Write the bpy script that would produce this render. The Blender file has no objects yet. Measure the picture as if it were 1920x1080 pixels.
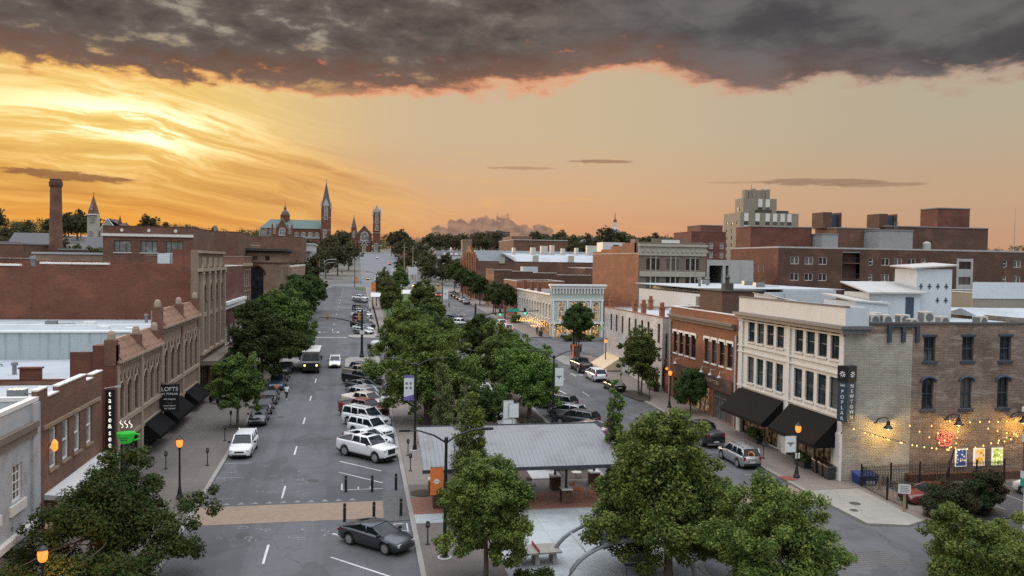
import bpy, bmesh, math, random
import numpy as np
from mathutils import Vector, Matrix
random.seed(7); np.random.seed(7)
S = bpy.context.scene
COL = S.collection
R = math.radians
PI = math.pi

# ------------------------------------------------------------------ camera
H0, SLOPE, FPX = 18.5, 0.0239, 1550.0
cd = bpy.data.cameras.new('camera'); cam = bpy.data.objects.new('camera', cd); COL.objects.link(cam)
cd.sensor_width = 36.0; cd.lens = 36.0 * FPX / 1920.0; cd.clip_start = 0.1; cd.clip_end = 20000
CAMM = Matrix.Rotation(R(-10.7), 3, 'Z') @ Matrix.Rotation(R(90 - 1.80), 3, 'X') @ Matrix.Rotation(R(0.84), 3, 'Z')
cam.matrix_world = Matrix.Translation((0, 0, H0)) @ CAMM.to_4x4()
S.camera = cam
S.view_settings.view_transform = 'Standard'; S.view_settings.look = 'None'
S.view_settings.exposure = 0.0; S.view_settings.gamma = 1.0; S.view_settings.use_curve_mapping = False
S.cycles.use_denoising = False
S.cycles.max_bounces = 6; S.cycles.diffuse_bounces = 1; S.cycles.glossy_bounces = 3
S.cycles.transmission_bounces = 4; S.cycles.transparent_max_bounces = 6
S.cycles.sample_clamp_indirect = 2.5; S.cycles.sample_clamp_direct = 12

def lin(r, g=None, b=None):
    if g is None: r, g, b = r
    f = lambda c: (c / 255 / 12.92) if c / 255 <= .04045 else ((c / 255 + .055) / 1.055) ** 2.4
    return (f(r), f(g), f(b), 1.0)

# ------------------------------------------------------------------ tiny node algebra
class NT:
    def __init__(s, tree): s.t = tree; s.n = tree.nodes; s.l = tree.links
    def node(s, typ, **kw):
        n = s.n.new(typ)
        for k, v in kw.items(): setattr(n, k, v)
        return n
    def put(s, sock, v):
        if isinstance(v, V): s.l.new(v.s, sock)
        elif hasattr(v, 'links') or isinstance(v, bpy.types.NodeSocket): s.l.new(v, sock)
        else:
            try: sock.default_value = v
            except Exception: sock.default_value = (v, v, v)
    def math(s, op, a, b=None, c=None, clamp=False):
        n = s.node('ShaderNodeMath', operation=op, use_clamp=clamp)
        s.put(n.inputs[0], a)
        if b is not None: s.put(n.inputs[1], b)
        if c is not None: s.put(n.inputs[2], c)
        return V(s, n.outputs[0])
    def mix(s, f, a, b, mode='MIX'):
        n = s.node('ShaderNodeMix', data_type='RGBA', blend_type=mode)
        s.put(n.inputs['Factor'], f); s.put(n.inputs[6], a); s.put(n.inputs[7], b)
        return V(s, n.outputs[2])
    def step(s, e0, e1, x):
        n = s.node('ShaderNodeMapRange', interpolation_type='SMOOTHSTEP')
        s.put(n.inputs[0], x); n.inputs[1].default_value = e0; n.inputs[2].default_value = e1
        return V(s, n.outputs[0])
    def vec(s, x, y, z=0.0):
        n = s.node('ShaderNodeCombineXYZ')
        for i, v in enumerate((x, y, z)): s.put(n.inputs[i], v)
        return V(s, n.outputs[0])
    def noise(s, vec, scale=1.0, detail=4.0, rough=.55, dist=0.0, out=0):
        n = s.node('ShaderNodeTexNoise'); s.put(n.inputs['Vector'], vec)
        n.inputs['Scale'].default_value = scale; n.inputs['Detail'].default_value = detail
        n.inputs['Roughness'].default_value = rough; n.inputs['Distortion'].default_value = dist
        return V(s, n.outputs[out])
    def gauss(s, x, c, w):
        t = (x - c) * (1.0 / w)
        return s.math('EXPONENT', (t * t) * -1.0)
class V:
    def __init__(s, nt, sock): s.nt = nt; s.s = sock
    def __add__(s, o): return s.nt.math('ADD', s, o)
    def __radd__(s, o): return s.nt.math('ADD', o, s)
    def __sub__(s, o): return s.nt.math('SUBTRACT', s, o)
    def __rsub__(s, o): return s.nt.math('SUBTRACT', o, s)
    def __mul__(s, o): return s.nt.math('MULTIPLY', s, o)
    def __rmul__(s, o): return s.nt.math('MULTIPLY', o, s)
    def __truediv__(s, o): return s.nt.math('DIVIDE', s, o)

# ------------------------------------------------------------------ sky at dusk
SUN_AZ, SUN_EL = -20.0, 6.5          # degrees, azimuth measured from the street axis (+Y) towards +X
world = bpy.data.worlds.new('World'); S.world = world; world.use_nodes = True
def build_sky():
    t = NT(world.node_tree); t.n.clear()
    tc = t.node('ShaderNodeTexCoord')
    sep = t.node('ShaderNodeSeparateXYZ'); t.l.new(tc.outputs['Generated'], sep.inputs[0])
    x, y, z = (V(t, sep.outputs[i]) for i in range(3))
    A = t.math('ARCTAN2', x, y) * (180 / PI)
    E = t.math('ARCSINE', z) * (180 / PI)
    C = lambda *c: lin(*c)
    # clear sky under the cloud deck: three azimuths, three heights
    l0 = t.mix(t.step(0.5, 5.0, E), C(218, 118, 36), C(228, 154, 62)); l0 = t.mix(t.step(5.0, 10.0, E), l0, C(238, 198, 120))
    c0 = t.mix(t.step(0.8, 4.5, E), C(218, 152, 110), C(220, 172, 128)); c0 = t.mix(t.step(3.0, 9.0, E), c0, C(206, 182, 150))
    r0 = t.mix(t.step(0.8, 5, E), C(198, 152, 122), C(196, 164, 134)); r0 = t.mix(t.step(4.0, 10.0, E), r0, C(184, 172, 148))
    sky = t.mix(t.step(-14, 7, A), l0, c0); sky = t.mix(t.step(9, 40, A), sky, r0)
    # fan of cirrus lit from below by the hidden sun, bounded by a slope falling to the right
    warp = t.noise(t.vec(A * .06, E * .16, 3.0), 1.0, 4, .55)
    lim = 11.0 - 0.40 * t.math('MAXIMUM', A + 12.0, 0.0)
    fan = t.step(1.0, -1.2, E - lim + (warp - .5) * 5.0) * t.step(12, -6, A)
    tl = E + .22 * t.math('MAXIMUM', A + 13.0, 0.0) + .03 * A
    s1 = t.noise(t.vec(A * .10 + warp * 1.6, tl * .85 + warp * 2.4, 1.7), 1.0, 9, .64, .5)
    s2 = t.noise(t.vec(A * .06 + E * .06, tl * 1.5 + warp * 2.6, 7.1), 1.0, 8, .62, .3)
    n = t.node('ShaderNodeMapRange'); n.inputs[1].default_value = .37; n.inputs[2].default_value = .62
    t.put(n.inputs[0], s1 * .7 + s2 * .3); bright = V(t, n.outputs[0])
    glow = t.gauss(A, -15.5, 8.5) * t.gauss(E, 8.2, 2.9)
    core_ = t.gauss(A, -15.0, 5.0) * t.gauss(E, 8.0, 1.3)
    low = t.gauss(A, -16.0, 5.5) * t.gauss(E, 1.2, 1.6)
    sky = t.mix(fan * (1.0 - bright) * .72, sky, C(196, 138, 78))
    sky = t.mix(t.math('MINIMUM', glow * (.45 + bright * .85), .97), sky, C(255, 220, 128))
    sky = t.mix(fan * bright * .55, sky, C(255, 206, 112))
    sky = t.mix(t.math('MINIMUM', t.step(.35, .95, bright) * (core_ * 1.2 + glow * .55), 1.0), sky, (1.5, 1.3, .8, 1))
    sky = t.mix(low * .75, sky, C(255, 170, 52))
    # faint warm wisps over the middle
    w2 = t.noise(t.vec(A * .16 + E * .1, E * 1.1 + A * .05, 21.0), 1.0, 7, .62, .8)
    sky = t.mix(t.step(.55, .72, w2) * t.step(26, 12, A) * t.step(9, 6, E) * .55, sky, C(240, 182, 104))
    # small dark streak clouds
    def streak(sky, a, e, wa, we, k, seed, tl=0.0, col=(142, 96, 66)):
        nn = t.noise(t.vec(A * .8, E * 4.5, seed), 1.0, 7, .65, .5)
        m = t.gauss(A, a, wa) * t.gauss(E + (A - a) * tl, e, we)
        return t.mix(t.step(.30, .62, m * (nn * 2.6 - .35)) * k, sky, C(*col))
    sky = streak(sky, -17.6, 4.85, 4.0, .34, .85, 4.0, .045)
    sky = streak(sky, 16.8, 6.95, 2.2, .15, .7, 5.0, 0, (150, 112, 92)); sky = streak(sky, 11.2, 6.45, 2.6, .13, .5, 6.0, 0, (170, 120, 88))
    sky = streak(sky, 31.0, 5.45, 4.2, .26, .65, 7.0, .02, (140, 110, 94)); sky = streak(sky, 34.5, 5.2, 3.2, .16, .5, 9.0, 0, (140, 110, 94)); sky = streak(sky, 26.5, 5.5, 3.0, .08, .35, 12.0, 0, (150, 112, 92))
    # cumulus bank low over the middle
    cn = t.noise(t.vec(A * .8, E * .95, 11.0), 1.0, 8, .6)
    cn2 = t.noise(t.vec(A * .62, 4.0, 2.0), 1.0, 3, .5)
    top = t.gauss(A, 9.2, 6.4) * (cn2 * 3.2 + 1.45)
    cm = t.step(-.10, .14, (top - E) + (cn - .5) * 2.6) * t.step(.3, .9, top)
    ccol = t.mix(t.step(.3, .7, t.noise(t.vec(A * 1.3, E * 1.9, 15.0), 1, 6, .6)), C(118, 98, 94), C(164, 132, 114))
    sky = t.mix(cm * .9, sky, ccol)
    # the big cloud deck
    wv = t.noise(t.vec(A * .12, E * .2, 40.0), 1.0, 4, .5)
    ax, ey = A * .30 + wv * .9, E * .66 + wv * .5
    d1 = t.noise(t.vec(ax * .5, ey * .62, 0.6), 1.0, 10, .56, .1)
    d2 = t.noise(t.vec(ax * 1.25, ey * 1.35, 5.0), 1.0, 9, .58, .12)
    edge = 11.3 + 1.75 * t.gauss(A, 17.8, 6.5) - .45 * t.gauss(A, -11.0, 6.0) + .3 * t.gauss(A, 33.0, 6.0)
    hi = E - edge
    left = t.step(10, -12, A)
    sd = hi + (d1 - .5) * 3.4 + (d2 - .5) * (2.6 + left * 1.8)
    mask = t.step(-.55, .45, sd); core = t.step(-.15, .75, sd)
    n = t.node('ShaderNodeMapRange'); n.inputs[1].default_value = .32; n.inputs[2].default_value = .70
    t.put(n.inputs[0], d2 * .62 + d1 * .38); lump = V(t, n.outputs[0])
    dk = t.mix(lump, C(66, 58, 56), C(126, 114, 106))
    smooth = t.mix(t.step(.35, .65, d1), C(76, 75, 79), C(112, 109, 109))
    dk = t.mix(t.step(8, 26, A) * .8, dk, smooth)
    gap = t.step(.535, .66, d2 * .6 + d1 * .4) * t.step(16, -8, A)
    dk = t.mix(gap * .85, dk, t.mix(t.step(.6, 3.5, hi), C(240, 190, 116), C(172, 163, 146)))
    dk = t.mix(t.step(3.0, .2, sd) * .42 * t.step(42, 20, A), dk, C(150, 104, 82))
    pk = t.noise(t.vec(A * .5 + wv, E * 1.5, 31.0), 1, 7, .62)
    pocket = t.step(.60, .72, pk) * t.step(5.5, .8, hi) * t.step(24, 14, A) * t.step(-16, -4, A)
    dk = t.mix(pocket * .7, dk, C(214, 124, 92))
    warm = t.mix(t.step(14, 34, A), t.mix(t.step(-15, 0, A), C(244, 180, 96), C(238, 158, 116)), C(186, 154, 136))
    deck = t.mix(core, warm, dk)
    full = t.mix(mask, sky, deck)
    # the part of the dome no picture of this street shows: pale sky overhead and behind, brightened as added fill light
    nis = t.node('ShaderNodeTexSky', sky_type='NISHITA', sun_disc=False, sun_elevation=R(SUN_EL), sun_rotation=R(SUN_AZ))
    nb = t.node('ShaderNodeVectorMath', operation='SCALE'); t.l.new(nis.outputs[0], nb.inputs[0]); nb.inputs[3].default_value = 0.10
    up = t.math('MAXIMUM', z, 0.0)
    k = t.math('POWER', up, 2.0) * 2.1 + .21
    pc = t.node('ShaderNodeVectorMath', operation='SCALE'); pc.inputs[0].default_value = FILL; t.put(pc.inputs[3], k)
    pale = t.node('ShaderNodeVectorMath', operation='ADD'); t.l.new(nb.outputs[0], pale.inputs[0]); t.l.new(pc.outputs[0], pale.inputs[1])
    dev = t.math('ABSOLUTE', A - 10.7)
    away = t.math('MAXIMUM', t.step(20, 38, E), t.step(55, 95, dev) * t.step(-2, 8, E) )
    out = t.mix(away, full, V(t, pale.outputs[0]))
    out = t.mix(t.step(-.2, -3.0, E), out, C(90, 82, 76))
    bg = t.node('ShaderNodeBackground'); t.put(bg.inputs[0], out); bg.inputs[1].default_value = 1.0
    ow = t.node('ShaderNodeOutputWorld'); t.l.new(bg.outputs[0], ow.inputs[0])
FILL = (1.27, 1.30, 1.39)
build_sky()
sl = bpy.data.lights.new('sun', 'SUN'); sl.energy = 3.0; sl.angle = R(12); sl.color = (1.0, .66, .36)
sun = bpy.data.objects.new('sun', sl); COL.objects.link(sun)
sdir = Vector((math.sin(R(SUN_AZ)) * math.cos(R(SUN_EL)), math.cos(R(SUN_AZ)) * math.cos(R(SUN_EL)), math.sin(R(SUN_EL))))
sun.rotation_euler = sdir.to_track_quat('Z', 'Y').to_euler()

# ------------------------------------------------------------------ terrain and pixel helpers
def sst(a, b, x):
    t = min(1, max(0, (x - a) / (b - a))); return t * t * (3 - 2 * t)
def gz(x, y):
    z = SLOPE * min(y, 1000)
    k = sst(380, 660, y)
    return z + k * (8.5 + 9.0 * sst(-20, -170, x) + 3.0 * sst(60, 220, x)) - 0.0 * x
def ray(u, v): return CAMM @ Vector(((u - 960) / FPX, -(v - 540) / FPX, -1))
def G(u, v):
    d = ray(u, v); t = -H0 / (d.z - SLOPE * d.y); return Vector((d.x * t, d.y * t, H0 + d.z * t))
def atY(u, v, y):
    d = ray(u, v); return Vector((d.x * y / d.y, y, H0 + d.z * y / d.y))
def atX(u, v, x):
    d = ray(u, v); return Vector((x, d.y * x / d.x, H0 + d.z * x / d.x))
# ------------------------------------------------------------------ materials
MATS = {}
def newmat(name):
    m = bpy.data.materials.new(name); m.use_nodes = True
    t = NT(m.node_tree); b = t.n['Principled BSDF']; MATS[name] = m
    return m, t, b
def wallpos(t):
    """u along the wall, v up: picks x or y by the face normal."""
    g = t.node('ShaderNodeNewGeometry')
    sp = t.node('ShaderNodeSeparateXYZ'); t.l.new(g.outputs['Position'], sp.inputs[0])
    sn = t.node('ShaderNodeSeparateXYZ'); t.l.new(g.outputs['True Normal'], sn.inputs[0])
    nx = t.math('ABSOLUTE', V(t, sn.outputs[0])); k = t.math('GREATER_THAN', nx, .7)
    x, y, z = (V(t, sp.outputs[i]) for i in range(3))
    u = x * (1.0 - k) + y * k
    nz = t.math('GREATER_THAN', t.math('ABSOLUTE', V(t, sn.outputs[2])), .7)
    v = z * (1.0 - nz) + y * nz
    return u, v, V(t, g.outputs['Position'])
def bump(t, b, h, d=.05, s=.5):
    n = t.node('ShaderNodeBump'); n.inputs['Strength'].default_value = s; n.inputs['Distance'].default_value = d
    t.put(n.inputs['Height'], h); t.l.new(n.outputs[0], b.inputs['Normal'])
def brick(name, c1, c2, mortar, stain=.35, stainc=None, bw=.42, bh=.13, msize=.018, patch=None):
    m, t, b = newmat(name); u, v, pos = wallpos(t)
    br = t.node('ShaderNodeTexBrick'); t.put(br.inputs['Vector'], t.vec(u, v))
    br.inputs['Color1'].default_value = c1; br.inputs['Color2'].default_value = c2; br.inputs['Mortar'].default_value = mortar
    br.inputs['Scale'].default_value = 1; br.inputs['Mortar Size'].default_value = msize; br.inputs['Brick Width'].default_value = bw; br.inputs['Row Height'].default_value = bh
    n1 = t.noise(pos, .35, 6, .65); n2 = t.noise(pos, 3.1, 5, .6)
    col = V(t, br.outputs[0])
    col = t.mix(t.step(.46, .68, n1) * stain, col, stainc or tuple(c * .55 for c in c1[:3]) + (1,))
    col = t.mix(t.step(.50, .72, n2) * stain * .7, col, mortar)
    if patch:
        n3 = t.noise(t.vec(u * .55, v * 2.2, 2.0), 1.0, 6, .7); col = t.mix(t.step(.50, .62, n3) * .75, col, patch)
    n5 = t.noise(t.vec(u * .22, v * .35, 9.0), 1.0, 5, .6); col = t.mix(t.step(.5, .66, n5) * .38, col, tuple(min(1, c * 1.55 + .02) for c in c1[:3]) + (1,)); col = t.mix(t.step(.46, .30, n5) * .35, col, tuple(c * .5 for c in c2[:3]) + (1,))
    streaks = t.noise(t.vec(u * 1.6, v * .12, 4.0), 1.0, 4, .6); col = t.mix(t.step(.52, .75, streaks) * stain * .6, col, (.03, .028, .026, 1))
    t.put(b.inputs['Base Color'], col); b.inputs['Roughness'].default_value = .9
    bump(t, b, V(t, br.outputs[1]) * -1.0 + n2 * .4, .02, .5); return m
def plain(name, c, rough=.8, var=.25, c2=None, scale=1.2, metal=0.0, streak=0.0, spec=.5, bumpd=.01):
    m, t, b = newmat(name); u, v, pos = wallpos(t)
    c2 = c2 or tuple(x * .6 for x in c[:3]) + (1,)
    n = t.noise(pos, scale, 7, .65); col = t.mix(t.step(.42, .75, n) * var, c, c2)
    n2 = t.noise(pos, scale * 11, 4, .6); col = t.mix(t.step(.5, .8, n2) * var * .6, col, c2)
    if streak:
        sn = t.noise(t.vec(u * 1.8, v * .1, 1.0), 1.0, 5, .6); col = t.mix(t.step(.5, .72, sn) * streak, col, tuple(x * .35 for x in c[:3]) + (1,))
    t.put(b.inputs['Base Color'], col); b.inputs['Roughness'].default_value = rough; b.inputs['Metallic'].default_value = metal
    b.inputs['Specular IOR Level'].default_value = spec
    if bumpd: bump(t, b, n2, bumpd, .4)
    return m
def emit(name, c, s, base=(.1, .1, .1, 1)):
    m, t, b = newmat(name); b.inputs['Base Color'].default_value = base
    b.inputs['Emission Color'].default_value = c; b.inputs['Emission Strength'].default_value = s; return m
def glass(name, c=(.012, .015, .018, 1), rough=.08, lit=None, spec=.5, blind=.55):
    m, t, b = newmat(name)
    g = t.node('ShaderNodeNewGeometry'); pos = V(t, g.outputs['Position'])
    o = t.node('ShaderNodeObjectInfo'); rnd = V(t, o.outputs['Random'])
    n = t.noise(pos, .9, 4, .6)
    col = t.mix(t.step(.45, .7, n), c, tuple(x * 2.2 + .01 for x in c[:3]) + (1,))
    # blinds and curtains drawn behind some panes
    col = t.mix(t.step(.66, .70, rnd) * blind, col, (.16, .15, .13, 1))
    t.put(b.inputs['Base Color'], col); b.inputs['Roughness'].default_value = rough; b.inputs['Specular IOR Level'].default_value = spec
    bump(t, b, t.noise(pos, 1.6, 2, .5), .02, .25)
    if lit:
        b.inputs['Emission Color'].default_value = lit[0]
        t.put(b.inputs['Emission Strength'], t.step(.35, .75, t.noise(pos, 2.3, 4, .6)) * lit[1])
    return m
def paint(name, c, metal=.0, rough=.28):
    m, t, b = newmat(name); b.inputs['Base Color'].default_value = c; b.inputs['Metallic'].default_value = metal
    b.inputs['Roughness'].default_value = rough; b.inputs['Coat Weight'].default_value = .6; b.inputs['Coat Roughness'].default_value = .06
    g = t.node('ShaderNodeNewGeometry'); n = t.noise(V(t, g.outputs['Position']), 2.2, 5, .6)
    t.put(b.inputs['Roughness'], n * .25 + (rough - .08)); return m
def L(r, g, b): return lin(r, g, b)
M = {}
M['brick_red'] = brick('brick_red', (0.190, 0.055, 0.027, 1), (0.135, 0.042, 0.022, 1), (0.135, 0.085, 0.060, 1), .35)
M['brick_orange'] = brick('brick_orange', (0.290, 0.088, 0.034, 1), (0.210, 0.064, 0.028, 1), (0.200, 0.120, 0.075, 1), .25)
M['brick_wine'] = brick('brick_wine', (0.160, 0.045, 0.026, 1), (0.110, 0.034, 0.021, 1), (0.110, 0.065, 0.048, 1), .35)
M['brick_brown'] = brick('brick_brown', (0.170, 0.072, 0.042, 1), (0.115, 0.050, 0.031, 1), (0.155, 0.105, 0.075, 1), .4)
M['brick_dark'] = brick('brick_dark', (0.120, 0.052, 0.032, 1), (0.080, 0.037, 0.024, 1), (0.085, 0.058, 0.045, 1), .3)
M['brick_old'] = brick('brick_old', (.195, .125, .092, 1), (.115, .079, .062, 1), (.28, .235, .185, 1), .6, patch=(.30, .255, .205, 1))
M['brick_yellow'] = brick('brick_yellow', (.42, .395, .34, 1), (.35, .33, .285, 1), (.23, .205, .165, 1), .6, stainc=(.20, .165, .13, 1), patch=(.27, .225, .175, 1))
M['brick_tan'] = brick('brick_tan', (.30, .19, .125, 1), (.24, .15, .10, 1), (.28, .21, .16, 1), .35)
M['brick_cream'] = brick('brick_cream', (.60, .56, .47, 1), (.55, .51, .43, 1), (.44, .41, .35, 1), .18)
M['brick_pale'] = brick('brick_pale', (.62, .58, .53, 1), (.56, .52, .48, 1), (.46, .43, .40, 1), .22)
M['terracotta'] = plain('terracotta', (.235, .165, .118, 1), .85, .55, (.17, .115, .075, 1), .9, streak=.3)
M['terra_light'] = plain('terra_light', (.32, .25, .185, 1), .8, .4, (.25, .18, .12, 1), 1.5)
M['tile_roof'] = plain('tile_roof', (.40, .25, .17, 1), .7, .5, (.16, .085, .06, 1), 1.5)
M['limestone'] = plain('limestone', (.66, .64, .595, 1), .85, .35, (.50, .475, .43, 1), 1.1, streak=.12)
M['white_paint'] = plain('white_paint', (.55, .545, .53, 1), .6, .2, (.52, .51, .48, 1), 1.0, streak=.1)
M['blue_white'] = plain('blue_white', (.50, .54, .565, 1), .7, .3, (.38, .42, .44, 1), .8)
M['stucco_grey'] = plain('stucco_grey', (.40, .45, .46, 1), .9, .5, (.26, .30, .31, 1), .5, streak=.5)
M['marble'] = plain('marble', (.42, .43, .44, 1), .55, .6, (.24, .25, .26, 1), 1.1, streak=.2)
M['mint'] = plain('mint', (.50, .56, .48, 1), .75, .15, (.42, .47, .40, 1), 1.0)
M['stone_grey'] = plain('stone_grey', (.40, .37, .31, 1), .85, .5, (.22, .2, .17, 1), 1.3, streak=.2)
M['stone_brown'] = plain('stone_brown', (.17, .135, .105, 1), .85, .3, (.1, .08, .065, 1), 1.0)
M['concrete'] = plain('concrete', (.40, .40, .38, 1), .9, .45, (.24, .24, .23, 1), .6, streak=.3)
M['deco_yellow'] = plain('deco_yellow', (.245, .22, .17, 1), .85, .35, (.17, .14, .10, 1), .3)
M['roof_white'] = plain('roof_white', (.38, .41, .43, 1), .75, .7, (.25, .27, .285, 1), .35)
M['roof_grey'] = plain('roof_grey', (.22, .22, .22, 1), .9, .4, (.13, .13, .13, 1), .5)
M['roof_dark'] = plain('roof_dark', (.06, .055, .05, 1), .85, .4, (.03, .03, .03, 1), 1.5)
M['cornice_grey'] = plain('cornice_grey', (.12, .125, .135, 1), .6, .3, None, 2)
M['copper'] = plain('copper', (.14, .30, .27, 1), .6, .4, (.09, .20, .18, 1), .4, streak=.4)
M['slate'] = plain('slate', (.085, .08, .085, 1), .7, .3, None, 2)
M['metal_roof'] = None
M['black_metal'] = plain('black_metal', (.012, .012, .013, 1), .45, .2, (.03, .03, .03, 1), 3, bumpd=0)
M['dark_frame'] = plain('dark_frame', (.035, .045, .055, 1), .5, .2, None, 3, bumpd=0)
M['grey_metal'] = plain('grey_metal', (.24, .25, .26, 1), .45, .25, None, 2, metal=.6, bumpd=0)
M['galv'] = plain('galv', (.45, .46, .46, 1), .5, .3, (.3, .3, .3, 1), 3, metal=.3, bumpd=0)
M['white_trim'] = plain('white_trim', (.76, .76, .74, 1), .5, .2, (.55, .55, .53, 1), 2, bumpd=0)
M['navy'] = plain('navy', (.03, .05, .075, 1), .55, .15, None, 2, bumpd=0)
M['awning'] = plain('awning', (.007, .0065, .007, 1), .9, .25, (.012, .012, .012, 1), 2, spec=.15)
M['awning_tan'] = plain('awning_tan', (.60, .48, .32, 1), .8, .2, None, 2)
M['glass'] = glass('glass')
M['glass_teal'] = glass('glass_teal', (.02, .03, .032, 1), .05)
M['glass_blind'] = glass('glass_blind', (.14, .15, .145, 1), .2)
M['glass_warm'] = glass('glass_warm', (.10, .06, .03, 1), .12, ((1, .55, .2, 1), .9))
M['shop_lit'] = glass('shop_lit', (.05, .04, .03, 1), .08, ((1, .62, .3, 1), .35))
M['car_glass'] = glass('car_glass', (.01, .014, .016, 1), .03, None, .3, 0)
M['shop_dim'] = glass('shop_dim', (.03, .025, .02, 1), .08, ((1, .6, .3, 1), .10))
M['tyre'] = plain('tyre', (.012, .012, .012, 1), .85, .1, None, 3, bumpd=0)
M['rim'] = plain('rim', (.45, .46, .47, 1), .3, .1, None, 3, metal=.8, bumpd=0)
M['headlight'] = plain('headlight', (.7, .72, .75, 1), .08, .1, None, 3, metal=.4, bumpd=0)
M['head_on'] = emit('head_on', (1, .5, .12, 1), 4)
M['tail'] = plain('tail', (.25, .01, .01, 1), .15, .1, None, 3, bumpd=0)
M['tail_on'] = emit('tail_on', (1, .05, .03, 1), 5)
M['plate'] = plain('plate', (.6, .6, .58, 1), .4, .1, None, 3, bumpd=0)
M['lamp_orange'] = emit('lamp_orange', (1, .22, .012, 1), 1.9)
M['lamp_core'] = emit('lamp_core', (1, .62, .2, 1), 2.5)
M['bulb'] = emit('bulb', (1, .5, .12, 1), 3.2)
M['bulb_yellow'] = emit('bulb_yellow', (1, .78, .32, 1), 6)
M['white_glow'] = emit('white_glow', (1, .9, .75, 1), .9)
M['green_on'] = emit('green_on', (.02, 1, .34, 1), 2.5)
M['red_on'] = emit('red_on', (1, .04, .03, 1), 7)
M['neon_green'] = emit('neon_green', (.012, .6, .03, 1), .3, (.02, .3, .03, 1))
M['neon_red'] = emit('neon_red', (1, .09, .09, 1), 1.5)
M['neon_white'] = emit('neon_white', (1, .93, .8, 1), 1.3)
M['letter'] = plain('letter', (.75, .75, .73, 1), .5, .05, None, 2, bumpd=0)
M['letter_bronze'] = plain('letter_bronze', (.42, .30, .20, 1), .4, .1, None, 2, bumpd=0)
M['amber'] = plain('amber', (.45, .22, .03, 1), .5, .2, None, 2, bumpd=0)
M['orange_cloth'] = plain('orange_cloth', (.72, .19, .04, 1), .8, .15, None, 2)
M['white_cloth'] = plain('white_cloth', (.66, .70, .70, 1), .8, .12, None, 2)
M['purple'] = plain('purple', (.16, .11, .38, 1), .7, .2, None, 2)
M['green_paint'] = plain('green_paint', (.08, .16, .07, 1), .6, .2, None, 2)
M['teal_sign'] = plain('teal_sign', (.03, .33, .25, 1), .5, .1, None, 2)
M['blue_bin'] = plain('blue_bin', (.02, .05, .20, 1), .5, .2, None, 2)
M['wood'] = plain('wood', (.30, .22, .13, 1), .8, .35, None, 4)
M['rust'] = plain('rust', (.22, .06, .04, 1), .8, .3, None, 4)
M['rust_dark'] = plain('rust_dark', (.05, .045, .042, 1), .7, .4, None, 6)
M['bark'] = plain('bark', (.11, .085, .065, 1), .95, .5, (.05, .04, .03, 1), 5)
M['soil'] = plain('soil', (.055, .042, .03, 1), 1, .4, None, 3)
M['skin'] = plain('skin', (.22, .12, .08, 1), .6, .1, None, 3, bumpd=0)
M['skin_dark'] = plain('skin_dark', (.08, .045, .03, 1), .6, .1, None, 3, bumpd=0)
M['cloth_orange'] = plain('cloth_orange', (.50, .17, .10, 1), .9, .15, None, 3, bumpd=0)
M['cloth_white'] = plain('cloth_white', (.70, .70, .70, 1), .9, .1, None, 3, bumpd=0)
M['cloth_dark'] = plain('cloth_dark', (.02, .02, .025, 1), .9, .1, None, 3, bumpd=0)
M['hair'] = plain('hair', (.012, .01, .009, 1), .8, .1, None, 3, bumpd=0)
M['sign_black'] = plain('sign_black', (.012, .012, .014, 1), .4, .1, None, 2, bumpd=0)
M['vinyl_green'] = plain('vinyl_green', (.30, .36, .30, 1), .7, .2, None, 2)
M['ac_case'] = plain('ac_case', (.45, .43, .38, 1), .6, .3, None, 3, bumpd=0)
M['ac_grille'] = plain('ac_grille', (.10, .11, .11, 1), .7, .3, None, 6, bumpd=0)
M['planter'] = plain('planter', (.03, .03, .032, 1), .7, .2, None, 2)
M['red_metal'] = plain('red_metal', (.40, .03, .03, 1), .5, .15, None, 2)
M['yellow_paint'] = plain('yellow_paint', (.72, .42, .03, 1), .6, .15, None, 2)
def lined(name, c, pitch, axis='u', depth=.03, c2=None, rough=.6, metal=0.0):
    m, t, b = newmat(name); u, v, pos = wallpos(t); k = {'u': u, 'v': v}[axis]
    w = t.math('FRACT', k * (1 / pitch)); s = t.step(.0, .18, w) * t.step(1.0, .82, w)
    n = t.noise(pos, .8, 6, .6); col = t.mix(t.step(.45, .75, n) * .4, c, c2 or tuple(x * .6 for x in c[:3]) + (1,))
    t.put(b.inputs['Base Color'], t.mix((1.0 - s) * .55, col, tuple(x * .45 for x in c[:3]) + (1,)))
    b.inputs['Roughness'].default_value = rough; b.inputs['Metallic'].default_value = metal; bump(t, b, s, depth, .8); return m
M['metal_roof'] = lined('metal_roof', (.40, .41, .41, 1), .30, 'u', .04, (.30, .30, .30, 1), .5, .2)
M['pavilion_roof'] = plain('pavilion_roof', (.215, .22, .225, 1), .6, .7, (.13, .13, .13, 1), .5, metal=.2, bumpd=0)
M['siding'] = lined('siding', (.30, .31, .31, 1), .25, 'v', .02)
M['copper_roof'] = lined('copper_roof', (.125, .175, .16, 1), .9, 'u', .05, (.08, .115, .105, 1), .85)
M['tile_lines'] = lined('tile_lines', (.36, .22, .15, 1), .42, 'u', .06, (.19, .11, .075, 1), .75)

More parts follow.
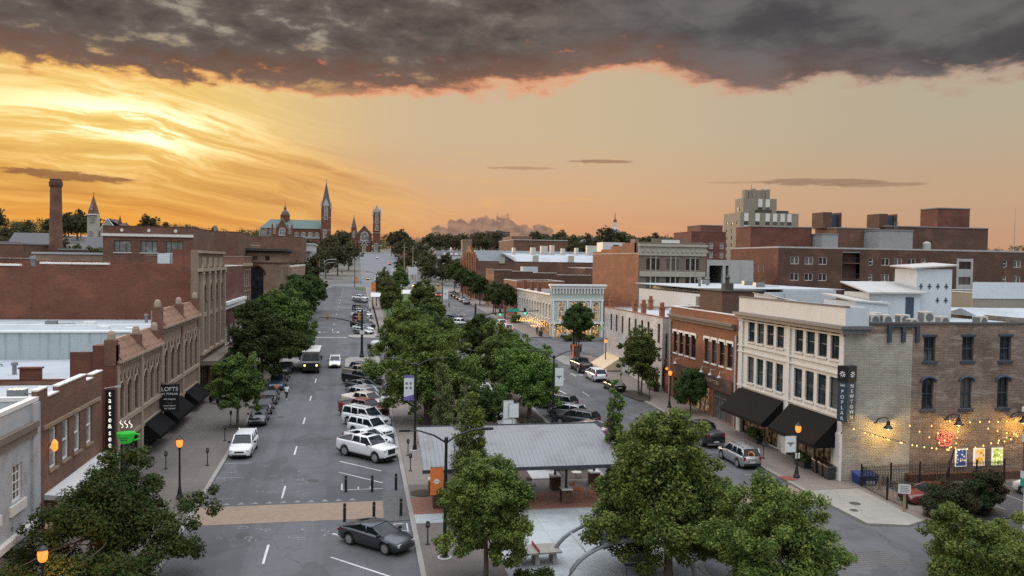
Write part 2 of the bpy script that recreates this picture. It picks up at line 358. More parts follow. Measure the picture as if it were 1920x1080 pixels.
def ground_mat(name, c, c2, crack=.25, seam=None, patch=.4, marks=0):
    m, t, b = newmat(name); g = t.node('ShaderNodeNewGeometry'); pos = V(t, g.outputs['Position'])
    sp = t.node('ShaderNodeSeparateXYZ'); t.l.new(g.outputs['Position'], sp.inputs[0]); x, y = V(t, sp.outputs[0]), V(t, sp.outputs[1])
    n1 = t.noise(pos, .16, 6, .62); n2 = t.noise(pos, 1.3, 6, .65); n3 = t.noise(pos, 28, 3, .7)
    col = t.mix(t.step(.4, .66, n1) * patch, c, c2); col = t.mix(t.step(.48, .75, n2) * patch * .7, col, tuple(k * .6 for k in c[:3]) + (1,))
    col = t.mix(t.step(.45, .7, n3) * .35, col, tuple(min(1, k * 1.5) for k in c[:3]) + (1,))
    if crack:
        vo = t.node('ShaderNodeTexVoronoi', feature='DISTANCE_TO_EDGE'); vo.inputs['Scale'].default_value = .16
        wn = t.node('ShaderNodeTexNoise'); wn.inputs['Scale'].default_value = .7; t.l.new(g.outputs['Position'], wn.inputs[0])
        ad = t.node('ShaderNodeVectorMath', operation='MULTIPLY_ADD'); t.l.new(wn.outputs[1], ad.inputs[0]); ad.inputs[1].default_value = (1.6, 1.6, 0); t.l.new(g.outputs['Position'], ad.inputs[2])
        t.l.new(ad.outputs[0], vo.inputs['Vector'])
        col = t.mix(t.step(.008, .002, V(t, vo.outputs['Distance'])) * crack, col, (.02, .02, .02, 1))
    if marks:   # tyre-polished lanes and oil drips running with the traffic
        ln = t.noise(t.vec(x * .55, y * .012, 3.0), 1.0, 3, .5); col = t.mix(t.step(.48, .66, ln) * .5, col, tuple(k * .55 for k in c[:3]) + (1,)); pt = t.noise(t.vec(x * .28, y * .11, 8.0), 1.0, 2, .4); col = t.mix(t.step(.60, .615, pt) * .45, col, (.05, .05, .052, 1))
    if seam:
        sx, sy, sc = seam
        fx = t.math('FRACT', x * (1 / sx)); fy = t.math('FRACT', y * (1 / sy))
        e = t.math('MAXIMUM', t.step(.03 / sx * 2, .0, fx), t.step(.03 / sy * 2, .0, fy)); col = t.mix(e * .6, col, sc)
        cell = t.node('ShaderNodeTexWhiteNoise', noise_dimensions='2D')
        t.put(cell.inputs['Vector'], t.vec(t.math('FLOOR', x * (1 / sx)), t.math('FLOOR', y * (1 / sy))))
        col = t.mix(V(t, cell.outputs[0]) * .25, col, tuple(k * .65 for k in c[:3]) + (1,))
    t.put(b.inputs['Base Color'], col); b.inputs['Roughness'].default_value = .88
    bump(t, b, n3, .01, .4); return m
M['asphalt'] = ground_mat('asphalt', (.100, .101, .106, 1), (.052, .053, .057, 1), .3, None, .85, 1)
M['asphalt_new'] = ground_mat('asphalt_new', (.060, .062, .066, 1), (.05, .05, .053, 1), .1)
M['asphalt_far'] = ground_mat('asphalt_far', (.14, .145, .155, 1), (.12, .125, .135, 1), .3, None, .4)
M['sidewalk'] = ground_mat('sidewalk', (.20, .165, .14, 1), (.14, .115, .10, 1), 0, (1.5, 1.5, (.08, .07, .06, 1)))
M['sidewalk_worn'] = ground_mat('sidewalk_worn', (.128, .108, .094, 1), (.085, .073, .065, 1), 0, (1.5, 1.5, (.05, .045, .04, 1)), .7)
M['plaza'] = ground_mat('plaza', (.36, .385, .39, 1), (.17, .175, .175, 1), .1, (3.0, 3.0, (.15, .15, .15, 1)), .9)
M['apron'] = ground_mat('apron', (.27, .255, .225, 1), (.20, .19, .17, 1), .3, (2.2, 2.2, (.12, .11, .1, 1)))
M['kerb'] = ground_mat('kerb', (.25, .235, .21, 1), (.15, .14, .13, 1), 0)
M['town'] = ground_mat('town', (.11, .105, .095, 1), (.07, .075, .05, 1), 0)
M['grass'] = ground_mat('grass', (.045, .085, .02, 1), (.03, .055, .015, 1), 0)
M['mulch'] = ground_mat('mulch', (.075, .05, .035, 1), (.05, .04, .025, 1), 0)
M['line_white'] = ground_mat('line_white', (.50, .50, .49, 1), (.20, .20, .20, 1), 0, None, .7)
M['line_worn'] = ground_mat('line_worn', (.26, .27, .27, 1), (.12, .12, .125, 1), 0, None, .9)
def pave(name, c1, c2, mo, w, h):
    m, t, b = newmat(name); g = t.node('ShaderNodeNewGeometry'); pos = V(t, g.outputs['Position'])
    br = t.node('ShaderNodeTexBrick'); t.l.new(g.outputs['Position'], br.inputs['Vector'])
    br.inputs['Color1'].default_value = c1; br.inputs['Color2'].default_value = c2; br.inputs['Mortar'].default_value = mo
    br.inputs['Scale'].default_value = 1; br.inputs['Brick Width'].default_value = w; br.inputs['Row Height'].default_value = h; br.inputs['Mortar Size'].default_value = .015
    n = t.noise(pos, .9, 6, .65); col = t.mix(t.step(.45, .7, n) * .4, V(t, br.outputs[0]), tuple(k * .6 for k in c1[:3]) + (1,))
    t.put(b.inputs['Base Color'], col); b.inputs['Roughness'].default_value = .9; bump(t, b, V(t, br.outputs[1]) * -1.0, .01, .5); return m
M['paver_tan'] = pave('paver_tan', (.285, .205, .145, 1), (.235, .17, .12, 1), (.16, .12, .09, 1), .3, .15)
M['paver_red'] = pave('paver_red', (.27, .115, .065, 1), (.22, .09, .055, 1), (.14, .09, .07, 1), .3, .15)
M['paver_grey'] = pave('paver_grey', (.12, .115, .11, 1), (.09, .088, .085, 1), (.06, .06, .06, 1), .3, .15)
def leaf(name, cs, trans=.2):
    m, t, b = newmat(name); g = t.node('ShaderNodeNewGeometry'); pos = V(t, g.outputs['Position'])
    o = t.node('ShaderNodeObjectInfo'); rnd = V(t, o.outputs['Random'])
    isl = V(t, g.outputs['Random Per Island'])
    n = t.noise(pos, .55, 3, .6)
    col = t.mix(t.step(.36, .64, n), cs[0], cs[1]); col = t.mix(t.step(.55, 1.0, isl) * .8, col, cs[2])
    col = t.mix(t.step(.0, .25, isl) * -.5 + .5, col, tuple(k * .6 for k in cs[0][:3]) + (1,))
    hs = t.node('ShaderNodeHueSaturation'); t.put(hs.inputs['Hue'], rnd * .03 + .485); t.put(hs.inputs['Value'], rnd * .35 + .82); t.put(hs.inputs['Color'], col)
    t.l.new(hs.outputs[0], b.inputs['Base Color']); b.inputs['Roughness'].default_value = .7; b.inputs['Specular IOR Level'].default_value = .12
    tr = t.node('ShaderNodeBsdfTranslucent'); t.l.new(hs.outputs[0], tr.inputs[0])
    mx = t.node('ShaderNodeMixShader'); mx.inputs[0].default_value = trans
    t.l.new(b.outputs[0], mx.inputs[1]); t.l.new(tr.outputs[0], mx.inputs[2])
    out = t.n['Material Output']; t.l.new(mx.outputs[0], out.inputs[0]); return m
M['leaf_light'] = leaf('leaf_light', [(.038, .078, .017, 1), (.125, .18, .035, 1), (.235, .25, .06, 1)])
M['leaf_mid'] = leaf('leaf_mid', [(.046, .102, .024, 1), (.092, .160, .034, 1), (.17, .205, .05, 1)])
M['leaf_dark'] = leaf('leaf_dark', [(.032, .064, .018, 1), (.052, .086, .023, 1), (.095, .10, .03, 1)])
M['leaf_olive'] = leaf('leaf_olive', [(.066, .098, .022, 1), (.10, .13, .028, 1), (.16, .165, .045, 1)])
M['leaf_brown'] = leaf('leaf_brown', [(.026, .058, .013, 1), (.048, .084, .018, 1), (.095, .092, .028, 1)])
M['leaf_fresh'] = leaf('leaf_fresh', [(.045, .098, .021, 1), (.12, .195, .038, 1), (.235, .275, .065, 1)])
M['leaf_pale'] = leaf('leaf_pale', [(.09, .125, .045, 1), (.14, .175, .06, 1), (.20, .22, .09, 1)])
M['leaf_far'] = leaf('leaf_far', [(.058, .060, .028, 1), (.080, .078, .036, 1), (.115, .10, .046, 1)])
M['leaf_hedge'] = leaf('leaf_hedge', [(.03, .045, .018, 1), (.06, .035, .022, 1), (.05, .075, .025, 1)])

# ------------------------------------------------------------------ mesh builder
class MB:
    def __init__(s): s.v = []; s.f = []; s.mi = []
    def add(s, vs, fs, mi=0):
        o = len(s.v); s.v += [tuple(p) for p in vs]; s.f += [tuple(i + o for i in f) for f in fs]; s.mi += [mi] * len(fs); return s
    def box(s, x0, x1, y0, y1, z0, z1, mi=0):
        vs = [(x, y, z) for z in (z0, z1) for y in (y0, y1) for x in (x0, x1)]
        return s.add(vs, [(0, 2, 3, 1), (4, 5, 7, 6), (0, 1, 5, 4), (2, 6, 7, 3), (0, 4, 6, 2), (1, 3, 7, 5)], mi)
    def hexa(s, vs, mi=0):
        """eight corners: bottom ring then top ring"""
        return s.add(vs, [(3, 2, 1, 0), (4, 5, 6, 7), (0, 1, 5, 4), (1, 2, 6, 5), (2, 3, 7, 6), (3, 0, 4, 7)], mi)
    def quad(s, a, b, c, d, mi=0): return s.add([a, b, c, d], [(0, 1, 2, 3)], mi)
    def obox(s, c, dx, dy, dz, ang=0, mi=0):
        ca, sa = math.cos(ang), math.sin(ang); vs = []
        for z in (-dz / 2, dz / 2):
            for (x, y) in ((-dx / 2, -dy / 2), (dx / 2, -dy / 2), (dx / 2, dy / 2), (-dx / 2, dy / 2)):
                vs.append((c[0] + x * ca - y * sa, c[1] + x * sa + y * ca, c[2] + z))
        return s.hexa(vs, mi)
    def tube(s, pts, r, n=8, mi=0, cap=True):
        pts = [Vector(p) for p in pts]; rr = r if isinstance(r, (list, tuple)) else [r] * len(pts)
        rings = []; up = Vector((0, 0, 1))
        for i, p in enumerate(pts):
            d = (pts[min(i + 1, len(pts) - 1)] - pts[max(i - 1, 0)]).normalized()
            a = d.cross(up) if abs(d.z) < .95 else d.cross(Vector((1, 0, 0)))
            a.normalize(); b = d.cross(a)
            rings.append([p + (a * math.cos(k * 2 * PI / n) + b * math.sin(k * 2 * PI / n)) * rr[i] for k in range(n)])
        vs = [q for r_ in rings for q in r_]; fs = []
        for i in range(len(pts) - 1):
            for k in range(n):
                fs.append((i * n + k, i * n + (k + 1) % n, (i + 1) * n + (k + 1) % n, (i + 1) * n + k))
        if cap: fs.append(tuple(reversed(range(n)))); fs.append(tuple((len(pts) - 1) * n + k for k in range(n)))
        return s.add(vs, fs, mi)
    def lathe(s, c, prof, n=12, mi=0, axis='z'):
        """prof: (radius, height) pairs"""
        vs = []; fs = []
        for (r, h) in prof:
            for k in range(n):
                a = k * 2 * PI / n; p = (r * math.cos(a), r * math.sin(a), h)
                if axis == 'y': p = (p[0], p[2], p[1])
                if axis == 'x': p = (p[2], p[0], p[1])
                vs.append((c[0] + p[0], c[1] + p[1], c[2] + p[2]))
        for i in range(len(prof) - 1):
            for k in range(n): fs.append((i * n + k, i * n + (k + 1) % n, (i + 1) * n + (k + 1) % n, (i + 1) * n + k))
        fs.append(tuple(reversed(range(n)))); fs.append(tuple((len(prof) - 1) * n + k for k in range(n)))
        return s.add(vs, fs, mi)
    def prism(s, poly, a, b, axis='x', mi=0):
        """polygon in the plane across axis, extruded from a to b"""
        f = {'x': lambda p, t: (t, p[0], p[1]), 'y': lambda p, t: (p[0], t, p[1]), 'z': lambda p, t: (p[0], p[1], t)}[axis]
        n = len(poly); vs = [f(p, a) for p in poly] + [f(p, b) for p in poly]
        fs = [tuple(range(n)), tuple(reversed(range(n, 2 * n)))] + [(i, i + n, (i + 1) % n + n, (i + 1) % n) for i in range(n)]
        return s.add(vs, fs, mi)
    def mesh(s, name, mats):
        me = bpy.data.meshes.new(name); me.from_pydata(s.v, [], s.f)
        for m in (mats if isinstance(mats, (list, tuple)) else [mats]): me.materials.append(M[m] if isinstance(m, str) else m)
        if any(s.mi): me.polygons.foreach_set('material_index', s.mi)
        bm = bmesh.new(); bm.from_mesh(me); bmesh.ops.recalc_face_normals(bm, faces=bm.faces); bm.to_mesh(me); bm.free()
        me.update(); return me
    def build(s, name, mats, parent=None, world=True, smooth=False):
        if parent is not None and world:
            l = parent.location
            if parent.parent is not None: l = l + parent.parent.location
            s.v = [(p[0] - l[0], p[1] - l[1], p[2] - l[2]) for p in s.v]
        me = s.mesh(name, mats)
        if smooth: me.polygons.foreach_set('use_smooth', [True] * len(me.polygons))
        o = bpy.data.objects.new(name, me); COL.objects.link(o)
        if parent is not None: o.parent = parent
        return o
def thing(name, label, cat, loc=(0, 0, 0), rz=0, group=None):
    o = bpy.data.objects.new(name, None); COL.objects.link(o); o.location = loc; o.rotation_euler = (0, 0, rz)
    o.empty_display_size = .2; o['label'] = label; o['category'] = cat
    if group: o['group'] = group
    return o
def tag(o, label, cat, group=None):
    o['label'] = label; o['category'] = cat
    if group: o['group'] = group
    return o
def struct(name, mb, mat):
    o = mb.build(name, mat); o['kind'] = 'structure'; return o
def inst(name, me, parent, loc=(0, 0, 0), rz=0):
    o = bpy.data.objects.new(name, me); COL.objects.link(o); o.parent = parent; o.location = loc; o.rotation_euler = (0, 0, rz); return o
def dup(root, loc=None, rz=None, label=None, group=None):
    r = root.copy(); COL.objects.link(r)
    if loc is not None: r.location = loc
    if rz is not None: r.rotation_euler = (0, 0, rz)
    if label: r['label'] = label
    if group: r['group'] = group
    for ch in list(root.children):
        c = ch.copy(); COL.objects.link(c); c.parent = r
        for g in list(ch.children):
            d = g.copy(); COL.objects.link(d); d.parent = c
    return r
SMAT = Matrix.Rotation(math.atan(SLOPE), 3, 'X')
def stand(o, x, y, rz=0, z=None):
    """stand a thing on the sloping street, tilted with it"""
    o.location = (x, y, gz(x, y) + .012 if z is None else z); o.rotation_euler = (SMAT @ Matrix.Rotation(rz, 3, 'Z')).to_euler()
def text_mesh(txt, size, depth=.01, align='CENTER'):
    cu = bpy.data.curves.new('lettering', 'FONT'); cu.body = txt; cu.size = size; cu.extrude = depth; cu.align_x = align; cu.align_y = 'CENTER'
    ob = bpy.data.objects.new('lettering', cu); COL.objects.link(ob)
    me = bpy.data.meshes.new_from_object(ob.evaluated_get(bpy.context.evaluated_depsgraph_get())); bpy.data.objects.remove(ob); bpy.data.curves.remove(cu)
    return me
def lettering(txt, size, pos, rz, mat, parent, depth=.015, tall=1.0, wide=1.0, name='lettering'):
    """upright text reading along the direction rz, facing rz - 90 degrees"""
    me = text_mesh(txt, size, depth); me.materials.clear(); me.materials.append(M[mat])
    m = Matrix.Rotation(rz, 4, 'Z') @ Matrix.Rotation(PI / 2, 4, 'X') @ Matrix.Diagonal((wide, tall, 1, 1)); me.transform(m)
    o = bpy.data.objects.new(name, me); COL.objects.link(o); o.parent = parent
    l = Vector(parent.location)
    if parent.parent is not None: l = l + parent.parent.location
    o.location = Vector(pos) - l; return o
# ------------------------------------------------------------------ walls with real openings
def wall_holes(mb, O, ang, W, z0, z1, holes, depth=.22, mi=0):
    """a wall from O along ang (u), holes (u0,u1,z0,z1[,'arch']), reveals go inwards.  Outside is to the right of the direction."""
    d = (math.cos(ang), math.sin(ang)); n = (d[1], -d[0])
    P = lambda u, z, k=0.0: (O[0] + d[0] * u - n[0] * k, O[1] + d[1] * u - n[1] * k, z)
    us = sorted(set([0, W] + [h[0] for h in holes] + [h[1] for h in holes])); zs = sorted(set([z0, z1] + [h[2] for h in holes] + [h[3] for h in holes]))
    us = [u for u in us if 0 <= u <= W]; zs = [z for z in zs if z0 <= z <= z1]
    for j in range(len(zs) - 1):
        run = None
        for i in range(len(us)):
            inside = True
            if i < len(us) - 1:
                cu, cz = (us[i] + us[i + 1]) / 2, (zs[j] + zs[j + 1]) / 2
                inside = any(h[0] < cu < h[1] and h[2] < cz < h[3] for h in holes)
            if not inside and run is None: run = us[i]
            if inside and run is not None:
                mb.quad(P(run, zs[j]), P(us[i], zs[j]), P(us[i], zs[j + 1]), P(run, zs[j + 1]), mi); run = None
    for h in holes:
        a, b, c, e = h[:4]
        mb.quad(P(a, c), P(b, c), P(b, c, depth), P(a, c, depth), mi); mb.quad(P(a, e), P(b, e), P(b, e, depth), P(a, e, depth), mi)
        mb.quad(P(a, c), P(a, e), P(a, e, depth), P(a, c, depth), mi); mb.quad(P(b, c), P(b, e), P(b, e, depth), P(b, c, depth), mi)
        if len(h) > 4:          # round or pointed head: fill the two corners flush with the wall
            r = (b - a) / 2; m = (a + b) / 2; rise = r if h[4] == 'arch' else (b - a) * .9 if h[4] == 'gothic' else r * .35
            N = 8; arc = []
            for k in range(N + 1):
                t = PI * k / N
                if h[4] == 'gothic':
                    x = a + (b - a) * k / N; q = min(x - a, b - x) / r; z = e - rise + rise * (1 - (1 - q) ** 2) ** .5 if q < 1 else e
                    arc.append((x, z))
                else: arc.append((m - r * math.cos(t), e - rise + rise * math.sin(t)))
            for k in range(N):
                (x0, y0), (x1, y1) = arc[k], arc[k + 1]
                mb.quad(P(x0, y0), P(x1, y1), P(x1, e - .001), P(x0, e - .001), mi)
                mb.quad(P(x0, y0), P(x1, y1), P(x1, y1, depth), P(x0, y0, depth), mi)
WCACHE = {}
def window_mesh(w, h, style, frame, gl):
    key = (round(w, 2), round(h, 2), style, frame, gl)
    if key in WCACHE: return WCACHE[key]
    mb = MB(); t = min(.09, w * .09); d = .06
    def bar(x0, x1, z0, z1, dd=d): mb.box(x0, x1, -dd, dd, z0, z1)
    bar(-w / 2, -w / 2 + t, 0, h); bar(w / 2 - t, w / 2, 0, h); bar(-w / 2 + t, w / 2 - t, 0, t); bar(-w / 2 + t, w / 2 - t, h - t, h)
    if style in ('sash', 'sash4', 'arch'): bar(-w / 2 + t, w / 2 - t, h * .5 - t / 2, h * .5 + t / 2, .05)
    if style == 'sash4': bar(-t * .3, t * .3, t, h * .5 - t / 2, .035); bar(-t * .3, t * .3, h * .5 + t / 2, h - t, .035)
    if style == 'double': bar(-t / 2, t / 2, t, h - t, .05)
    if style == 'triple':
        for k in (-1, 1): bar(k * w / 5.2 - t / 2, k * w / 5.2 + t / 2, t, h - t, .05)
    if style == 'grid':
        for k in (-1, 1): bar(k * w / 6 - .02, k * w / 6 + .02, t, h - t, .03)
        for k in range(1, 4): bar(-w / 2 + t, w / 2 - t, h * k / 4 - .02, h * k / 4 + .02, .028)
    if style == 'shop':
        n = max(2, int(w / 1.3))
        for k in range(1, n): x = -w / 2 + w * k / n; bar(x - .05, x + .05, t, h - t, .05)
        bar(-w / 2 + t, w / 2 - t, h * .76, h * .76 + .07, .045)
    f = mb.mesh('window', frame); g = MB().quad((-w / 2 + t * .5, .02, t * .5), (w / 2 - t * .5, .02, t * .5), (w / 2 - t * .5, .02, h - t * .5), (-w / 2 + t * .5, .02, h - t * .5))
    gm = g.mesh('pane', gl); WCACHE[key] = (f, gm); return WCACHE[key]
def put_window(parent, O, ang, hole, style='sash', frame='dark_frame', gl='glass', depth=.16, label=None):
    d = (math.cos(ang), math.sin(ang)); n = (d[1], -d[0]); a, b, c, e = hole[:4]; u = (a + b) / 2
    f, g = window_mesh(b - a, e - c, style, frame, gl)
    pos = Vector((O[0] + d[0] * u - n[0] * depth, O[1] + d[1] * u - n[1] * depth, c)) - parent.location
    o = inst('window', f, parent, pos, ang); inst('pane', g, o)
    if label: o['label'] = label
    return o
def sills(mb, O, ang, holes, over=.08, h=.12, proud=.07, mi=0, lintel=0.0):
    d = (math.cos(ang), math.sin(ang)); n = (d[1], -d[0])
    for hh in holes:
        u = (hh[0] + hh[1]) / 2; w = hh[1] - hh[0] + over * 2; c = (O[0] + d[0] * u + n[0] * (proud / 2 - .02), O[1] + d[1] * u + n[1] * (proud / 2 - .02))
        mb.obox((c[0], c[1], hh[2] - h / 2 - .003), w, proud + .04, h, ang, mi)
        if lintel: mb.obox((c[0], c[1], hh[3] + lintel / 2 + .003), w, proud + .04, lintel, ang, mi)
SIDES = {'S': lambda x0, x1, y0, y1: ((x0, y0), 0.0, x1 - x0), 'E': lambda x0, x1, y0, y1: ((x1, y0), PI / 2, y1 - y0),
         'N': lambda x0, x1, y0, y1: ((x1, y1), PI, x1 - x0), 'W': lambda x0, x1, y0, y1: ((x0, y1), -PI / 2, y1 - y0)}
# angle convention: walking along the direction, the outside is on the right hand
def side(b, s): return SIDES[s](*b)
def hall(name, label, cat, b, zt, wall, mats=None, holes=None, roof='roof_white', drop=.7, coping='white_trim', cop=.10, zb=None, group=None, skip=()):
    """a flat roofed block: outer walls (each side its own material), parapet, roof deck, coping"""
    x0, x1, y0, y1 = b; zb = gz((x0 + x1) / 2, y0) - .6 if zb is None else zb
    t = thing(name, label, cat, ((x0 + x1) / 2, (y0 + y1) / 2, zb), 0, group)
    mats = mats or {}; holes = holes or {}
    ml = [wall]; 
    for v in mats.values():
        if v not in ml: ml.append(v)
    mb = MB()
    for s in 'SENW':
        if s in skip: continue
        O, a, W = side(b, s); wall_holes(mb, O, a, W, zb, zt, holes.get(s, []), .22, ml.index(mats.get(s, wall)))
    k = .28
    for (O, a, W) in (side((x0 + k, x1 - k, y0 + k, y1 - k), s) for s in 'SENW'):
        d = (math.cos(a), math.sin(a)); mb.quad((O[0], O[1], zt - drop - .1), (O[0] + d[0] * W, O[1] + d[1] * W, zt - drop - .1), (O[0] + d[0] * W, O[1] + d[1] * W, zt), (O[0], O[1], zt), 0)
    mb.build('wall', ml, t)
    MB().box(x0 + .05, x1 - .05, y0 + .05, y1 - .05, zt - drop - .3, zt - drop).build('roof', roof, t)
    if coping:
        c = MB(); p = .05; k2 = k + .04
        c.box(x0 - p, x1 + p, y0 - p, y0 + k2, zt, zt + cop); c.box(x0 - p, x1 + p, y1 - k2, y1 + p, zt, zt + cop)
        c.box(x0 - p, x0 + k2, y0 + k2, y1 - k2, zt, zt + cop); c.box(x1 - k2, x1 + p, y0 + k2, y1 - k2, zt, zt + cop); c.build('coping', coping, t)
    return t
def windows(t, b, s, holes, **kw):
    O, a, W = side(b, s)
    for h in holes: put_window(t, O, a, h, **kw)
def grid_holes(us, w, zs, h, *style): return [(u - w / 2, u + w / 2, z, z + h) + style for z in zs for u in us]
def gable_roof(mb, x0, x1, y0, y1, ze, zr, axis='x', over=.4, mi=0):
    th = .18
    if axis == 'x':
        ym = (y0 + y1) / 2; x0 -= over; x1 += over; k = (zr - ze) / (ym - y0) * over
        poly = [(y0 - over, ze - k), (ym, zr), (y1 + over, ze - k), (y1 + over, ze - k + th), (ym, zr + th), (y0 - over, ze - k + th)]
        mb.prism(poly, x0, x1, 'x', mi)
    else:
        xm = (x0 + x1) / 2; y0 -= over; y1 += over; k = (zr - ze) / (xm - x0) * over
        poly = [(x0 - over, ze - k), (xm, zr), (x1 + over, ze - k), (x1 + over, ze - k + th), (xm, zr + th), (x0 - over, ze - k + th)]
        mb.prism(poly, y0, y1, 'y', mi)
def pyramid(mb, cx, cy, hw, z0, z1, n=4, rot=PI / 4, mi=0, flare=None):
    k = hw / math.cos(PI / n); vs = [(cx + k * math.cos(rot + i * 2 * PI / n), cy + k * math.sin(rot + i * 2 * PI / n), z0) for i in range(n)]
    mb.add(vs + [(cx, cy, z1)], [(i, (i + 1) % n, n) for i in range(n)] + [tuple(reversed(range(n)))], mi)

# ------------------------------------------------------------------ the ground, streets and pavements
def sheet(name, x0, x1, y0, y1, dz, mat, step=40, stepx=None, kind='structure'):
    mb = MB(); ny = max(1, int((y1 - y0) / step)); nx = max(1, int((x1 - x0) / (stepx or step)))
    ys = [y0 + (y1 - y0) * i / ny for i in range(ny + 1)]; xs = [x0 + (x1 - x0) * i / nx for i in range(nx + 1)]
    mb.add([(x, y, gz(x, y) + dz) for y in ys for x in xs], [(j * (nx + 1) + i, j * (nx + 1) + i + 1, (j + 1) * (nx + 1) + i + 1, (j + 1) * (nx + 1) + i) for j in range(ny) for i in range(nx)])
    o = mb.build(name, mat); o['kind'] = kind; return o
def slab(mb, poly, h=.14, mi=0, dz=0.0):
    """a kerb-high slab over a polygon on the sloping street"""
    n = len(poly); vs = [(x, y, gz(x, y) - .1) for x, y in poly] + [(x, y, gz(x, y) + h + dz) for x, y in poly]
    mb.add(vs, [tuple(range(n, 2 * n))] + [(i, (i + 1) % n, (i + 1) % n + n, i + n) for i in range(n)], mi)
def flat(mb, poly, dz, mi=0): mb.add([(x, y, gz(x, y) + dz) for x, y in poly], [tuple(range(len(poly)))], mi)
sheet('ground', -3200, 3200, -60, 1400, -.05, 'town', 36, 100)
sheet('ground_beyond', -6000, 6000, 1400, 9000, -.3, 'town', 1500, 1500)
sheet('road', -10.5, 3.7, 0, 380, 0, 'asphalt', 10)
sheet('road_far_side', 19.6, 33.6, 0, 380, 0, 'asphalt', 10)
sheet('cross_street', -200, -10.5, 131.5, 157.5, .001, 'asphalt', 14); sheet('cross_street_middle', 3.7, 19.6, 131.5, 157.5, .001, 'asphalt', 14)
sheet('cross_street_end', 33.6, 240, 131.5, 157.5, .001, 'asphalt', 14)
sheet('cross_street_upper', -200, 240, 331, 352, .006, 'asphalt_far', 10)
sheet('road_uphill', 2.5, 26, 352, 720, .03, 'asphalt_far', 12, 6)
sheet('side_street', 33.6, 120, 40.0, 49.2, .001, 'asphalt', 10)
sheet('parking_lot', 40.2, 70, 49.6, 57.4, .004, 'asphalt_new', 8)
def kerbed(name, polys, mat='sidewalk', h=.14):
    mb = MB()
    for p in polys: slab(mb, p, h)
    return struct(name, mb, mat)
def rect(x0, x1, y0, y1): return [(x0, y0), (x1, y0), (x1, y1), (x0, y1)]
def bulb(xk, xo, y0, y1):   # kerb extension from the line xk out to xo with tapered ends
    s = 1 if xo > xk else -1; return [(xk, y0), (xo - s * .6, y0 + 1.6), (xo, y0 + 3), (xo, y1 - 2), (xo - s * 1.5, y1 - .5), (xk, y1)]
kerbed('sidewalk', [rect(-17.6, -10.75, 0, 131), rect(-17.6, -10.75, 158, 331)], 'sidewalk_worn')
kerbed('sidewalk_far_side', [rect(33.85, 38.1, 57, 131), rect(33.85, 38.1, 158, 331), rect(38.1, 40.5, 49.6, 58.9), [(33.6, 15), (60, 15), (60, 39.8), (36, 39.8), (33.6, 37.6)]])
kerbed('kerb', [rect(-10.75, -10.45, 0, 131), rect(33.55, 33.85, 57, 131), rect(-10.75, -10.45, 158, 331), rect(33.55, 33.85, 158, 331),
                rect(3.65, 3.95, 0, 120), rect(19.35, 19.65, 0, 131), rect(3.65, 3.95, 160, 331), rect(19.35, 19.65, 160, 331)], 'kerb', .145)
kerbed('corner_pavement', [[(33.5, 57), (33.9, 49.6), (36.5, 48.9), (38.1, 49.6), (38.1, 57)], bulb(33.6, 31.4, 119, 131.4), bulb(-10.5, -8.2, 119, 131.4), bulb(-10.5, -8.2, 157.8, 161)], 'apron', .13)
kerbed('median', [rect(3.95, 19.35, 0, 131), rect(3.95, 19.35, 160, 331)], 'sidewalk_worn', .14)
kerbed('median_end', [[(3.7, 118.5), (3.7, 131.6), (-.6, 131.4), (-1.5, 129.5), (-1.5, 121.5), (-.4, 120)], [(3.7, 157.2), (-.4, 157.6), (-1.3, 159.3), (-1.3, 161.6), (3.7, 162.6)]], 'apron', .15)
kerbed('street_corner', [[(-60, 318), (-12, 318), (-9.5, 322), (-9.0, 330), (-60, 331)], rect(-60, -17.6, 353, 360)], 'apron', .12)
m = MB(); flat(m, rect(8.4, 19.3, 40, 53.4), .146); flat(m, rect(3.97, 19.3, 53.4, 55.2), .146); struct('plaza', m, 'plaza')
m = MB(); flat(m, rect(4.0, 18.8, 55.2, 58.9), .146); struct('brick_paving', m, 'paver_red')
m = MB(); flat(m, [(4.0, 62), (4.0, 117), (6.2, 117), (6.2, 62)], .145); struct('median_path', m, 'sidewalk')
m = MB(); flat(m, [(13.6, 62.5), (16.0, 62.5), (17.4, 118), (15.6, 118)], .150); struct('garden_path', m, 'concrete')
m = MB(); flat(m, rect(6.4, 19.2, 62.2, 118), .147); struct('planting_bed', m, 'mulch')
m = MB(); flat(m, rect(7.2, 18.6, 165, 326), .147); struct('lawn', m, 'grass')
m = MB(); flat(m, rect(4.0, 6.6, 162, 326), .147); struct('lawn_path', m, 'sidewalk')
m = MB(); slab(m, [(-.2, 326), (-.2, 312), (3.6, 307), (3.6, 326)], .14); struct('lawn_corner', m, 'grass')
# crosswalk bands and painted lines
m = MB(); flat(m, [(-10.4, 55.2), (2.0, 55.2), (2.0, 58.9), (-10.4, 58.9)], .008); struct('crosswalk', m, 'paver_tan')
m = MB(); slab(m, [(2.0, 54.4), (3.66, 54.4), (3.66, 60.4), (2.0, 60.4)], .05); struct('crosswalk_ramp', m, 'paver_grey')
m = MB(); flat(m, [(19.6, 55.2), (33.5, 55.2), (33.5, 58.9), (19.6, 58.9)], .008); struct('crosswalk_far_side', m, 'paver_tan')
m = MB()
for (x0, x1, y0, y1) in ((-10.4, 3.6, 121.5, 124.2), (-10.4, 3.6, 162.8, 165.6), (19.7, 33.5, 121.5, 124.2), (19.7, 33.5, 162, 165)): flat(m, rect(x0, x1, y0, y1), .008)
struct('crossing_band', m, 'paver_grey')
m = MB(); flat(m, rect(-.9, 2.0, 58.9, 66), .006); flat(m, rect(-2.0, -.9, 58.9, 63), .006); struct('road_patch', m, 'asphalt_new')
m = MB(); flat(m, rect(-1.6, 2.0, 88.5, 90.5), .006); flat(m, rect(-2, 2, 95, 97), .006); struct('road_stain', m, 'asphalt_new')
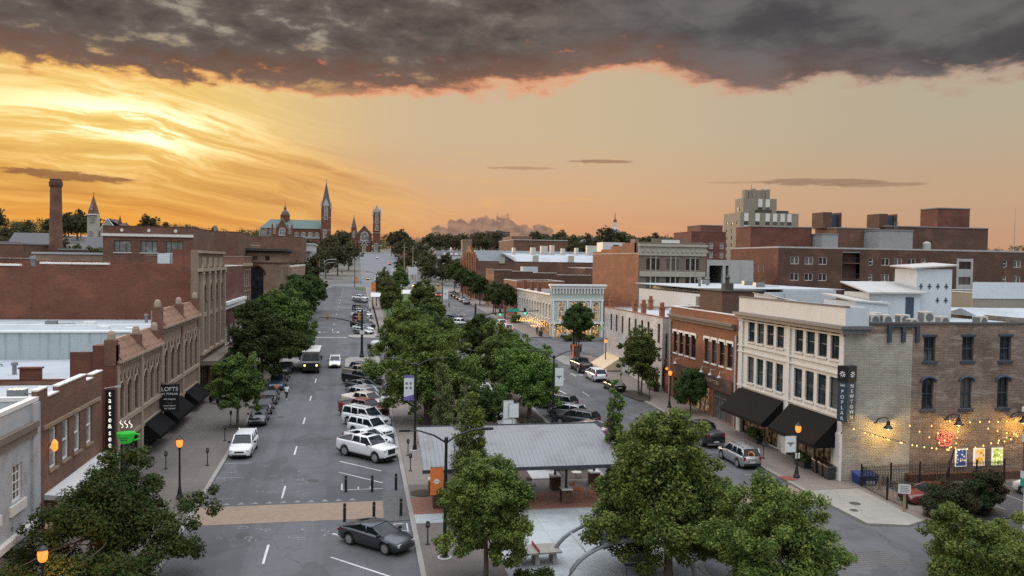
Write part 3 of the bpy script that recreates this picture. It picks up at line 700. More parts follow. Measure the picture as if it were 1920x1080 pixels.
m = MB(); w = MB()
for k in range(-2, 7):
    for xc in (-5.05, 28.0):
        y = 49.7 + 12.1 * k
        if y < 120 and not (xc > 0 and y < 52): flat(m, rect(xc - .07, xc + .07, y - 1.5, y + 1.5), .012)
for k in range(0, 13):
    for xc in (-4.6, 27.2): y = 172 + 12.1 * k; flat(m, rect(xc - .07, xc + .07, y - 1.5, y + 1.5), .012)
for k in range(11):   # the row of give-way teeth before the crosswalk
    x = -9.9 + k * .95; flat(w, [(x, 59.2), (x + .55, 59.2), (x + .28, 59.7)], .014)
def stall(mb, x, y, n=3.9, dx=1, wd=.1):
    d = .7071; L_ = 4.7; p = (x + dx * L_ * d, y - L_ * d * (1 if dx > 0 else -1)); q = (wd * .5, wd * .5)
    flat(mb, [(x - q[0], y - q[1]), (p[0] - q[0], p[1] - q[1]), (p[0] + q[0], p[1] + q[1]), (x + q[0], y + q[1])], .011)
for k in range(-1, 2): stall(m, -1.3, 48.7 + 3.95 * (k))
for y in (66.0, 69.3): stall(m, -1.2, y + .6)
for k in range(1, 13): stall(w, -1.3, 69.3 + 3.95 * k)
for k in range(26): stall(w, -1.2, 164.5 + 3.95 * k)
for (x, y, L_, a) in ((-.9, 61.8, 3.0, 0), (-.9, 61.8, 1.6, PI / 2), (.3, 61.8, .7, PI / 2), (1.2, 61.8, .6, PI / 2), (-.4, 53.9, 3.6, 0), (1.5, 53.9, 1.2, -PI / 2), (2.6, 53.9, 1.2, -PI / 2), (-.4, 53.9, 4.2, -.35), (3.4, 53.9, 1.6, -PI / 2)):
    c, s_ = math.cos(a), math.sin(a); q = .05
    flat(m, [(x + s_ * q, y - c * q), (x + c * L_ + s_ * q, y + s_ * L_ - c * q), (x + c * L_ - s_ * q, y + s_ * L_ + c * q), (x - s_ * q, y + c * q)], .013)
flat(m, rect(-10.2, -1.5, 158.5, 159.0), .014); flat(m, rect(-10.2, -1.5, 227, 227.4), .014)
for yy in (70.2, 66.0, 60.6, 80.5, 86.8, 101): flat(w, rect(-10.4, -8.3, yy - .06, yy + .06), .012)
for yy in (93.0, 62.0, 69, 76): flat(w, rect(31.2, 33.4, yy - .06, yy + .06), .012)
def arrow(mb, x, y, s=1, turn=0):
    flat(mb, [(x - .08, y - 1.4 * s), (x + .08, y - 1.4 * s), (x + .08, y + .6 * s), (x - .08, y + .6 * s)], .0135); flat(mb, [(x - .4, y + .6 * s), (x + .4, y + .6 * s), (x, y + 1.5 * s)], .0135)
    if turn: flat(mb, [(x, y - .3), (x + turn * .9, y - .3), (x + turn * .9, y), (x, y)], .0136); flat(mb, [(x + turn * .9, y - .6), (x + turn * 1.5, y - .15), (x + turn * .9, y + .3)], .0136)
arrow(m, -7.0, 168, -1, 1); arrow(m, -3.4, 168, -1, -1); arrow(m, 30.3, 112.6, 1, 1)
struct('lane_markings', m, 'line_white'); struct('worn_markings', w, 'line_worn')
m = MB()
for (x, y, r) in ((-3.1, 64.5, .42), (-6.8, 53.0, .42), (-2.4, 78, .4), (-7.6, 88, .4), (-4.2, 104, .4), (-6.6, 140, .45), (-2, 148, .45), (26, 70, .42), (30.4, 84, .42), (28.5, 53.5, .42), (25.6, 104, .4), (35.6, 53.6, .4), (34.6, 52.2, .3), (-2.5, 190, .4)):
    flat(m, [(x + r * math.cos(k * PI / 8), y + r * math.sin(k * PI / 8)) for k in range(16)], .0118 if x < 33.6 else .138)
struct('manhole_covers', m, 'rust_dark')
m = MB(); q = random.Random(3)
for k in range(26):   # darker drips where cars stand
    x, y = 1.5 + q.uniform(-.8, 1.2), 62 + 3.95 * k * (1 if k < 14 else 1.9); r = q.uniform(.25, .6)
    flat(m, [(x + r * q.uniform(.6, 1.2) * math.cos(j * PI / 5), y + r * q.uniform(.6, 1.3) * math.sin(j * PI / 5)) for j in range(10)], .0055)
struct('oil_stains', m, 'asphalt_new')
# old utility paint scribbles in front of the crosswalk
m = MB(); rr = random.Random(5)
for k in range(34):
    cx, cy = rr.uniform(-9.5, -.8), rr.choice([rr.uniform(60.5, 69.5), rr.uniform(51.5, 54.6)]); r1, r2 = rr.uniform(.16, .34), rr.uniform(.16, .30); N = 9
    for q in range(N):
        a0, a1 = q * 2 * PI / N, (q + 1) * 2 * PI / N
        if rr.random() < .25: continue
        flat(m, [(cx + r1 * math.cos(a0), cy + r2 * math.sin(a0)), (cx + r1 * math.cos(a1), cy + r2 * math.sin(a1)), (cx + (r1 - .06) * math.cos(a1), cy + (r2 - .06) * math.sin(a1)), (cx + (r1 - .06) * math.cos(a0), cy + (r2 - .06) * math.sin(a0))], .0128)
struct('utility_marks', m, 'line_worn')
m = MB()
for k in range(8): flat(m, [(26.5, 43.0 + k * .3), (32.4, 43.0 + k * .3), (32.4, 43.1 + k * .3), (26.5, 43.1 + k * .3)], .010)
struct('cross_hatching', m, 'sidewalk_worn')
m = MB()
for x in (46.0, 48.9, 51.8): flat(m, rect(x - .06, x + .06, 51.2, 56), .012)
struct('bay_lines', m, 'line_worn')
M['stone_trim'] = plain('stone_trim', (.40, .385, .36, 1), .8, .3, None, 1)
# ================================================================== buildings along the left pavement (their fronts look to +X at x = -17.5)
XL = -17.5
def uE(y0, ys): return [y - y0 for y in ys]
def vents(t, spots, s=1.0):
    for k, (x, y, z) in enumerate(spots):
        m = MB()
        if k % 2: m.lathe((x, y, z), [(.16 * s, 0), (.16 * s, .7 * s), (.26 * s, .72 * s), (.22 * s, .95 * s)], 10)
        else: m.box(x - .5 * s, x + .5 * s, y - .35 * s, y + .35 * s, z, z + .5 * s); m.tube([(x + .5 * s, y, z + .2), (x + 2.2 * s, y, z + .2), (x + 2.2 * s, y, z)], .06, 6)
        m.build('roof_vent', 'grey_metal', t)
# --- pale marble-clad building, nearest
b = (-40, XL, 26, 50.3); zt = 10.35
hol = grid_holes([46.2 - 26, 47.9 - 26 - .35 + .3, 43 - 26, 40 - 26], 1.25, [5.45], 1.95)
hol = grid_holes([21.4, 18.2, 15.0], 1.35, [5.5], 1.95)
t = hall('marble_building', 'pale grey marble-clad building with small-paned windows at the lower left', 'building', b, zt, 'marble', holes={'E': hol}, cop=.22, coping='limestone')
windows(t, b, 'E', hol, style='grid', frame='white_trim', gl='glass')
vents(t, [(-21, 46, zt - .7), (-25, 48, zt - .7)])
m = MB(); m.box(XL - .1, XL + .35, 26, 49.6, 9.0, 9.35); m.box(XL - .1, XL + .25, 26, 49.6, 8.6, 8.997); m.build('cornice', 'stone_brown', t)
m = MB(); m.box(XL - .05, XL + .14, 49.3, 50.32, .9, 10.3); m.build('corner_pilaster', 'marble', t)
m = MB()
for h in hol: m.box(XL + .003, XL + .12, 26 + h[0] - .35, 26 + h[1] + .35, 4.9, 5.42)
m.box(XL, XL + .3, 26, 49.4, 3.5, 3.85); m.build('sill_course', 'limestone', t)
# --- brown brick two-storey, four windows
b = (-40, XL, 50.3, 62.3); zt = 9.75; ys = [52.7, 54.85, 57.0, 59.4]
hol = grid_holes(uE(50.3, ys), 1.15, [5.95], 2.42) + [(1.0, 11.2, 1.4, 3.6)]
t = hall('brick_shop_building', 'brown brick two-storey shop with white roof beside the marble building', 'building', b, zt, 'brick_brown', holes={'E': hol}, roof='roof_white', drop=.25, coping=None)
windows(t, b, 'E', hol[:4], frame='white_trim', gl='glass_blind'); windows(t, b, 'E', hol[4:], style='shop', frame='white_trim', gl='shop_lit')
m = MB()
for (ya, yb, z) in ((50.3, 51.8, 10.85), (51.8, 53.6, 10.3), (53.6, 58.8, 10.62), (58.8, 60.2, 10.2), (60.2, 62.3, 10.42)):
    m.box(XL - .32, XL + .006, ya + .004, yb - .004, 9.74, z)
m.build('parapet', 'brick_brown', t)
m = MB()
for (ya, yb, z) in ((50.3, 51.8, 10.85), (51.8, 53.6, 10.3), (53.6, 58.8, 10.62), (58.8, 60.2, 10.2), (60.2, 62.3, 10.42)):
    m.box(XL - .38, XL + .05, ya + .004, yb - .004, z, z + .08)
m.build('coping', 'limestone', t); vents(t, [(-21, 57, 9.5), (-24, 60, 9.5), (-27, 55, 9.5)])
m = MB(); sills(m, *side(b, 'E')[:2], hol[:4], .15, .14, .1); m.box(XL, XL + .12, 51, 61.6, 8.5, 8.72); m.build('sill', 'brick_tan', t)
m = MB(); m.hexa([(XL, 51.2, 4.45), (XL + 1.3, 51.2, 4.35), (XL + 1.3, 62, 4.35), (XL, 62, 4.45), (XL, 51.2, 4.75), (XL + 1.3, 51.2, 4.6), (XL + 1.3, 62, 4.6), (XL, 62, 4.75)]); m.build('canopy', 'white_paint', t)
# --- terracotta lofts building, two halves
zt1, zt2 = 10.55, 11.9
t = thing('arcaded_building', 'ornate tan terracotta building with arched windows and tiled mansard roofs', 'building', (-26, 80, 0))
bays = [(65.5, 72.8, 0), (72.8, 80.1, 0), (80.1, 89.4, 1), (89.4, 98.4, 1)]
wm = MB(); trim = MB(); tile = MB()
allw = []
for (ya, yb, k) in bays:
    hood = MB(); ze = (10.55, 11.95)[k]; zs, zh = (6.15, 6.6)[k], (8.85, 9.75)[k]; n = 3; W = yb - ya
    cs = [W * (.20 + .30 * i) for i in range(3)]; hw = W * .075 + .06
    hs = [(c - hw, c + hw, zs, zh, 'arch') for c in cs]; sh = [(.9, W - .6, 1.3, 4.1)]
    wall_holes(wm, (XL, ya), PI / 2, W, .5, ze, hs + sh, .3)
    for h in hs: allw.append(((XL, ya), h)); 
    allw.append(((XL, ya), sh[0]))
    for h in hs:  # hood mouldings round each arch
        c, r = (h[0] + h[1]) / 2 + ya, hw + .12
        hood.tube([(XL + .05, c - r * math.cos(PI * q / 8), h[3] - hw + r * math.sin(PI * q / 8)) for q in range(9)], .09, 5)
        for s_ in (-1, 1): hood.tube([(XL + .04, c + s_ * r, zs), (XL + .04, c + s_ * r, h[3] - hw)], .08, 5)
    for q in range(6):    # zigzag band over the arches
        y0 = ya + .6 + (W - 1.0) * q / 6; y1 = ya + .6 + (W - 1.0) * (q + 1) / 6; zb_ = zh + .12; zp = zh + .95
        hood.tube([(XL + .05, y0, zb_), (XL + .05, (y0 + y1) / 2, zp), (XL + .05, y1, zb_)], .06, 5)
    for q in range(int(W / .55)): trim.box(XL, XL + .22, ya + .2 + q * .55, ya + .42 + q * .55, ze - .38, ze - .05)
    trim.box(XL - .05, XL + .42, ya + .1, yb - .1, ze - .04, ze + .14)
    trim.box(XL, XL + .22, ya + .15, yb - .15, zs - .38, zs - .04); trim.box(XL, XL + .16, ya + .15, yb - .15, 4.3, 4.6)
    hood.build('tracery', 'terra_light', t)
    y0 = ya + .5; y1 = yb - .45; zr = ze + 1.55     # one steep tiled slope a bay
    tile.hexa([(XL + .38, y0, ze + .14), (XL + .38, y1, ze + .14), (XL - 1.0, y1 - .1, ze + .14), (XL - 1.0, y0 + .1, ze + .14), (XL - .75, y0 + .35, zr), (XL - .75, y1 - .35, zr), (XL - 1.05, y1 - .35, zr), (XL - 1.05, y0 + .35, zr)])
    for i in range(16):
        f = i / 15; tile.tube([(XL + .39, y0 + f * (y1 - y0), ze + .17), (XL - .73, y0 + .35 + f * (y1 - y0 - .7), zr + .03)], .055, 5, 1)
pins = []
for (y, z) in ((65.6, 13.1), (72.6, 12.9), (78.9, 12.7), (80.2, 14.7), (89.3, 14.5), (97.9, 14.7)):
    p = MB(); p.box(XL - .7, XL + .12, y - .33, y + .33, 10.4, z - .8); p.lathe((XL - .3, y, z - .8), [(.29, 0), (.31, .1), (.29, .42), (.22, .62), (.06, .7)], 10, 1); pins.append(p)
for y in (65.8, 72.8, 80.1, 89.4, 98.1): trim.box(XL, XL + .2, y - .3, y + .3, .8, 10.4)
wm.build('front_wall', 'terracotta', t); trim.build('cornice', 'terra_light', t); tile.build('tiled_roof', ['tile_roof', 'tile_lines'], t)
for p in pins: p.build('pinnacle', ['brick_brown', 'terra_light'], t)
for (O, h) in allw:
    shop = h[2] < 3
    put_window(t, O, PI / 2, h, style='shop' if shop else 'arch', frame='black_metal' if shop else 'brick_dark', gl='glass' if shop else 'glass')
m = MB(); m.box(-40, XL, 65.5, 65.9, .5, 9.4); m.box(-24.0, -22.6, 65.48, 65.9, 9.398, 10.2); m.box(-20.6, XL - .8, 65.48, 65.9, 9.398, 11.4); m.box(XL - 1.5, XL + .12, 65.3, 66.3, .6, 11.9); m.box(-24.1, -22.5, 65.4, 66, 10.2, 10.3)
m.build('brick_side_wall', 'brick_wine', t)
m = MB(); m.box(-46, XL - .4, 65.9, 80.0, 8.0, 9.2); m.box(-60, XL - .4, 80.4, 98.4, 11.2, 11.45); m.build('roof', 'roof_white', t)
m = MB(); m.box(-60, XL - .9, 79.95, 80.38, 6.0, 11.6); m.build('upper_side_wall', 'stucco_grey', t)
m = MB(); m.box(-60, XL - .9, 79.85, 80.5, 11.6, 11.75); m.box(-60, XL - 1, 89.2, 89.5, 11.452, 11.6)
for (x, y) in ((-24, 86), (-21, 84), (-27, 92)): m.box(x - .5, x + .5, y - .4, y + .4, 11.452, 11.72)
m.build('roof_edge', 'white_trim', t); vents(t, [(-22, 73, 9.2), (-26, 70, 9.2), (-31, 75, 9.2), (-22, 94, 11.45), (-30, 90, 11.45), (-34, 86, 11.45)])
def awning(parent, xa, xb, ya, yb, zt_, zb_, mat='awning', name='awning'):
    m = MB(); e = .06
    m.add([(xa, ya, zt_), (xa, yb, zt_), (xb, yb, zb_), (xb, ya, zb_), (xb, yb, zb_ - .3), (xb, ya, zb_ - .3), (xa, ya, zb_ - .3), (xa, yb, zb_ - .3), (xa, ya, zt_ - e), (xa, yb, zt_ - e), (xb, yb, zb_ - e), (xb, ya, zb_ - e)],
          [(0, 1, 2, 3), (3, 2, 4, 5), (0, 3, 5, 6), (1, 2, 4, 7), (8, 9, 10, 11)]); return m.build(name, mat, parent)
for (ya, yb) in ((73.2, 79.8), (80.6, 88.8), (90.2, 97.6)): awning(t, XL + .02, XL + 1.4, ya + .5, yb - .4, 4.6, 3.4)
# --- tall Gothic terracotta building with the long brick flank
b = (-62, XL, 98.5, 116); zt = 18.9
t = thing('gothic_building', 'tall slim Gothic terracotta front with long plain brick side wall', 'building', (-30, 107, 0))
m = MB()
for (xa, xb, z) in ((-62, -31.0, 17.3), (-31.0, -24.6, 17.55), (-24.6, -20.3, 17.75), (-20.3, -18.35, 19.4)): m.box(xa, xb, 98.5, 98.95, .5, z)
m.box(-62, -18.4, 115.5, 116, .5, 17.8); m.box(-62.4, -62, 98.5, 116, .5, 17.3)
m.build('brick_side_wall', 'brick_red', t)
m = MB(); W = 116 - 98.5; hs = [(1.6 + 4.05 * i, 4.3 + 4.05 * i, 8.6, 15.4, 'gothic') for i in range(4)]
wall_holes(m, (XL, 98.5), PI / 2, W, .6, 19.3, hs + [(1, 8, 2.6, 6.0), (9, 16.6, 2.6, 6.0)], .45); m.box(-18.35, XL - .002, 98.46, 98.98, .5, 19.35); m.box(-18.35, XL - .002, 115.6, 116.02, .5, 19.3)
m.build('front_wall', 'terracotta', t)
for h in hs: put_window(t, (XL, 98.5), PI / 2, h, style='sash4', frame='stone_brown', gl='glass', depth=.35)
for h in ((1, 8, 2.6, 6.0), (9, 16.6, 2.6, 6.0)): put_window(t, (XL, 98.5), PI / 2, h, style='shop', frame='brick_wine', gl='glass', depth=.3)
m = MB()
for i in range(5):
    y = 98.5 + .75 + 4.05 * i + (0 if i else .1); m.box(XL, XL + .4, y - .32, y + .32, 7.6, 16.6); m.lathe((XL + .2, y, 16.6), [(.38, 0), (.3, .4), (.06, 1.1)], 6)
for h in hs:
    c = 98.5 + (h[0] + h[1]) / 2; r = 1.5
    for s_ in (-1, 1): m.tube([(XL + .12, c + s_ * r, 13.4), (XL + .12, c + s_ * r * .75, 14.8), (XL + .12, c, 15.8), ], .14, 6)
    m.tube([(XL + .1, c, 15.8), (XL + .1, c, 17.2)], .14, 6); m.box(XL, XL + .18, c - 1.3, c + 1.3, 11.6, 12.1); m.box(XL + .02, XL + .15, c - .08, c + .08, 8.6, 15)
    m.box(XL, XL + .1, c - 1.2, c + 1.2, 17.4, 18.5)
m.box(XL - .1, XL + .5, 98.3, 116.2, 16.9, 17.25); m.box(XL - .1, XL + .35, 98.4, 116.1, 19.0, 19.3); m.box(XL, XL + .45, 98.6, 115.9, 7.3, 7.6); m.build('tracery', 'terra_light', t)
m = MB(); m.box(-62, -18.4, 98.95, 115.5, 16.4, 16.7); m.build('roof', 'roof_grey', t)
m = MB(); m.box(XL, XL + 1.9, 98.8, 115.8, 6.2, 6.7); m.build('canopy', 'stone_brown', t)
m = MB(); m.box(-34, -27, 98.4, 99.1, 17.55, 17.75); m.box(-45, -36, 98.4, 99.1, 17.3, 17.5); m.build('coping', 'white_trim', t)
vents(t, [(-30, 104, 16.7), (-38, 108, 16.7), (-48, 106, 16.7)], 1.8)
MB().box(-21.9, -20.6, 98.6, 101, 17.0, 18.9).build('roof_hatch', 'blue_white', t)
# --- red brick shop row beyond it, white cornice
b = (-34, XL, 116, 136); zt = 17.3; ys = [119.2, 124.2, 129.2, 133.4]
hol = grid_holes(uE(116, ys), 3.0, [6.7], 2.6) + grid_holes(uE(116, ys), 3.4, [2.9], 2.5)
t = hall('red_shop_row', 'red brick shops with white windows and white cornice beyond the Gothic front', 'building', b, zt, 'brick_wine', holes={'E': hol}, roof='roof_grey')
windows(t, b, 'E', hol[:4], style='triple', frame='white_trim'); windows(t, b, 'E', hol[4:], style='shop', frame='brick_dark')
m = MB(); m.box(XL, XL + .6, 116, 136, 12.1, 12.5); m.box(XL, XL + .35, 116, 136, 11.5, 12.097); sills(m, *side(b, 'E')[:2], hol[:4], .1, .18, .12); m.build('cornice', 'white_trim', t)
b = (-32, XL, 136.1, 146); zt = 18.7; ys = [138.3, 141, 143.7]; hol = grid_holes(uE(136.1, ys), 1.1, [7.0, 10.6, 14.0], 2.5)
t = hall('narrow_brick_building', 'narrow taller brown brick building with white-framed windows above the red shops', 'building', b, zt, 'brick_brown', holes={'E': hol}, roof='roof_grey', coping='terra_light')
windows(t, b, 'E', hol, frame='white_trim')
m = MB(); sills(m, *side(b, 'E')[:2], hol, .12, .16, .12, 0, .2); m.box(XL, XL + .3, 136.1, 146, 17.2, 17.7); m.build('sill', 'terra_light', t)
# --- brick block with the great arched opening and overhanging eaves
b = (-44, XL, 204, 229); zt = 20.3
hs = [(18.9, 22.4, 7.5, 16.5, 'arch')] + [(11.2 + 2.9 * i, 12.2 + 2.9 * i, 18.0, 19.1) for i in range(5)] + [(3.5, 4.6, 18.0, 19.1)]
he = [(4 + 2.2 * i, 5 + 2.2 * i, 10, 16.5) for i in range(8)]
t = hall('arched_brick_building', 'brown brick block with one great arched window and dark overhanging eaves', 'building', b, zt, 'brick_tan', holes={'S': hs, 'E': he}, coping=None, roof='roof_dark')
windows(t, b, 'S', hs[1:], style='sash', frame='black_metal'); windows(t, b, 'E', he, style='sash4', frame='black_metal')
put_window(t, (-44, 204), 0, hs[0], style='grid', frame='black_metal')
m = MB(); m.box(-45.4, XL + 1.5, 202.6, 230.4, zt + .002, zt + .55); m.box(-44.5, XL + .5, 203.5, 229.5, zt - .45, zt); m.build('eaves', 'roof_dark', t)
m = MB(); m.box(-44.2, XL + .2, 203.8, 204, 17.3, 17.6); m.box(XL, XL + .2, 204, 229, 17.3, 17.6)
m.tube([(-44 + 20.65 - 2.1 * math.cos(PI * q / 10), 203.95, 14.75 + 2.1 * math.sin(PI * q / 10)) for q in range(11)], .3, 6); m.build('string_course', 'brick_dark', t)
# further along
b = (-46, XL, 232, 300); ys = list(range(238, 300, 7)); hol = grid_holes(uE(232, ys), 3, [8.5], 2.8)
t = hall('beige_shop_row', 'low beige brick shop row with white coping past the arched block', 'building', b, 16.2, 'brick_tan', holes={'E': hol}, roof='roof_grey', cop=.4); windows(t, b, 'E', hol, style='triple', frame='white_trim')
b = (-62, -19, 302, 330); hol = grid_holes([28.5, 31.8, 6], 1.6, [19.2], 3.0)
t = hall('plain_brick_building', 'plain brown brick block with two small windows near the white columns', 'building', b, 26.2, 'brick_brown', holes={'S': hol}, roof='roof_grey', coping='brick_dark'); windows(t, b, 'S', hol, frame='white_trim', gl='glass_blind')
t = thing('columned_building', 'white classical building with tall columns behind the plain brick block', 'building', (-22, 350, gz(-22, 350)))
z0 = 8.3; MB().box(-34, -19.2, 334, 366, z0 - 1, 21.5).build('wall', 'white_paint', t); m = MB(); m.box(-34.5, -16.8, 333.4, 366.6, 21.5, 24.2); m.box(-35, -16.2, 333, 367, 24.2, 24.7); m.build('entablature', 'white_paint', t)
m = MB()
for y in (335, 340.2, 345.4, 350.6, 355.8, 361, 365.5): m.lathe((-17.8, y, z0), [(.95, 0), (.95, .4), (.72, .5), (.6, 12.2), (.95, 12.6), (.95, 13.2)], 12)
m.build('colonnade', 'white_paint', t); m = MB(); m.box(-35, -15.8, 333, 367, z0 - 1.2, z0); m.build('steps', 'concrete', t)
# --- blocks seen over the roofs on the left
b = (-42, -27.6, 150, 172); hol = grid_holes([3.1, 7.3, 11.4], 2.7, [15.0, 19.2], 2.0)
t = hall('three_window_block', 'brown brick block with three wide windows under a pale band', 'building', b, 23.6, 'brick_brown', holes={'S': hol}, roof='roof_grey', coping='brick_dark'); windows(t, b, 'S', hol, style='triple', frame='dark_frame', gl='glass_blind')
m = MB(); m.box(-42.2, -27.5, 149.75, 150, 21.9, 22.35); sills(m, (-42, 150), 0, hol, .1, .15, .1); m.build('band', 'limestone', t)
m = MB()
for x in (-39, -34.7, -30.4): m.lathe((x, 149.92, 22.95), [(.28, 0), (.28, .12)], 12, 0, 'y')
m.build('wall_anchor', 'limestone', t)
m = MB(); m.box(-23.2, -22.4, 148, 149, 18, 18.6); m.build('vent', 'ac_case', t)
b = (-36, -25.6, 190, 212); t = hall('stair_block', 'small windowless brick block behind the three-window block', 'building', b, 24.2, 'brick_brown', roof='roof_grey', coping='brick_dark')
m = MB(); m.box(-31, -30.4, 192, 192.6, 24.2, 25.6); m.box(-34, -33.2, 191, 192, 24.2, 24.8); m.build('flue', 'grey_metal', t)
b = (-62, -29, 240, 262); t = hall('back_brick_block', 'long low brick block with rooftop vents behind the eaves of the arched block', 'building', b, 22.2, 'brick_brown', roof='roof_grey')
m = MB()
for k in range(7): m.box(-48 + k * 2.4, -46.6 + k * 2.4, 241, 243, 22.2, 22.9 + (k % 3) * .3)
m.build('roof_vents', 'grey_metal', t)
# smokestack
t = thing('smokestack', 'tall round brick smokestack rising over the low roofs', 'smokestack', (-92, 280, gz(-92, 280)))
z = gz(-92, 280); MB().lathe((-92, 280, z), [(2.1, 0), (1.95, 12), (1.62, 33.0)], 24).build('shaft', 'brick_brown', t, smooth=False)
MB().lathe((-92, 280, z + 33.0), [(1.7, 0), (1.95, .5), (1.95, 1.6), (1.7, 1.9), (1.75, 2.4), (1.45, 2.6)], 24).build('cap', 'brick_dark', t)
# low sheds, warehouse and houses on the left
def shed(name, label, x0, x1, y0, y1, h, wall, roofm='roof_grey', ridge=None, group=None, win=0, axis='x'):
    z = gz((x0 + x1) / 2, (y0 + y1) / 2); t = thing(name, label, 'building' if 'house' not in name else 'house', ((x0 + x1) / 2, (y0 + y1) / 2, z), 0, group)
    m = MB(); n = int((x1 - x0) / 3.2) if win else 0
    hs = grid_holes([(x1 - x0) * (i + .5) / n for i in range(n)], 1.0, [z + .9 + 3 * k for k in range(win) if 3 * k + 2.6 < h], 1.5) if n else []
    wall_holes(m, (x0, y0), 0, x1 - x0, z - 1.5, z + h, hs, .15); wall_holes(m, (x1, y0), PI / 2, y1 - y0, z - 1.5, z + h, []); wall_holes(m, (x0, y1), -PI / 2, y1 - y0, z - 1.5, z + h, []); wall_holes(m, (x1, y1), PI, x1 - x0, z - 1.5, z + h, [])
    if ridge:
        if axis == 'y': m.prism([(x0, z + h), (x1, z + h), ((x0 + x1) / 2, z + h + ridge)], y0 + .01, y1 - .01, 'y')
        else: m.prism([(y0, z + h), (y1, z + h), ((y0 + y1) / 2, z + h + ridge)], x0 + .01, x1 - .01, 'x')
    m.build('wall', wall, t); r = MB()
    if ridge: gable_roof(r, x0, x1, y0, y1, z + h, z + h + ridge, axis)
    else: r.box(x0 - .2, x1 + .2, y0 - .2, y1 + .2, z + h, z + h + .4)
    r.build('roof', roofm, t)
    for h_ in hs: put_window(t, (x0, y0), 0, h_, frame='white_trim')
    return t
shed('warehouse', 'pale corrugated warehouse at the far left edge', -128, -106, 268, 290, 15.5, 'siding')
shed('brick_warehouse', 'low brick warehouse between pale warehouse and smokestack', -105, -95, 262, 284, 15.0, 'brick_brown', win=3)
shed('long_shed', 'long dark-roofed shed in front of the pale warehouse', -100, -66, 205, 222, 12.2, 'brick_dark', 'roof_dark')
shed('flat_store', 'flat tan brick store with white roof edge behind the long brick flank', -62, -38, 176, 196, 14.3, 'brick_tan', 'roof_white')
shed('low_white_roof', 'low white flat roof store beside the tan brick store', -84, -64, 150, 172, 12.0, 'brick_wine', 'roof_white')
shed('brick_annex', 'dark brick annex right of the smokestack', -88, -78, 270, 288, 13.5, 'brick_dark', win=3)
shed('gabled_house', 'grey gabled house right of the smokestack', -92, -80, 305, 318, 13, 'concrete', 'slate', 4.5, win=4)
shed('gabled_house', 'dark slate-roofed house behind the brick warehouse', -118, -104, 312, 326, 14, 'brick_dark', 'slate', 4.5, win=4)
shed('white_house', 'small white house with grey roof in front of the hill trees', -69, -58, 440, 452, 8.5, 'white_paint', 'slate', 3.4, win=2)
# --- twin-spired churches and the far chapel
def gothic_window(parent, x, y, z, w, h, mat='glass_blind', n=8, round_=False):
    m = MB(); fr = MB(); pts = []
    if round_: pts = [(x + w / 2 * math.cos(2 * PI * k / 14), z + h / 2 + w / 2 * math.sin(2 * PI * k / 14)) for k in range(14)]
    else:
        pts = [(x - w / 2, z), (x + w / 2, z)] + [(x + w / 2 * math.cos(PI * k / n), z + h - w / 2 + w / 2 * 1.1 * math.sin(PI * k / n)) for k in range(n + 1)]
    m.add([(p[0], y - .12, p[1]) for p in pts], [tuple(range(len(pts)))])
    fr.tube([(p[0], y - .14, p[1]) for p in pts + pts[:1]], w * .11, 5); fr.tube([(x, y - .14, z), (x, y - .14, z + h)], w * .05, 4); fr.tube([(x - w / 2, y - .14, z + h * .55), (x + w / 2, y - .14, z + h * .55)], w * .045, 4)
    o = fr.build('window', 'stone_trim', parent); m.build('pane', mat, o)
def church_tower(t, cx, cy, hw, z0, zb, zs, mat='brick_wine', spire='slate', bel=True, n=8, trims=True):
    MB().box(cx - hw, cx + hw, cy - hw, cy + hw, z0, zb).build('tower', mat, t)
    s = MB(); k = hw * .98; pyramid(s, cx, cy, k, zb, zs, n, PI / n); s.tube([(cx, cy, zs - .5), (cx, cy, zs + (zs - zb) * .13)], .12, 5); s.obox((cx, cy, zs + (zs - zb) * .09), .9, .12, .12); s.build('spire', spire, t)
    if trims:
        c = MB(); g = MB()
        for f in (.28, .55, .78): c.box(cx - hw - .12, cx + hw + .12, cy - hw - .12, cy + hw + .12, z0 + (zb - z0) * f, z0 + (zb - z0) * f + .35)
        for sx in (-1, 1):
            for sy in (-1, 1): c.box(cx + sx * hw - .45, cx + sx * hw + .45, cy + sy * hw - .45, cy + sy * hw + .45, zb - 2.5, zb + 1.2); pyramid(c, cx + sx * hw, cy + sy * hw, .5, zb + 1.2, zb + 4.2, 4)
        for (dx, dy) in ((0, -1), (0, 1)): c.prism([(cx - hw * .75, zb), (cx + hw * .75, zb), (cx, zb + hw * 1.7)], cy + dy * hw - .1, cy + dy * hw + .1, 'y')
        for (dx) in (-1, 1): c.prism([(cy - hw * .75, zb), (cy + hw * .75, zb), (cy, zb + hw * 1.7)], cx + dx * hw - .1, cx + dx * hw + .1, 'x')
        c.build('pinnacles', 'stone_trim', t)
        gothic_window(t, cx, cy - hw, zb - (zb - z0) * .26, hw * .7, (zb - z0) * .24)
# large church: green roof, dome, tall spire
Y = 690.0
def xz(u, v, y=Y): p = atY(u, v, y); return p.x, p.z
t = thing('cathedral_church', 'large red brick church with green copper roof, dome and tall single spire', 'church', (-54, Y + 10, gz(-54, Y)))
def fx(u): return xz(u, 450)[0]
def fz(v, u=550): return xz(u, v)[1]
xa, xb = fx(487), fx(602); ze, zr, z0 = fz(428), fz(410.5), gz(-50, Y) - 8
m = MB(); m.box(xa, xb, Y + 4, Y + 22, z0, ze); m.box(xa + 6, xb - 1, Y, Y + 4, z0, fz(446)); m.build('wall', 'brick_red', t)
r = MB(); ym = Y + 13; r.add([(xa - .5, Y + 3.4, ze), (xb, Y + 3.4, ze), (xb, ym, zr), (xa + 7, ym, zr), (xa - .5, Y + 22.6, ze), (xb, Y + 22.6, ze)], [(0, 1, 2, 3), (4, 3, 2, 5), (0, 3, 4), (1, 5, 2), (0, 4, 5, 1)])
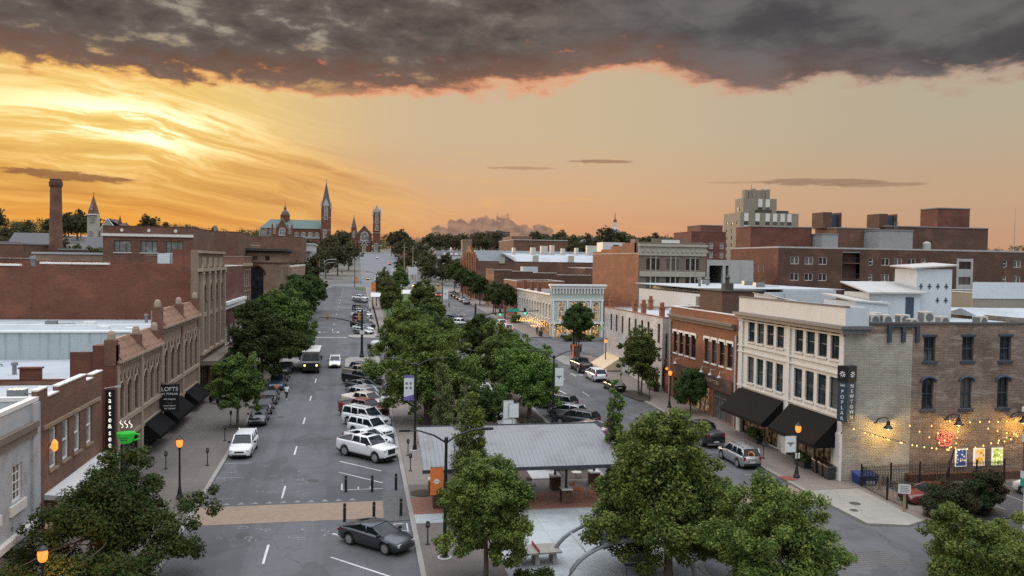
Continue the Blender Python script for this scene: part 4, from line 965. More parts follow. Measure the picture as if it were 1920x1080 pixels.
r.hexa([(xa + 5.5, Y - .4, fz(447)), (xb - 1, Y - .4, fz(447)), (xb - 1, Y + 4, fz(447)), (xa + 5.5, Y + 4, fz(447)), (xa + 5.5, Y + 3, fz(442.5)), (xb - 1, Y + 3, fz(442.5)), (xb - 1, Y + 4, fz(442.5)), (xa + 5.5, Y + 4, fz(442.5))]); r.build('roof', 'copper_roof', t)
xt, hw = fx(529.5), (fx(548) - fx(511.5)) / 2
g = MB(); g.box(xt - hw, xt + hw, Y - 3, Y + 9, z0, ze); g.prism([(xt - hw * .55, ze), (xt + hw * .55, ze), (xt, fz(412))], Y - 3, Y + 9, 'y')
for s_ in (-1, -.55, .55, 1): g.box(xt + s_ * hw - .6, xt + s_ * hw + .6, Y - 3.4, Y - 2, z0, ze + 2.2); pyramid(g, xt + s_ * hw, Y - 2.7, .6, ze + 2.2, ze + 4, 4)
g.build('transept', 'brick_red', t); g = MB(); g.tube([(xt - hw * .6, Y - 3.2, ze), (xt, Y - 3.2, fz(411)), (xt + hw * .6, Y - 3.2, ze)], .45, 6); g.build('gable_coping', 'copper', t)
d = MB(); rd = (fx(540) - fx(523)) / 2; xd = fx(531.8)
d.lathe((xd, ym, fz(416)), [(rd * 1.05, 0), (rd * 1.05, fz(404) - fz(416)), (rd * 1.18, fz(404) - fz(416)), (rd * 1.18, fz(402.5) - fz(416))], 8); d.build('drum', 'brick_red', t)
d = MB(); H = fz(393) - fz(403); d.lathe((xd, ym, fz(403)), [(rd, 0), (rd * .97, H * .3), (rd * .8, H * .65), (rd * .45, H * .95), (rd * .2, H * 1.1), (rd * .34, H * 1.25), (rd * .3, H * 1.5), (rd * .1, H * 1.8), (.12, H * 2.0), (.1, H * 2.5)], 12); d.build('dome', 'slate', t)
for u in (555, 568, 581, 594): gothic_window(t, fx(u), Y + 4, fz(443), 3.4, 3.4, round_=True)
for u in (488.5, 496.5, 507): gothic_window(t, fx(u), Y + 4, fz(447), 2.6, fz(430) - fz(447))
gothic_window(t, xt, Y - 3, fz(442), 4.6, fz(429) - fz(442)); gothic_window(t, xt - hw * .72, Y - 3, fz(439), 2.2, fz(430) - fz(439)); gothic_window(t, xt + hw * .72, Y - 3, fz(439), 2.2, fz(430) - fz(439))
church_tower(t, fx(611), Y + 3, (fx(620) - fx(602)) / 2, z0, fz(386, 611), fz(340, 611), 'brick_red', 'slate', n=8)
gothic_window(t, fx(609.5), Y - 1, fz(448, 610), 2.6, fz(431) - fz(448)); gothic_window(t, fx(610), Y - 1, fz(405, 610), 2.0, fz(387) - fz(405))
# second church at the head of the street
Y = 640.0
t = thing('brick_church', 'red brick church with two unequal towers at the head of the street', 'church', (xz(687, 470, Y)[0], Y + 8, gz(10, Y)))
fx = lambda u: xz(u, 450, Y)[0]; fz = lambda v, u=690: xz(u, v, Y)[1]; z0 = gz(10, Y) - 4
xa, xb, xm = fx(669), fx(697), fx(683)
m = MB(); m.prism([(xa, z0), (xb, z0), (xb, fz(440)), (xm, fz(423)), (xa, fz(440))], Y + 2, Y + 30, 'y'); m.box(fx(672), fx(694), Y - 2, Y + 2, z0, fz(455)); m.build('wall', 'brick_red', t)
r = MB()
for (x0_, x1_) in ((xa - .7, xm), (xb + .7, xm)): r.hexa([(x0_, Y + 2.5, fz(440)), (x0_, Y + 30, fz(440)), (x1_, Y + 30, fz(423)), (x1_, Y + 2.5, fz(423)), (x0_, Y + 2.5, fz(439)), (x0_, Y + 30, fz(439)), (x1_, Y + 30, fz(422)), (x1_, Y + 2.5, fz(422))])
r.hexa([(fx(671), Y - 2.5, fz(456)), (fx(695), Y - 2.5, fz(456)), (fx(695), Y + 2, fz(452)), (fx(671), Y + 2, fz(452)), (fx(671), Y - 2.5, fz(455.4)), (fx(695), Y - 2.5, fz(455.4)), (fx(695), Y + 2, fz(451)), (fx(671), Y + 2, fz(451))]); r.build('roof', 'slate', t)
c = MB(); c.tube([(xa - .6, Y + 1.7, fz(440)), (xm, Y + 1.7, fz(422.5)), (xb + .6, Y + 1.7, fz(440))], .4, 5); c.tube([(fx(677), Y - 3.4, fz(461)), (fx(683), Y - 3.4, fz(452)), (fx(689), Y - 3.4, fz(461))], .35, 5); c.build('gable_coping', 'stone_trim', t)
p = MB(); p.prism([(fx(678), z0), (fx(688), z0), (fx(688), fz(460)), (fx(683), fz(452.5)), (fx(678), fz(460))], Y - 3.2, Y - 1, 'y'); p.build('porch', 'brick_red', t); gothic_window(t, fx(683), Y - 3.2, fz(473), 2.4, fz(459) - fz(473))
gothic_window(t, fx(683.5), Y + 2, fz(452), 5.4, fz(436) - fz(452)); gothic_window(t, fx(705), Y - 4, fz(472), 2.6, fz(457) - fz(472))
church_tower(t, fx(706), Y + 1, (fx(713) - fx(699)) / 2, z0, fz(398), fz(385), 'brick_red', 'slate', n=4); gothic_window(t, fx(706), Y - 4.2, fz(432), 2.4, fz(423) - fz(432))
church_tower(t, fx(663.5), Y + 3, (fx(669) - fx(658.5)) / 2, z0, fz(427), fz(406), 'brick_red', 'slate', n=4, trims=False); gothic_window(t, fx(663.5), Y - 1, fz(446), 1.6, fz(434) - fz(446))
m = MB(); m.box(fx(668), fx(716), Y - 16, Y - 15, z0, gz(10, Y) + .6); m.build('retaining_wall', 'stone_grey', t)
# chapel beyond the left roofs
Y = 520.0; fx = lambda u: xz(u, 430, Y)[0]; fz = lambda v, u=175: xz(u, v, Y)[1]; z0 = gz(-150, Y) - 2
t = thing('stone_chapel', 'grey stone church with a single pointed steeple beyond the left roofs', 'church', (fx(190), Y, gz(-150, Y)))
church_tower(t, fx(175.5), Y, (fx(184.5) - fx(166)) / 2, z0, fz(402), fz(365), 'stone_grey', 'brick_brown', n=4, trims=False)
m = MB(); m.box(fx(165.5), fx(185), Y - 3.6, Y + 3.6, fz(403.5), fz(401.5)); m.build('tower_cornice', 'limestone', t)
gothic_window(t, fx(173), Y - 3.1, fz(417), 1.3, fz(407) - fz(417)); gothic_window(t, fx(177.5), Y - 3.1, fz(417), 1.3, fz(407) - fz(417)); gothic_window(t, fx(173.5), Y - 3.1, fz(441), 1.8, fz(433) - fz(441)); gothic_window(t, fx(174.5), Y - 2.6, fz(394), 1.3, fz(384) - fz(394))
m = MB(); m.prism([(fx(186), z0), (fx(214), z0), (fx(214), fz(425)), (fx(201), fz(409)), (fx(186), fz(431))], Y + 1, Y + 22, 'y'); m.build('nave', 'stone_grey', t)
m = MB(); m.tube([(fx(185.5), Y + .8, fz(432)), (fx(201), Y + .8, fz(408.5)), (fx(214.5), Y + .8, fz(425.5))], .35, 5); m.build('gable_coping', 'white_trim', t)
r = MB(); r.hexa([(fx(201), Y + 1, fz(409)), (fx(226), Y + 1, fz(423)), (fx(226), Y + 22, fz(423)), (fx(201), Y + 22, fz(409)), (fx(201), Y + 1, fz(408)), (fx(226), Y + 1, fz(422)), (fx(226), Y + 22, fz(422)), (fx(201), Y + 22, fz(408))]); pyramid(r, fx(221.5), Y + 4, .9, fz(418), fz(401), 4); r.box(fx(214), fx(228), Y + 2, Y + 20, z0, fz(424)); r.build('roof', 'brick_dark', t)
M['roof_tan'] = plain('roof_tan', (.42, .41, .39, 1), .8, .5, (.30, .27, .23, 1), .8)
# ================================================================== buildings along the right pavement (fronts look to -X at x = 37.9)
XR = 37.9
def uW(y1, ys): return [y1 - y for y in ys]
# --- white three-storey corner building with brick flank
b = (XR, 61, 59.0, 77.4); zt = 14.05
ys = [60.3, 62.15, 64.0, 65.85, 69.1, 70.95, 72.8, 74.65]
rows = [(7.05, 2.55), (11.05, 2.15)]
hw_ = [(77.4 - y - .68, 77.4 - y + .68, z, z + h) for (z, h) in rows for y in ys]
shop = [(1.0, 8.3, 1.9, 4.9), (9.9, 16.9, 1.7, 4.9)]
hs2 = [(u - .53, u + .53, 11.0, 13.0) for u in (7.55, 11.05, 14.55)]; hs1 = [(u - .53, u + .53, 7.1, 9.6, 'seg') for u in (7.5, 11.0, 14.45, )]; hs2 += [(17.55, 18.6, 11.0, 13.0)]; hs1 += [(17.5, 18.55, 7.1, 9.6, 'seg')]
t = thing('white_corner_building', 'white three-storey corner building with black awnings and weathered brick flank', 'building', (48, 68, gz(48, 59) - .6))
m = MB(); wall_holes(m, (XR, 77.4), -PI / 2, 18.4, .6, 15.3, hw_ + shop, .28); m.box(XR + .002, 39.9, 58.97, 59.3, 13.2, 15.3); m.build('front_wall', 'limestone', t)
m = MB(); m.box(XR - .004, 39.92, 58.93, 58.968, 13.2, 15.32); m.box(39.6, 39.9, 59.3, 77.4, 13.8, 15.3); m.build('side_parapet', 'blue_white', t)
m = MB(); wall_holes(m, (XR, 59.0), 0, 6.0, .6, 13.2, []); m.build('painted_side_wall', 'brick_yellow', t)
m = MB(); wall_holes(m, (XR + 6.0, 59.0), 0, 17.1, .6, 13.98, [(h[0] - 6, h[1] - 6) + h[2:] for h in hs1 + hs2], .25); wall_holes(m, (39.9, 59.02), 0, 4.0, 13.2, 13.98, []); wall_holes(m, (61, 59), PI / 2, 18.4, .6, 13.98, []); m.build('brick_side_wall', 'brick_old', t)
m = MB(); m.box(XR + .3, 60.9, 59.3, 77.3, 13.2, 13.5); m.build('roof', 'roof_white', t)
m = MB(); m.box(39.93, 61.1, 58.9, 59.25, 13.98, 14.16); m.build('coping', 'slate', t)
for h in hw_: put_window(t, (XR, 77.4), -PI / 2, h, style='sash', frame='dark_frame', gl='glass_teal', depth=.2)
for h in hs1 + hs2: put_window(t, (XR, 59), 0, h, style='sash4', frame='navy', gl='glass', depth=.2)
for h in shop: put_window(t, (XR, 77.4), -PI / 2, h, style='shop', frame='black_metal', gl='shop_dim', depth=.25)
m = MB(); m.box(XR - .75, XR + .002, 58.35, 77.3, 13.62, 13.86); m.box(XR - .5, XR + .001, 58.5, 77.3, 13.3, 13.617); m.box(XR + .003, 39.9, 58.3, 58.92, 13.62, 13.86); m.box(XR + .003, 39.88, 58.5, 58.92, 13.3, 13.617); m.build('cornice', 'cornice_grey', t)
m = MB(); m.box(XR - .06, XR + .34, 58.9, 77.45, 15.3, 15.42); m.build('parapet_cap', 'slate', t)
m = MB()
for y in (59.3, 67.5, 76.6): m.box(XR - .10, XR - .003, y - .28, y + .28, 5.3, 13.25)
for z in (13.0, 10.5, 9.9, 6.5, 5.3): m.box(XR - .13, XR - .003, 59.02, 77.3, z, z + .13)
for y in (59.4, 67.6, 76.7): m.box(XR - .22, XR - .004, y - .42, y + .42, .9, 5.3)
sills(m, (XR, 77.4), -PI / 2, hw_, .08, .13, .12); m.build('pilasters', 'limestone', t)
m = MB(); sills(m, (XR, 59), 0, hs1 + hs2, .15, .2, .12)
for h in hs1: m.tube([(XR + (h[0] + h[1]) / 2 - .68 * math.cos(PI * q / 8), 58.93, 9.35 + .38 * math.sin(PI * q / 8)) for q in range(9)], .11, 6)
for h in hs2: m.box(XR + h[0] - .15, XR + h[1] + .15, 58.9, 58.997, 13.0, 13.16)
for x in (41.75, 43.0, 44.25): m.box(x - .15, x + .15, 58.8, 58.998, 12.55, 13.75)
m.box(41.6, 44.4, 58.82, 58.995, 13.75, 13.9); m.build('side_trim', 'navy', t)
for (ya, yb) in ((68.2, 76.8), (59.6, 67.0)): awning(t, XR - .03, XR - 2.1, ya, yb, 6.35, 4.35)
# white timber stair house and skylights on its roof
t = thing('roof_stair_house', 'white roof-top stair tower with slanted roof on the corner building', 'stair house', (53, 74, 13.5))
m = MB(); m.box(55.0, 59.0, 73.6, 77, 13.5, 18.4); m.box(49.4, 55.0, 73.0, 77.2, 13.5, 16.0); m.box(47.0, 50.4, 71.5, 77, 13.5, 15.2); m.build('wall', 'blue_white', t)
r = MB()
def slope(x0, x1, y0, y1, za, zb_, zc, zd, th=.14): r.hexa([(x0, y0, za), (x1, y0, zb_), (x1, y1, zc), (x0, y1, zd), (x0, y0, za + th), (x1, y0, zb_ + th), (x1, y1, zc + th), (x0, y1, zd + th)])
slope(54.5, 59.5, 73.3, 77.2, 18.4, 18.75, 18.95, 18.6); slope(49.0, 55.6, 72.5, 77.4, 15.95, 15.95, 16.9, 16.9); slope(46.7, 50.6, 71.3, 77.1, 15.2, 14.9, 15.4, 15.7)
r.build('roof', 'roof_tan', t)
m = MB(); m.box(53.4, 54.3, 72.95, 72.998, 13.55, 15.6); m.build('door', 'navy', t)
for k in range(4):
    for z in (15.0, 16.4):
        if z < 16 and k < 2: continue
        x = 55.5 + k * .95; m = MB(); m.box(x - .06, x + .06, 73.55, 73.598, z, z + .55); m.box(x - .2, x + .2, 73.551, 73.597, z + .2, z + .33); m.build('wall_tie', 'navy', t)

def skylight(x, y, label):
    t = thing('roof_monitor', label, 'roof monitor', (x, y, 13.5)); m = MB(); m.hexa([(x - 2.2, y - 1.2, 13.5), (x + 2.2, y - 1.2, 13.5), (x + 2.2, y + 1.2, 13.5), (x - 2.2, y + 1.2, 13.5), (x - 2.2, y - 1.2, 15.5), (x + 2.2, y - 1.2, 14.6), (x + 2.2, y + 1.2, 14.8), (x - 2.2, y + 1.2, 15.7)]); m.build('wall', 'blue_white', t)
    r = MB(); r.hexa([(x - 2.3, y - 1.3, 15.53), (x + 2.3, y - 1.3, 14.61), (x + 2.3, y + 1.3, 14.83), (x - 2.3, y + 1.3, 15.75), (x - 2.3, y - 1.3, 15.6), (x + 2.3, y - 1.3, 14.68), (x + 2.3, y + 1.3, 14.9), (x - 2.3, y + 1.3, 15.82)]); r.build('roof', 'roof_tan', t)
skylight(41.3, 73.2, 'low white roof monitor nearest the street edge of the corner building'); skylight(41.6, 76.0, 'low white roof monitor at the back edge of the corner building roof')
# air-conditioner units on the roof
acme = MB().box(-.45, .45, -.4, .4, .12, 1.0).mesh('air_conditioner', 'ac_case'); acg = MB(); acg.lathe((0, -.405, .55), [(.33, 0), (.33, .03)], 16, 0, 'y'); acg.box(-.47, -.45, -.34, .34, .2, .9); acg = acg.mesh('fan_grille', 'ac_grille')
acf = MB(); acf.box(-.42, -.3, -.42, .42, 0, .12); acf.box(.3, .42, -.42, .42, 0, .12); acf = acf.mesh('feet', 'grey_metal')
aclab = ['one-fan beige unit at the left end of the roof unit row', 'grey-beige unit close behind the coping beside the first', 'pair-standing unit just right of the row start', 'unit set back under the stair house', 'unit beside the stair house door', 'lone fan unit in the middle of the roof', 'unit behind the middle fan unit', 'single unit standing apart at the right of the roof', 'small unit at the far right roof corner', 'unit at the front, right of the parapet corner']
for i, (x, y, z, s_, a) in enumerate([(41.4, 63.5, 13.5, 1.0, 0), (42.7, 62.6, 13.5, 1.05, .1), (43.7, 62.3, 13.5, 1.05, 0), (44.7, 65, 13.5, 1.05, 1.5), (46.2, 63.5, 13.5, 1.0, 0), (48.9, 62.0, 13.5, .95, 0), (50.0, 65.5, 13.5, 1.15, 0), (52.2, 61.6, 13.5, 1.0, .2), (57.2, 60.6, 13.5, 1.15, 0), (45.2, 60.9, 13.5, .8, 0)]):
    o = thing('air_conditioner', 'roof air conditioner: ' + aclab[i], 'air conditioner', (x, y, z), a, 'air conditioners on the corner building roof'); o.scale = (s_,) * 3
    inst('case', acme, o); inst('fan_grille', acg, o); inst('feet', acf, o)
# blade sign on the corner
def blade_box(m, x, y, z0, z1, w, d): m.box(x - w / 2, x + w / 2, y - d / 2, y + d / 2, z0, z1)
t = thing('blade_sign', 'dark blue vertical blade sign with white letters on the white building corner', 'sign', (37.65, 58.75, 5.6))
m = MB(); m.prism([(37.35, 58.95), (37.72, 58.15), (38.65, 58.5), (38.65, 58.95)], 6.35, 9.5, 'z'); m.build('panel', 'navy', t)
m = MB(); m.prism([(37.32, 58.96), (37.71, 58.11), (38.69, 58.48), (38.69, 58.96)], 9.5, 10.75, 'z'); m.build('crown', 'sign_black', t)
aR = math.atan2(.35, .93); aL = math.atan2(-.8, .37)
for i, ch in enumerate('NEWTOWN'): lettering(ch, .42, (38.19, 58.315, 9.18 - i * .41), aR, 'letter', t, wide=1.15, name='letters')
for i, ch in enumerate('POPLAR'): lettering(ch, .40, (37.525, 58.545, 8.72 - i * .42), aL, 'letter', t, wide=1.0, name='letters')
lettering('566', .26, (37.525, 58.545, 9.22), aL, 'letter', t, name='letters')
m = MB()
for (cx, cy, a) in ((38.2, 58.28, aR), (37.5, 58.53, aL)):
    for k in range(8):
        f = k * PI / 4; r0, r1 = .09, .25; p = lambda r: (cx + math.cos(a) * r * math.cos(f), cy + math.sin(a) * r * math.cos(f), 10.1 + r * math.sin(f)); m.tube([p(r0), p(r1)], .035, 5)
m.build('emblem', 'letter', t)
# --- orange-red brick shop
b = (XR + .02, 55, 77.62, 95.7); zt = 13.35
ys = [79.2, 81.1, 83.0, 84.9, 88.6, 90.4, 92.2, 94.0]; y1 = 95.7
hw_ = [(y1 - y - .62, y1 - y + .62, 7.9, 10.45) for y in ys]; shop = [(1.2, 5.2, 2.4, 5.0), (6.2, 11.6, 2.2, 5.1), (12.6, 17.0, 2.1, 5.1)]
t = hall('orange_brick_shop', 'orange brick shop with eight tall windows and bronze letters beside the white building', 'building', b, zt, 'brick_orange', holes={'W': hw_ + shop}, roof='roof_white', coping='limestone', drop=.9)
windows(t, b, 'W', hw_, style='sash', frame='black_metal')
for i, h in enumerate(shop): put_window(t, (XR + .02, y1), -PI / 2, h, style='shop', frame='stone_brown', gl='shop_lit' if i == 1 else 'glass')
m = MB(); m.box(XR - .5, XR + .015, 78.0, 95.6, 12.25, 12.5); m.box(XR - .3, XR + .015, 78.0, 95.6, 11.9, 12.247); m.build('cornice', 'stone_brown', t)
m = MB(); O, a, W = side(b, 'W'); sills(m, O, a, hw_, .05, .16, .1)
for h in hw_:
    m.obox((XR - .03, y1 - (h[0] + h[1]) / 2, h[3] + .13), .12, 1.5, .24)
    for s_ in (-1, 1): m.obox((XR - .032, y1 - (h[0] + h[1]) / 2 + s_ * .72, h[3] - .02), .118, .2, .5)
m.build('window_trim', 'white_trim', t); vents(t, [(42, 82, 12.45), (46, 88, 12.9), (52, 86, 12.9), (48, 82, 12.9), (55, 91, 12.9)], 1.2)
m = MB(); m.box(XR - .12, XR + .015, 78.4, 95, 5.25, 6.6); m.build('sign_band', 'brick_dark', t)
lettering('OUTFITTERS', .62, (XR - .16, 83.2, 5.95), -PI / 2, 'letter_bronze', t, wide=1.05)
for y in (80.4, 82.6, 84.9, 92.5): m = MB(); m.tube([(XR, y, 7.25), (XR - .5, y, 7.35), (XR - .6, y, 7.05)], .035, 6); m.lathe((XR - .6, y, 6.75), [(.22, 0), (.18, .08), (.06, .25)], 12); m.build('gooseneck_light', 'white_paint', t)
m = MB(); m.tube([(XR - .1, 95.5, 1.6), (XR - .1, 95.5, 11.6)], .09, 8); m.tube([(XR - .1, 77.75, 1.6), (XR - .1, 77.75, 11.4)], .09, 8); m.build('downpipe', 'white_paint', t)
t = thing('roof_penthouse', 'dark brick penthouse on the roof of the orange brick shop', 'penthouse', (41, 88, 12.4))
MB().box(39.6, 44.6, 85.0, 91, 12.4, 15.6).build('wall', 'brick_dark', t); m = MB(); m.box(39.4, 44.8, 84.8, 91.2, 15.6, 15.75); m.box(40.4, 41.4, 86, 87, 15.75, 16.5); m.lathe((40.9, 86.5, 16.5), [(.25, 0), (.2, .4), (.35, .6), (.05, .9)], 8); m.build('roof', 'roof_dark', t)
m = MB(); m.box(45.0, 58, 78, 95, 12.5, 12.9); t2 = tag(m.build('rear_roof_deck', 'roof_white'), 'flat white rear roof behind the orange brick shop', 'roof')
# --- cream painted brick house with red chimneys
b = (XR, 56, 98.3, 123.0); zt = 11.75; y1 = 123.0; ys = [99.6, 103.4, 105.9, 108.5, 111.2, 114.2, 117.0, 119.6]
hw_ = [(y1 - y - .42, y1 - y + .42, 8.45, 10.95, 'seg') for y in ys]; hlow = [(18.6, 20.2, 1.6, 4.3), (22.4, 23.6, 1.5, 4.2)]
t = hall('cream_brick_building', 'pale cream painted brick building with narrow windows and a white roof', 'building', b, zt, 'brick_pale', {'S': 'concrete'}, holes={'W': hw_ + hlow}, coping='brick_orange', drop=.35)
windows(t, b, 'W', hw_, style='sash', frame='brick_wine'); windows(t, b, 'W', hlow, style='sash', frame='rust', gl='glass')
m = MB()
for (x, y) in ((38.6, 121.8), (39.0, 112.0), (39.2, 109), (39.0, 101.5), (45, 122), (50, 122.3)):
    m = MB(); m.box(x - .3, x + .3, y - .3, y + .3, zt - .4, zt + 1.0); m.box(x - .4, x + .4, y - .4, y + .4, zt + 1.0, zt + 1.25); m.box(x - .22, x + .22, y - .22, y + .22, zt + 1.25, zt + 1.8); m.build('chimney', 'brick_orange', t)
m = MB(); m.lathe((42, 105, zt - .4), [(.6, 0), (.6, .9), (.75, 1.0), (.3, 1.5)], 12); m.box(46, 48, 106, 108, zt - .4, zt + .6); m.build('roof_vent', 'roof_white', t)
awning(t, XR - .03, XR - 2.6, 114.5, 121.5, 4.9, 3.3, 'awning_tan')
m = MB(); m.tube([(38.4, 98.2, 9.8), (38.4, 98.2, 6.2), (38.0, 98.1, 5.6), (38.0, 98.1, 3)], .1, 8); m.build('downpipe', 'black_metal', t)
t = thing('alley_gate', 'dark red alley doorway between the cream and orange brick buildings', 'gate', (38.1, 97, gz(38, 97)))
MB().box(38.2, 38.6, 95.75, 98.25, 1.6, 6.6).build('wall', 'brick_wine', t); MB().box(38.1, 38.197, 96.2, 97.8, 2.3, 4.9).build('door', 'rust', t); MB().lathe((38.05, 97, 5.4), [(.12, 0), (.2, .15), (.05, .3)], 8).build('lamp', 'lamp_orange', t)
# --- mint painted bank building on the far corner
b = (38.0, 48.6, 158.7, 194); zt = 12.4
xs = [40.0, 42.35, 44.7, 47.0]; hs = [(x - 38 - .55, x - 38 + .55, 6.9, 10.7, 'seg') for x in xs]; hsh = [(.9, 4.6, 3.4, 6.0), (5.6, 9.8, 3.4, 6.0)]
ysd = [160.4 + 2.75 * k for k in range(12)]; hwd = [(194 - y - .5, 194 - y + .5, 7.4, 10.2, 'arch') for y in ysd]; hg = [(26.5, 33.5, 3.8, 6.4)]
t = thing('mint_corner_building', 'pale mint Victorian corner building with bracketed cornice and lit tall windows', 'building', (43, 176, 3.2))
m = MB(); wall_holes(m, (38, 158.7), 0, 10.6, 2.6, 13.0, hs + hsh, .25); m.build('front_wall', 'mint', t)
m = MB(); wall_holes(m, (38, 194), -PI / 2, 35.3, 2.6, 12.2, hwd + hg, .22); wall_holes(m, (48.6, 158.7), PI / 2, 35.3, 2.6, 12.2, []); wall_holes(m, (48.6, 194), PI, 10.6, 2.6, 12.2, []); m.build('side_wall', 'brick_cream', t)
for h in hs: put_window(t, (38, 158.7), 0, h, style='sash4', frame='white_trim', gl='glass_warm')
for h in hsh: put_window(t, (38, 158.7), 0, h, style='shop', frame='green_paint', gl='glass_warm')
for h in hwd: put_window(t, (38, 194), -PI / 2, h, style='sash', frame='white_trim')
put_window(t, (38, 194), -PI / 2, hg[0], style='shop', frame='brick_dark', gl='glass_warm')
m = MB(); m.box(37.5, 49.1, 158.0, 159.4, 13.9, 14.25); m.box(37.7, 48.9, 158.3, 159.2, 13.4, 13.897)
for k in range(17): x = 38.3 + k * .63; m.box(x - .1, x + .1, 158.25, 158.697, 12.4, 13.397)
m.box(37.95, 48.65, 158.5, 158.697, 11.0, 11.25); m.box(37.9, 48.7, 158.4, 158.697, 6.45, 6.7); m.box(37.95, 48.65, 158.72, 159.2, 13.0, 13.4)
for x in (38.3, 41.2, 43.55, 45.9, 48.3): m.box(x - .16, x + .16, 158.45, 158.697, 3, 11)
for h in hs:
    c = 38 + (h[0] + h[1]) / 2; m.tube([(c - .72, 158.6, 6.9), (c - .72, 158.6, 10.4), (c, 158.6, 10.95), (c + .72, 158.6, 10.4), (c + .72, 158.6, 6.9)], .1, 5)
m.build('cornice', 'white_trim', t)
m = MB()
for h in hwd: m.obox((37.93, 194 - (h[0] + h[1]) / 2, h[2] - .1), .2, 1.3, .2); m.obox((37.93, 194 - (h[0] + h[1]) / 2, h[3] + .08), .16, 1.3, .14)
m.box(37.8, 38.2, 159.5, 194, 12.0, 12.3); m.build('window_trim', 'white_trim', t)
m = MB(); m.box(38.2, 48.5, 158.95, 158.0 + 1.5, 11.8, 12.0); m.hexa([(38.2, 159.4, 11.9), (48.4, 159.4, 11.9), (48.4, 193.8, 10.6), (38.2, 193.8, 10.6), (38.2, 159.4, 12.1), (48.4, 159.4, 12.1), (48.4, 193.8, 10.8), (38.2, 193.8, 10.8)]); m.build('roof', 'roof_grey', t)
for y in (172, 179, 187): MB().box(38.05, 38.75, y - .5, y + .5, 11.9, 14.2).build('chimney', 'brick_wine', t)
m = MB(); m.box(38.05, 48.55, 158.62, 158.697, 6.0, 6.44); m.build('fascia', 'green_paint', t)
# --- row beyond: narrow brown, long wine brick, stepped-gable warehouse
b = (38.2, 50, 196, 214); hol = grid_holes([3, 7, 11, 15], 1.3, [6.8, 10.2], 2.3)
t = hall('narrow_brown_shop', 'small brown brick shop behind the mint building', 'building', b, 13.9, 'brick_orange', holes={'W': hol}, roof='roof_dark', coping='limestone'); windows(t, b, 'W', hol, frame='white_trim')
b = (XR, 66, 228, 243); hol = [(3 + 5 * i, 4.6 + 5 * i, 9.3, 13.2, 'arch') for i in range(3)] + grid_holes([3.8, 8.8, 12.5], 2.6, [5.8], 2.4)
t = hall('wine_brick_building', 'dark wine-red brick building with stepped side parapet and arched white windows', 'building', b, 15.0, 'brick_dark', {'W': 'brick_orange'}, holes={'W': hol}, roof='roof_dark', coping=None); windows(t, b, 'W', hol[:3], style='arch', frame='white_trim', gl='glass_blind'); windows(t, b, 'W', hol[3:], style='shop', frame='white_trim')
m = MB()
for (xa, xb, z) in ((XR, 43, 16.2), (43, 49, 15.9), (49, 56, 15.5)): m.box(xa + .003, xb, 228.003, 228.4, 14.99, z)
m.box(XR + .004, XR + .4, 228.4, 243, 14.99, 16.6); m.build('stepped_parapet', 'brick_dark', t)
m = MB()
for (xa, xb, z) in ((XR, 43, 16.2), (43, 49, 15.9), (49, 56, 15.5), (56, 66, 15.0)): m.box(xa, xb, 227.95, 228.5, z, z + .12)
m.build('coping', 'limestone', t)
MB().box(47.2, 51.5, 233, 237, 14.3, 17.2).build('roof_hut', 'blue_white', t)
b = (XR, 96, 262, 300); hol = [(3 + 4.1 * i, 4.6 + 4.1 * i, 8, 18) for i in range(9)]
t = hall('stepped_gable_warehouse', 'red brick warehouse with crow-stepped front and broad white roof', 'building', b, 18.6, 'brick_brown', {'W': 'brick_orange'}, holes={'W': hol}, roof='roof_white', coping='brick_dark'); windows(t, b, 'W', hol, style='grid', frame='brick_dark')
m = MB()
for k in range(5): m.box(XR + .004, XR + .9, 264 + 3.6 * k, 298 - 3.6 * k, 18.59 + 1.0 * k, 19.6 + 1.0 * k)
for k in range(10): m.box(XR - .35, XR - .003, 263 + 4.1 * k - .5, 263 + 4.1 * k + .5, 6, 20 + 2 * (1 - abs(k - 4.5) / 5))
m.build('stepped_gable', 'brick_orange', t)
m = MB(); m.add([(52, 264, 18.0), (92, 264, 18.0), (92, 272, 20.3), (52, 272, 20.3), (92, 298, 21.8), (52, 298, 21.8)], [(0, 1, 2, 3), (3, 2, 4, 5), (0, 3, 5), (1, 4, 2)]); m.box(42, 95, 296, 299.5, 18, 22.6); m.build('roof_slope', 'roof_white', t)
m = MB()
for (x, y, z) in ((46, 262.2, 19.6), (58, 266, 20.4), (70, 266, 20.4), (80, 270, 21.5), (88, 263, 19.7)): MB().box(x - .9, x + .9, y - .6, y + .6, 18, z + .4).build('chimney', 'stone_grey', t)
m = MB()
for (x, w, h) in ((62, 1.6, 1.4), (66, 2.4, 2.0), (69, 1.4, 2.3), (73, 1.2, 1.2), (84, 4.5, 2.4), (90, 2, 1.0), (55, 1, 1.2), (78, 1.05, 1.5)): MB().box(x - w / 2, x + w / 2, 288, 290, 21.0, 22.4 + h).build('roof_unit', 'ac_case', t)
b = (66.5, 90, 236, 256); hol = grid_holes([5, 9.4, 13.6, 17.8], 1.8, [12.2], 2.2, 'seg')
t = hall('grey_roof_shop', 'brown brick shop with grey roof and three pale arched windows', 'building', b, 17.0, 'brick_brown', holes={'S': hol}, roof='roof_grey'); windows(t, b, 'S', hol, style='sash4', frame='white_trim', gl='glass_blind')
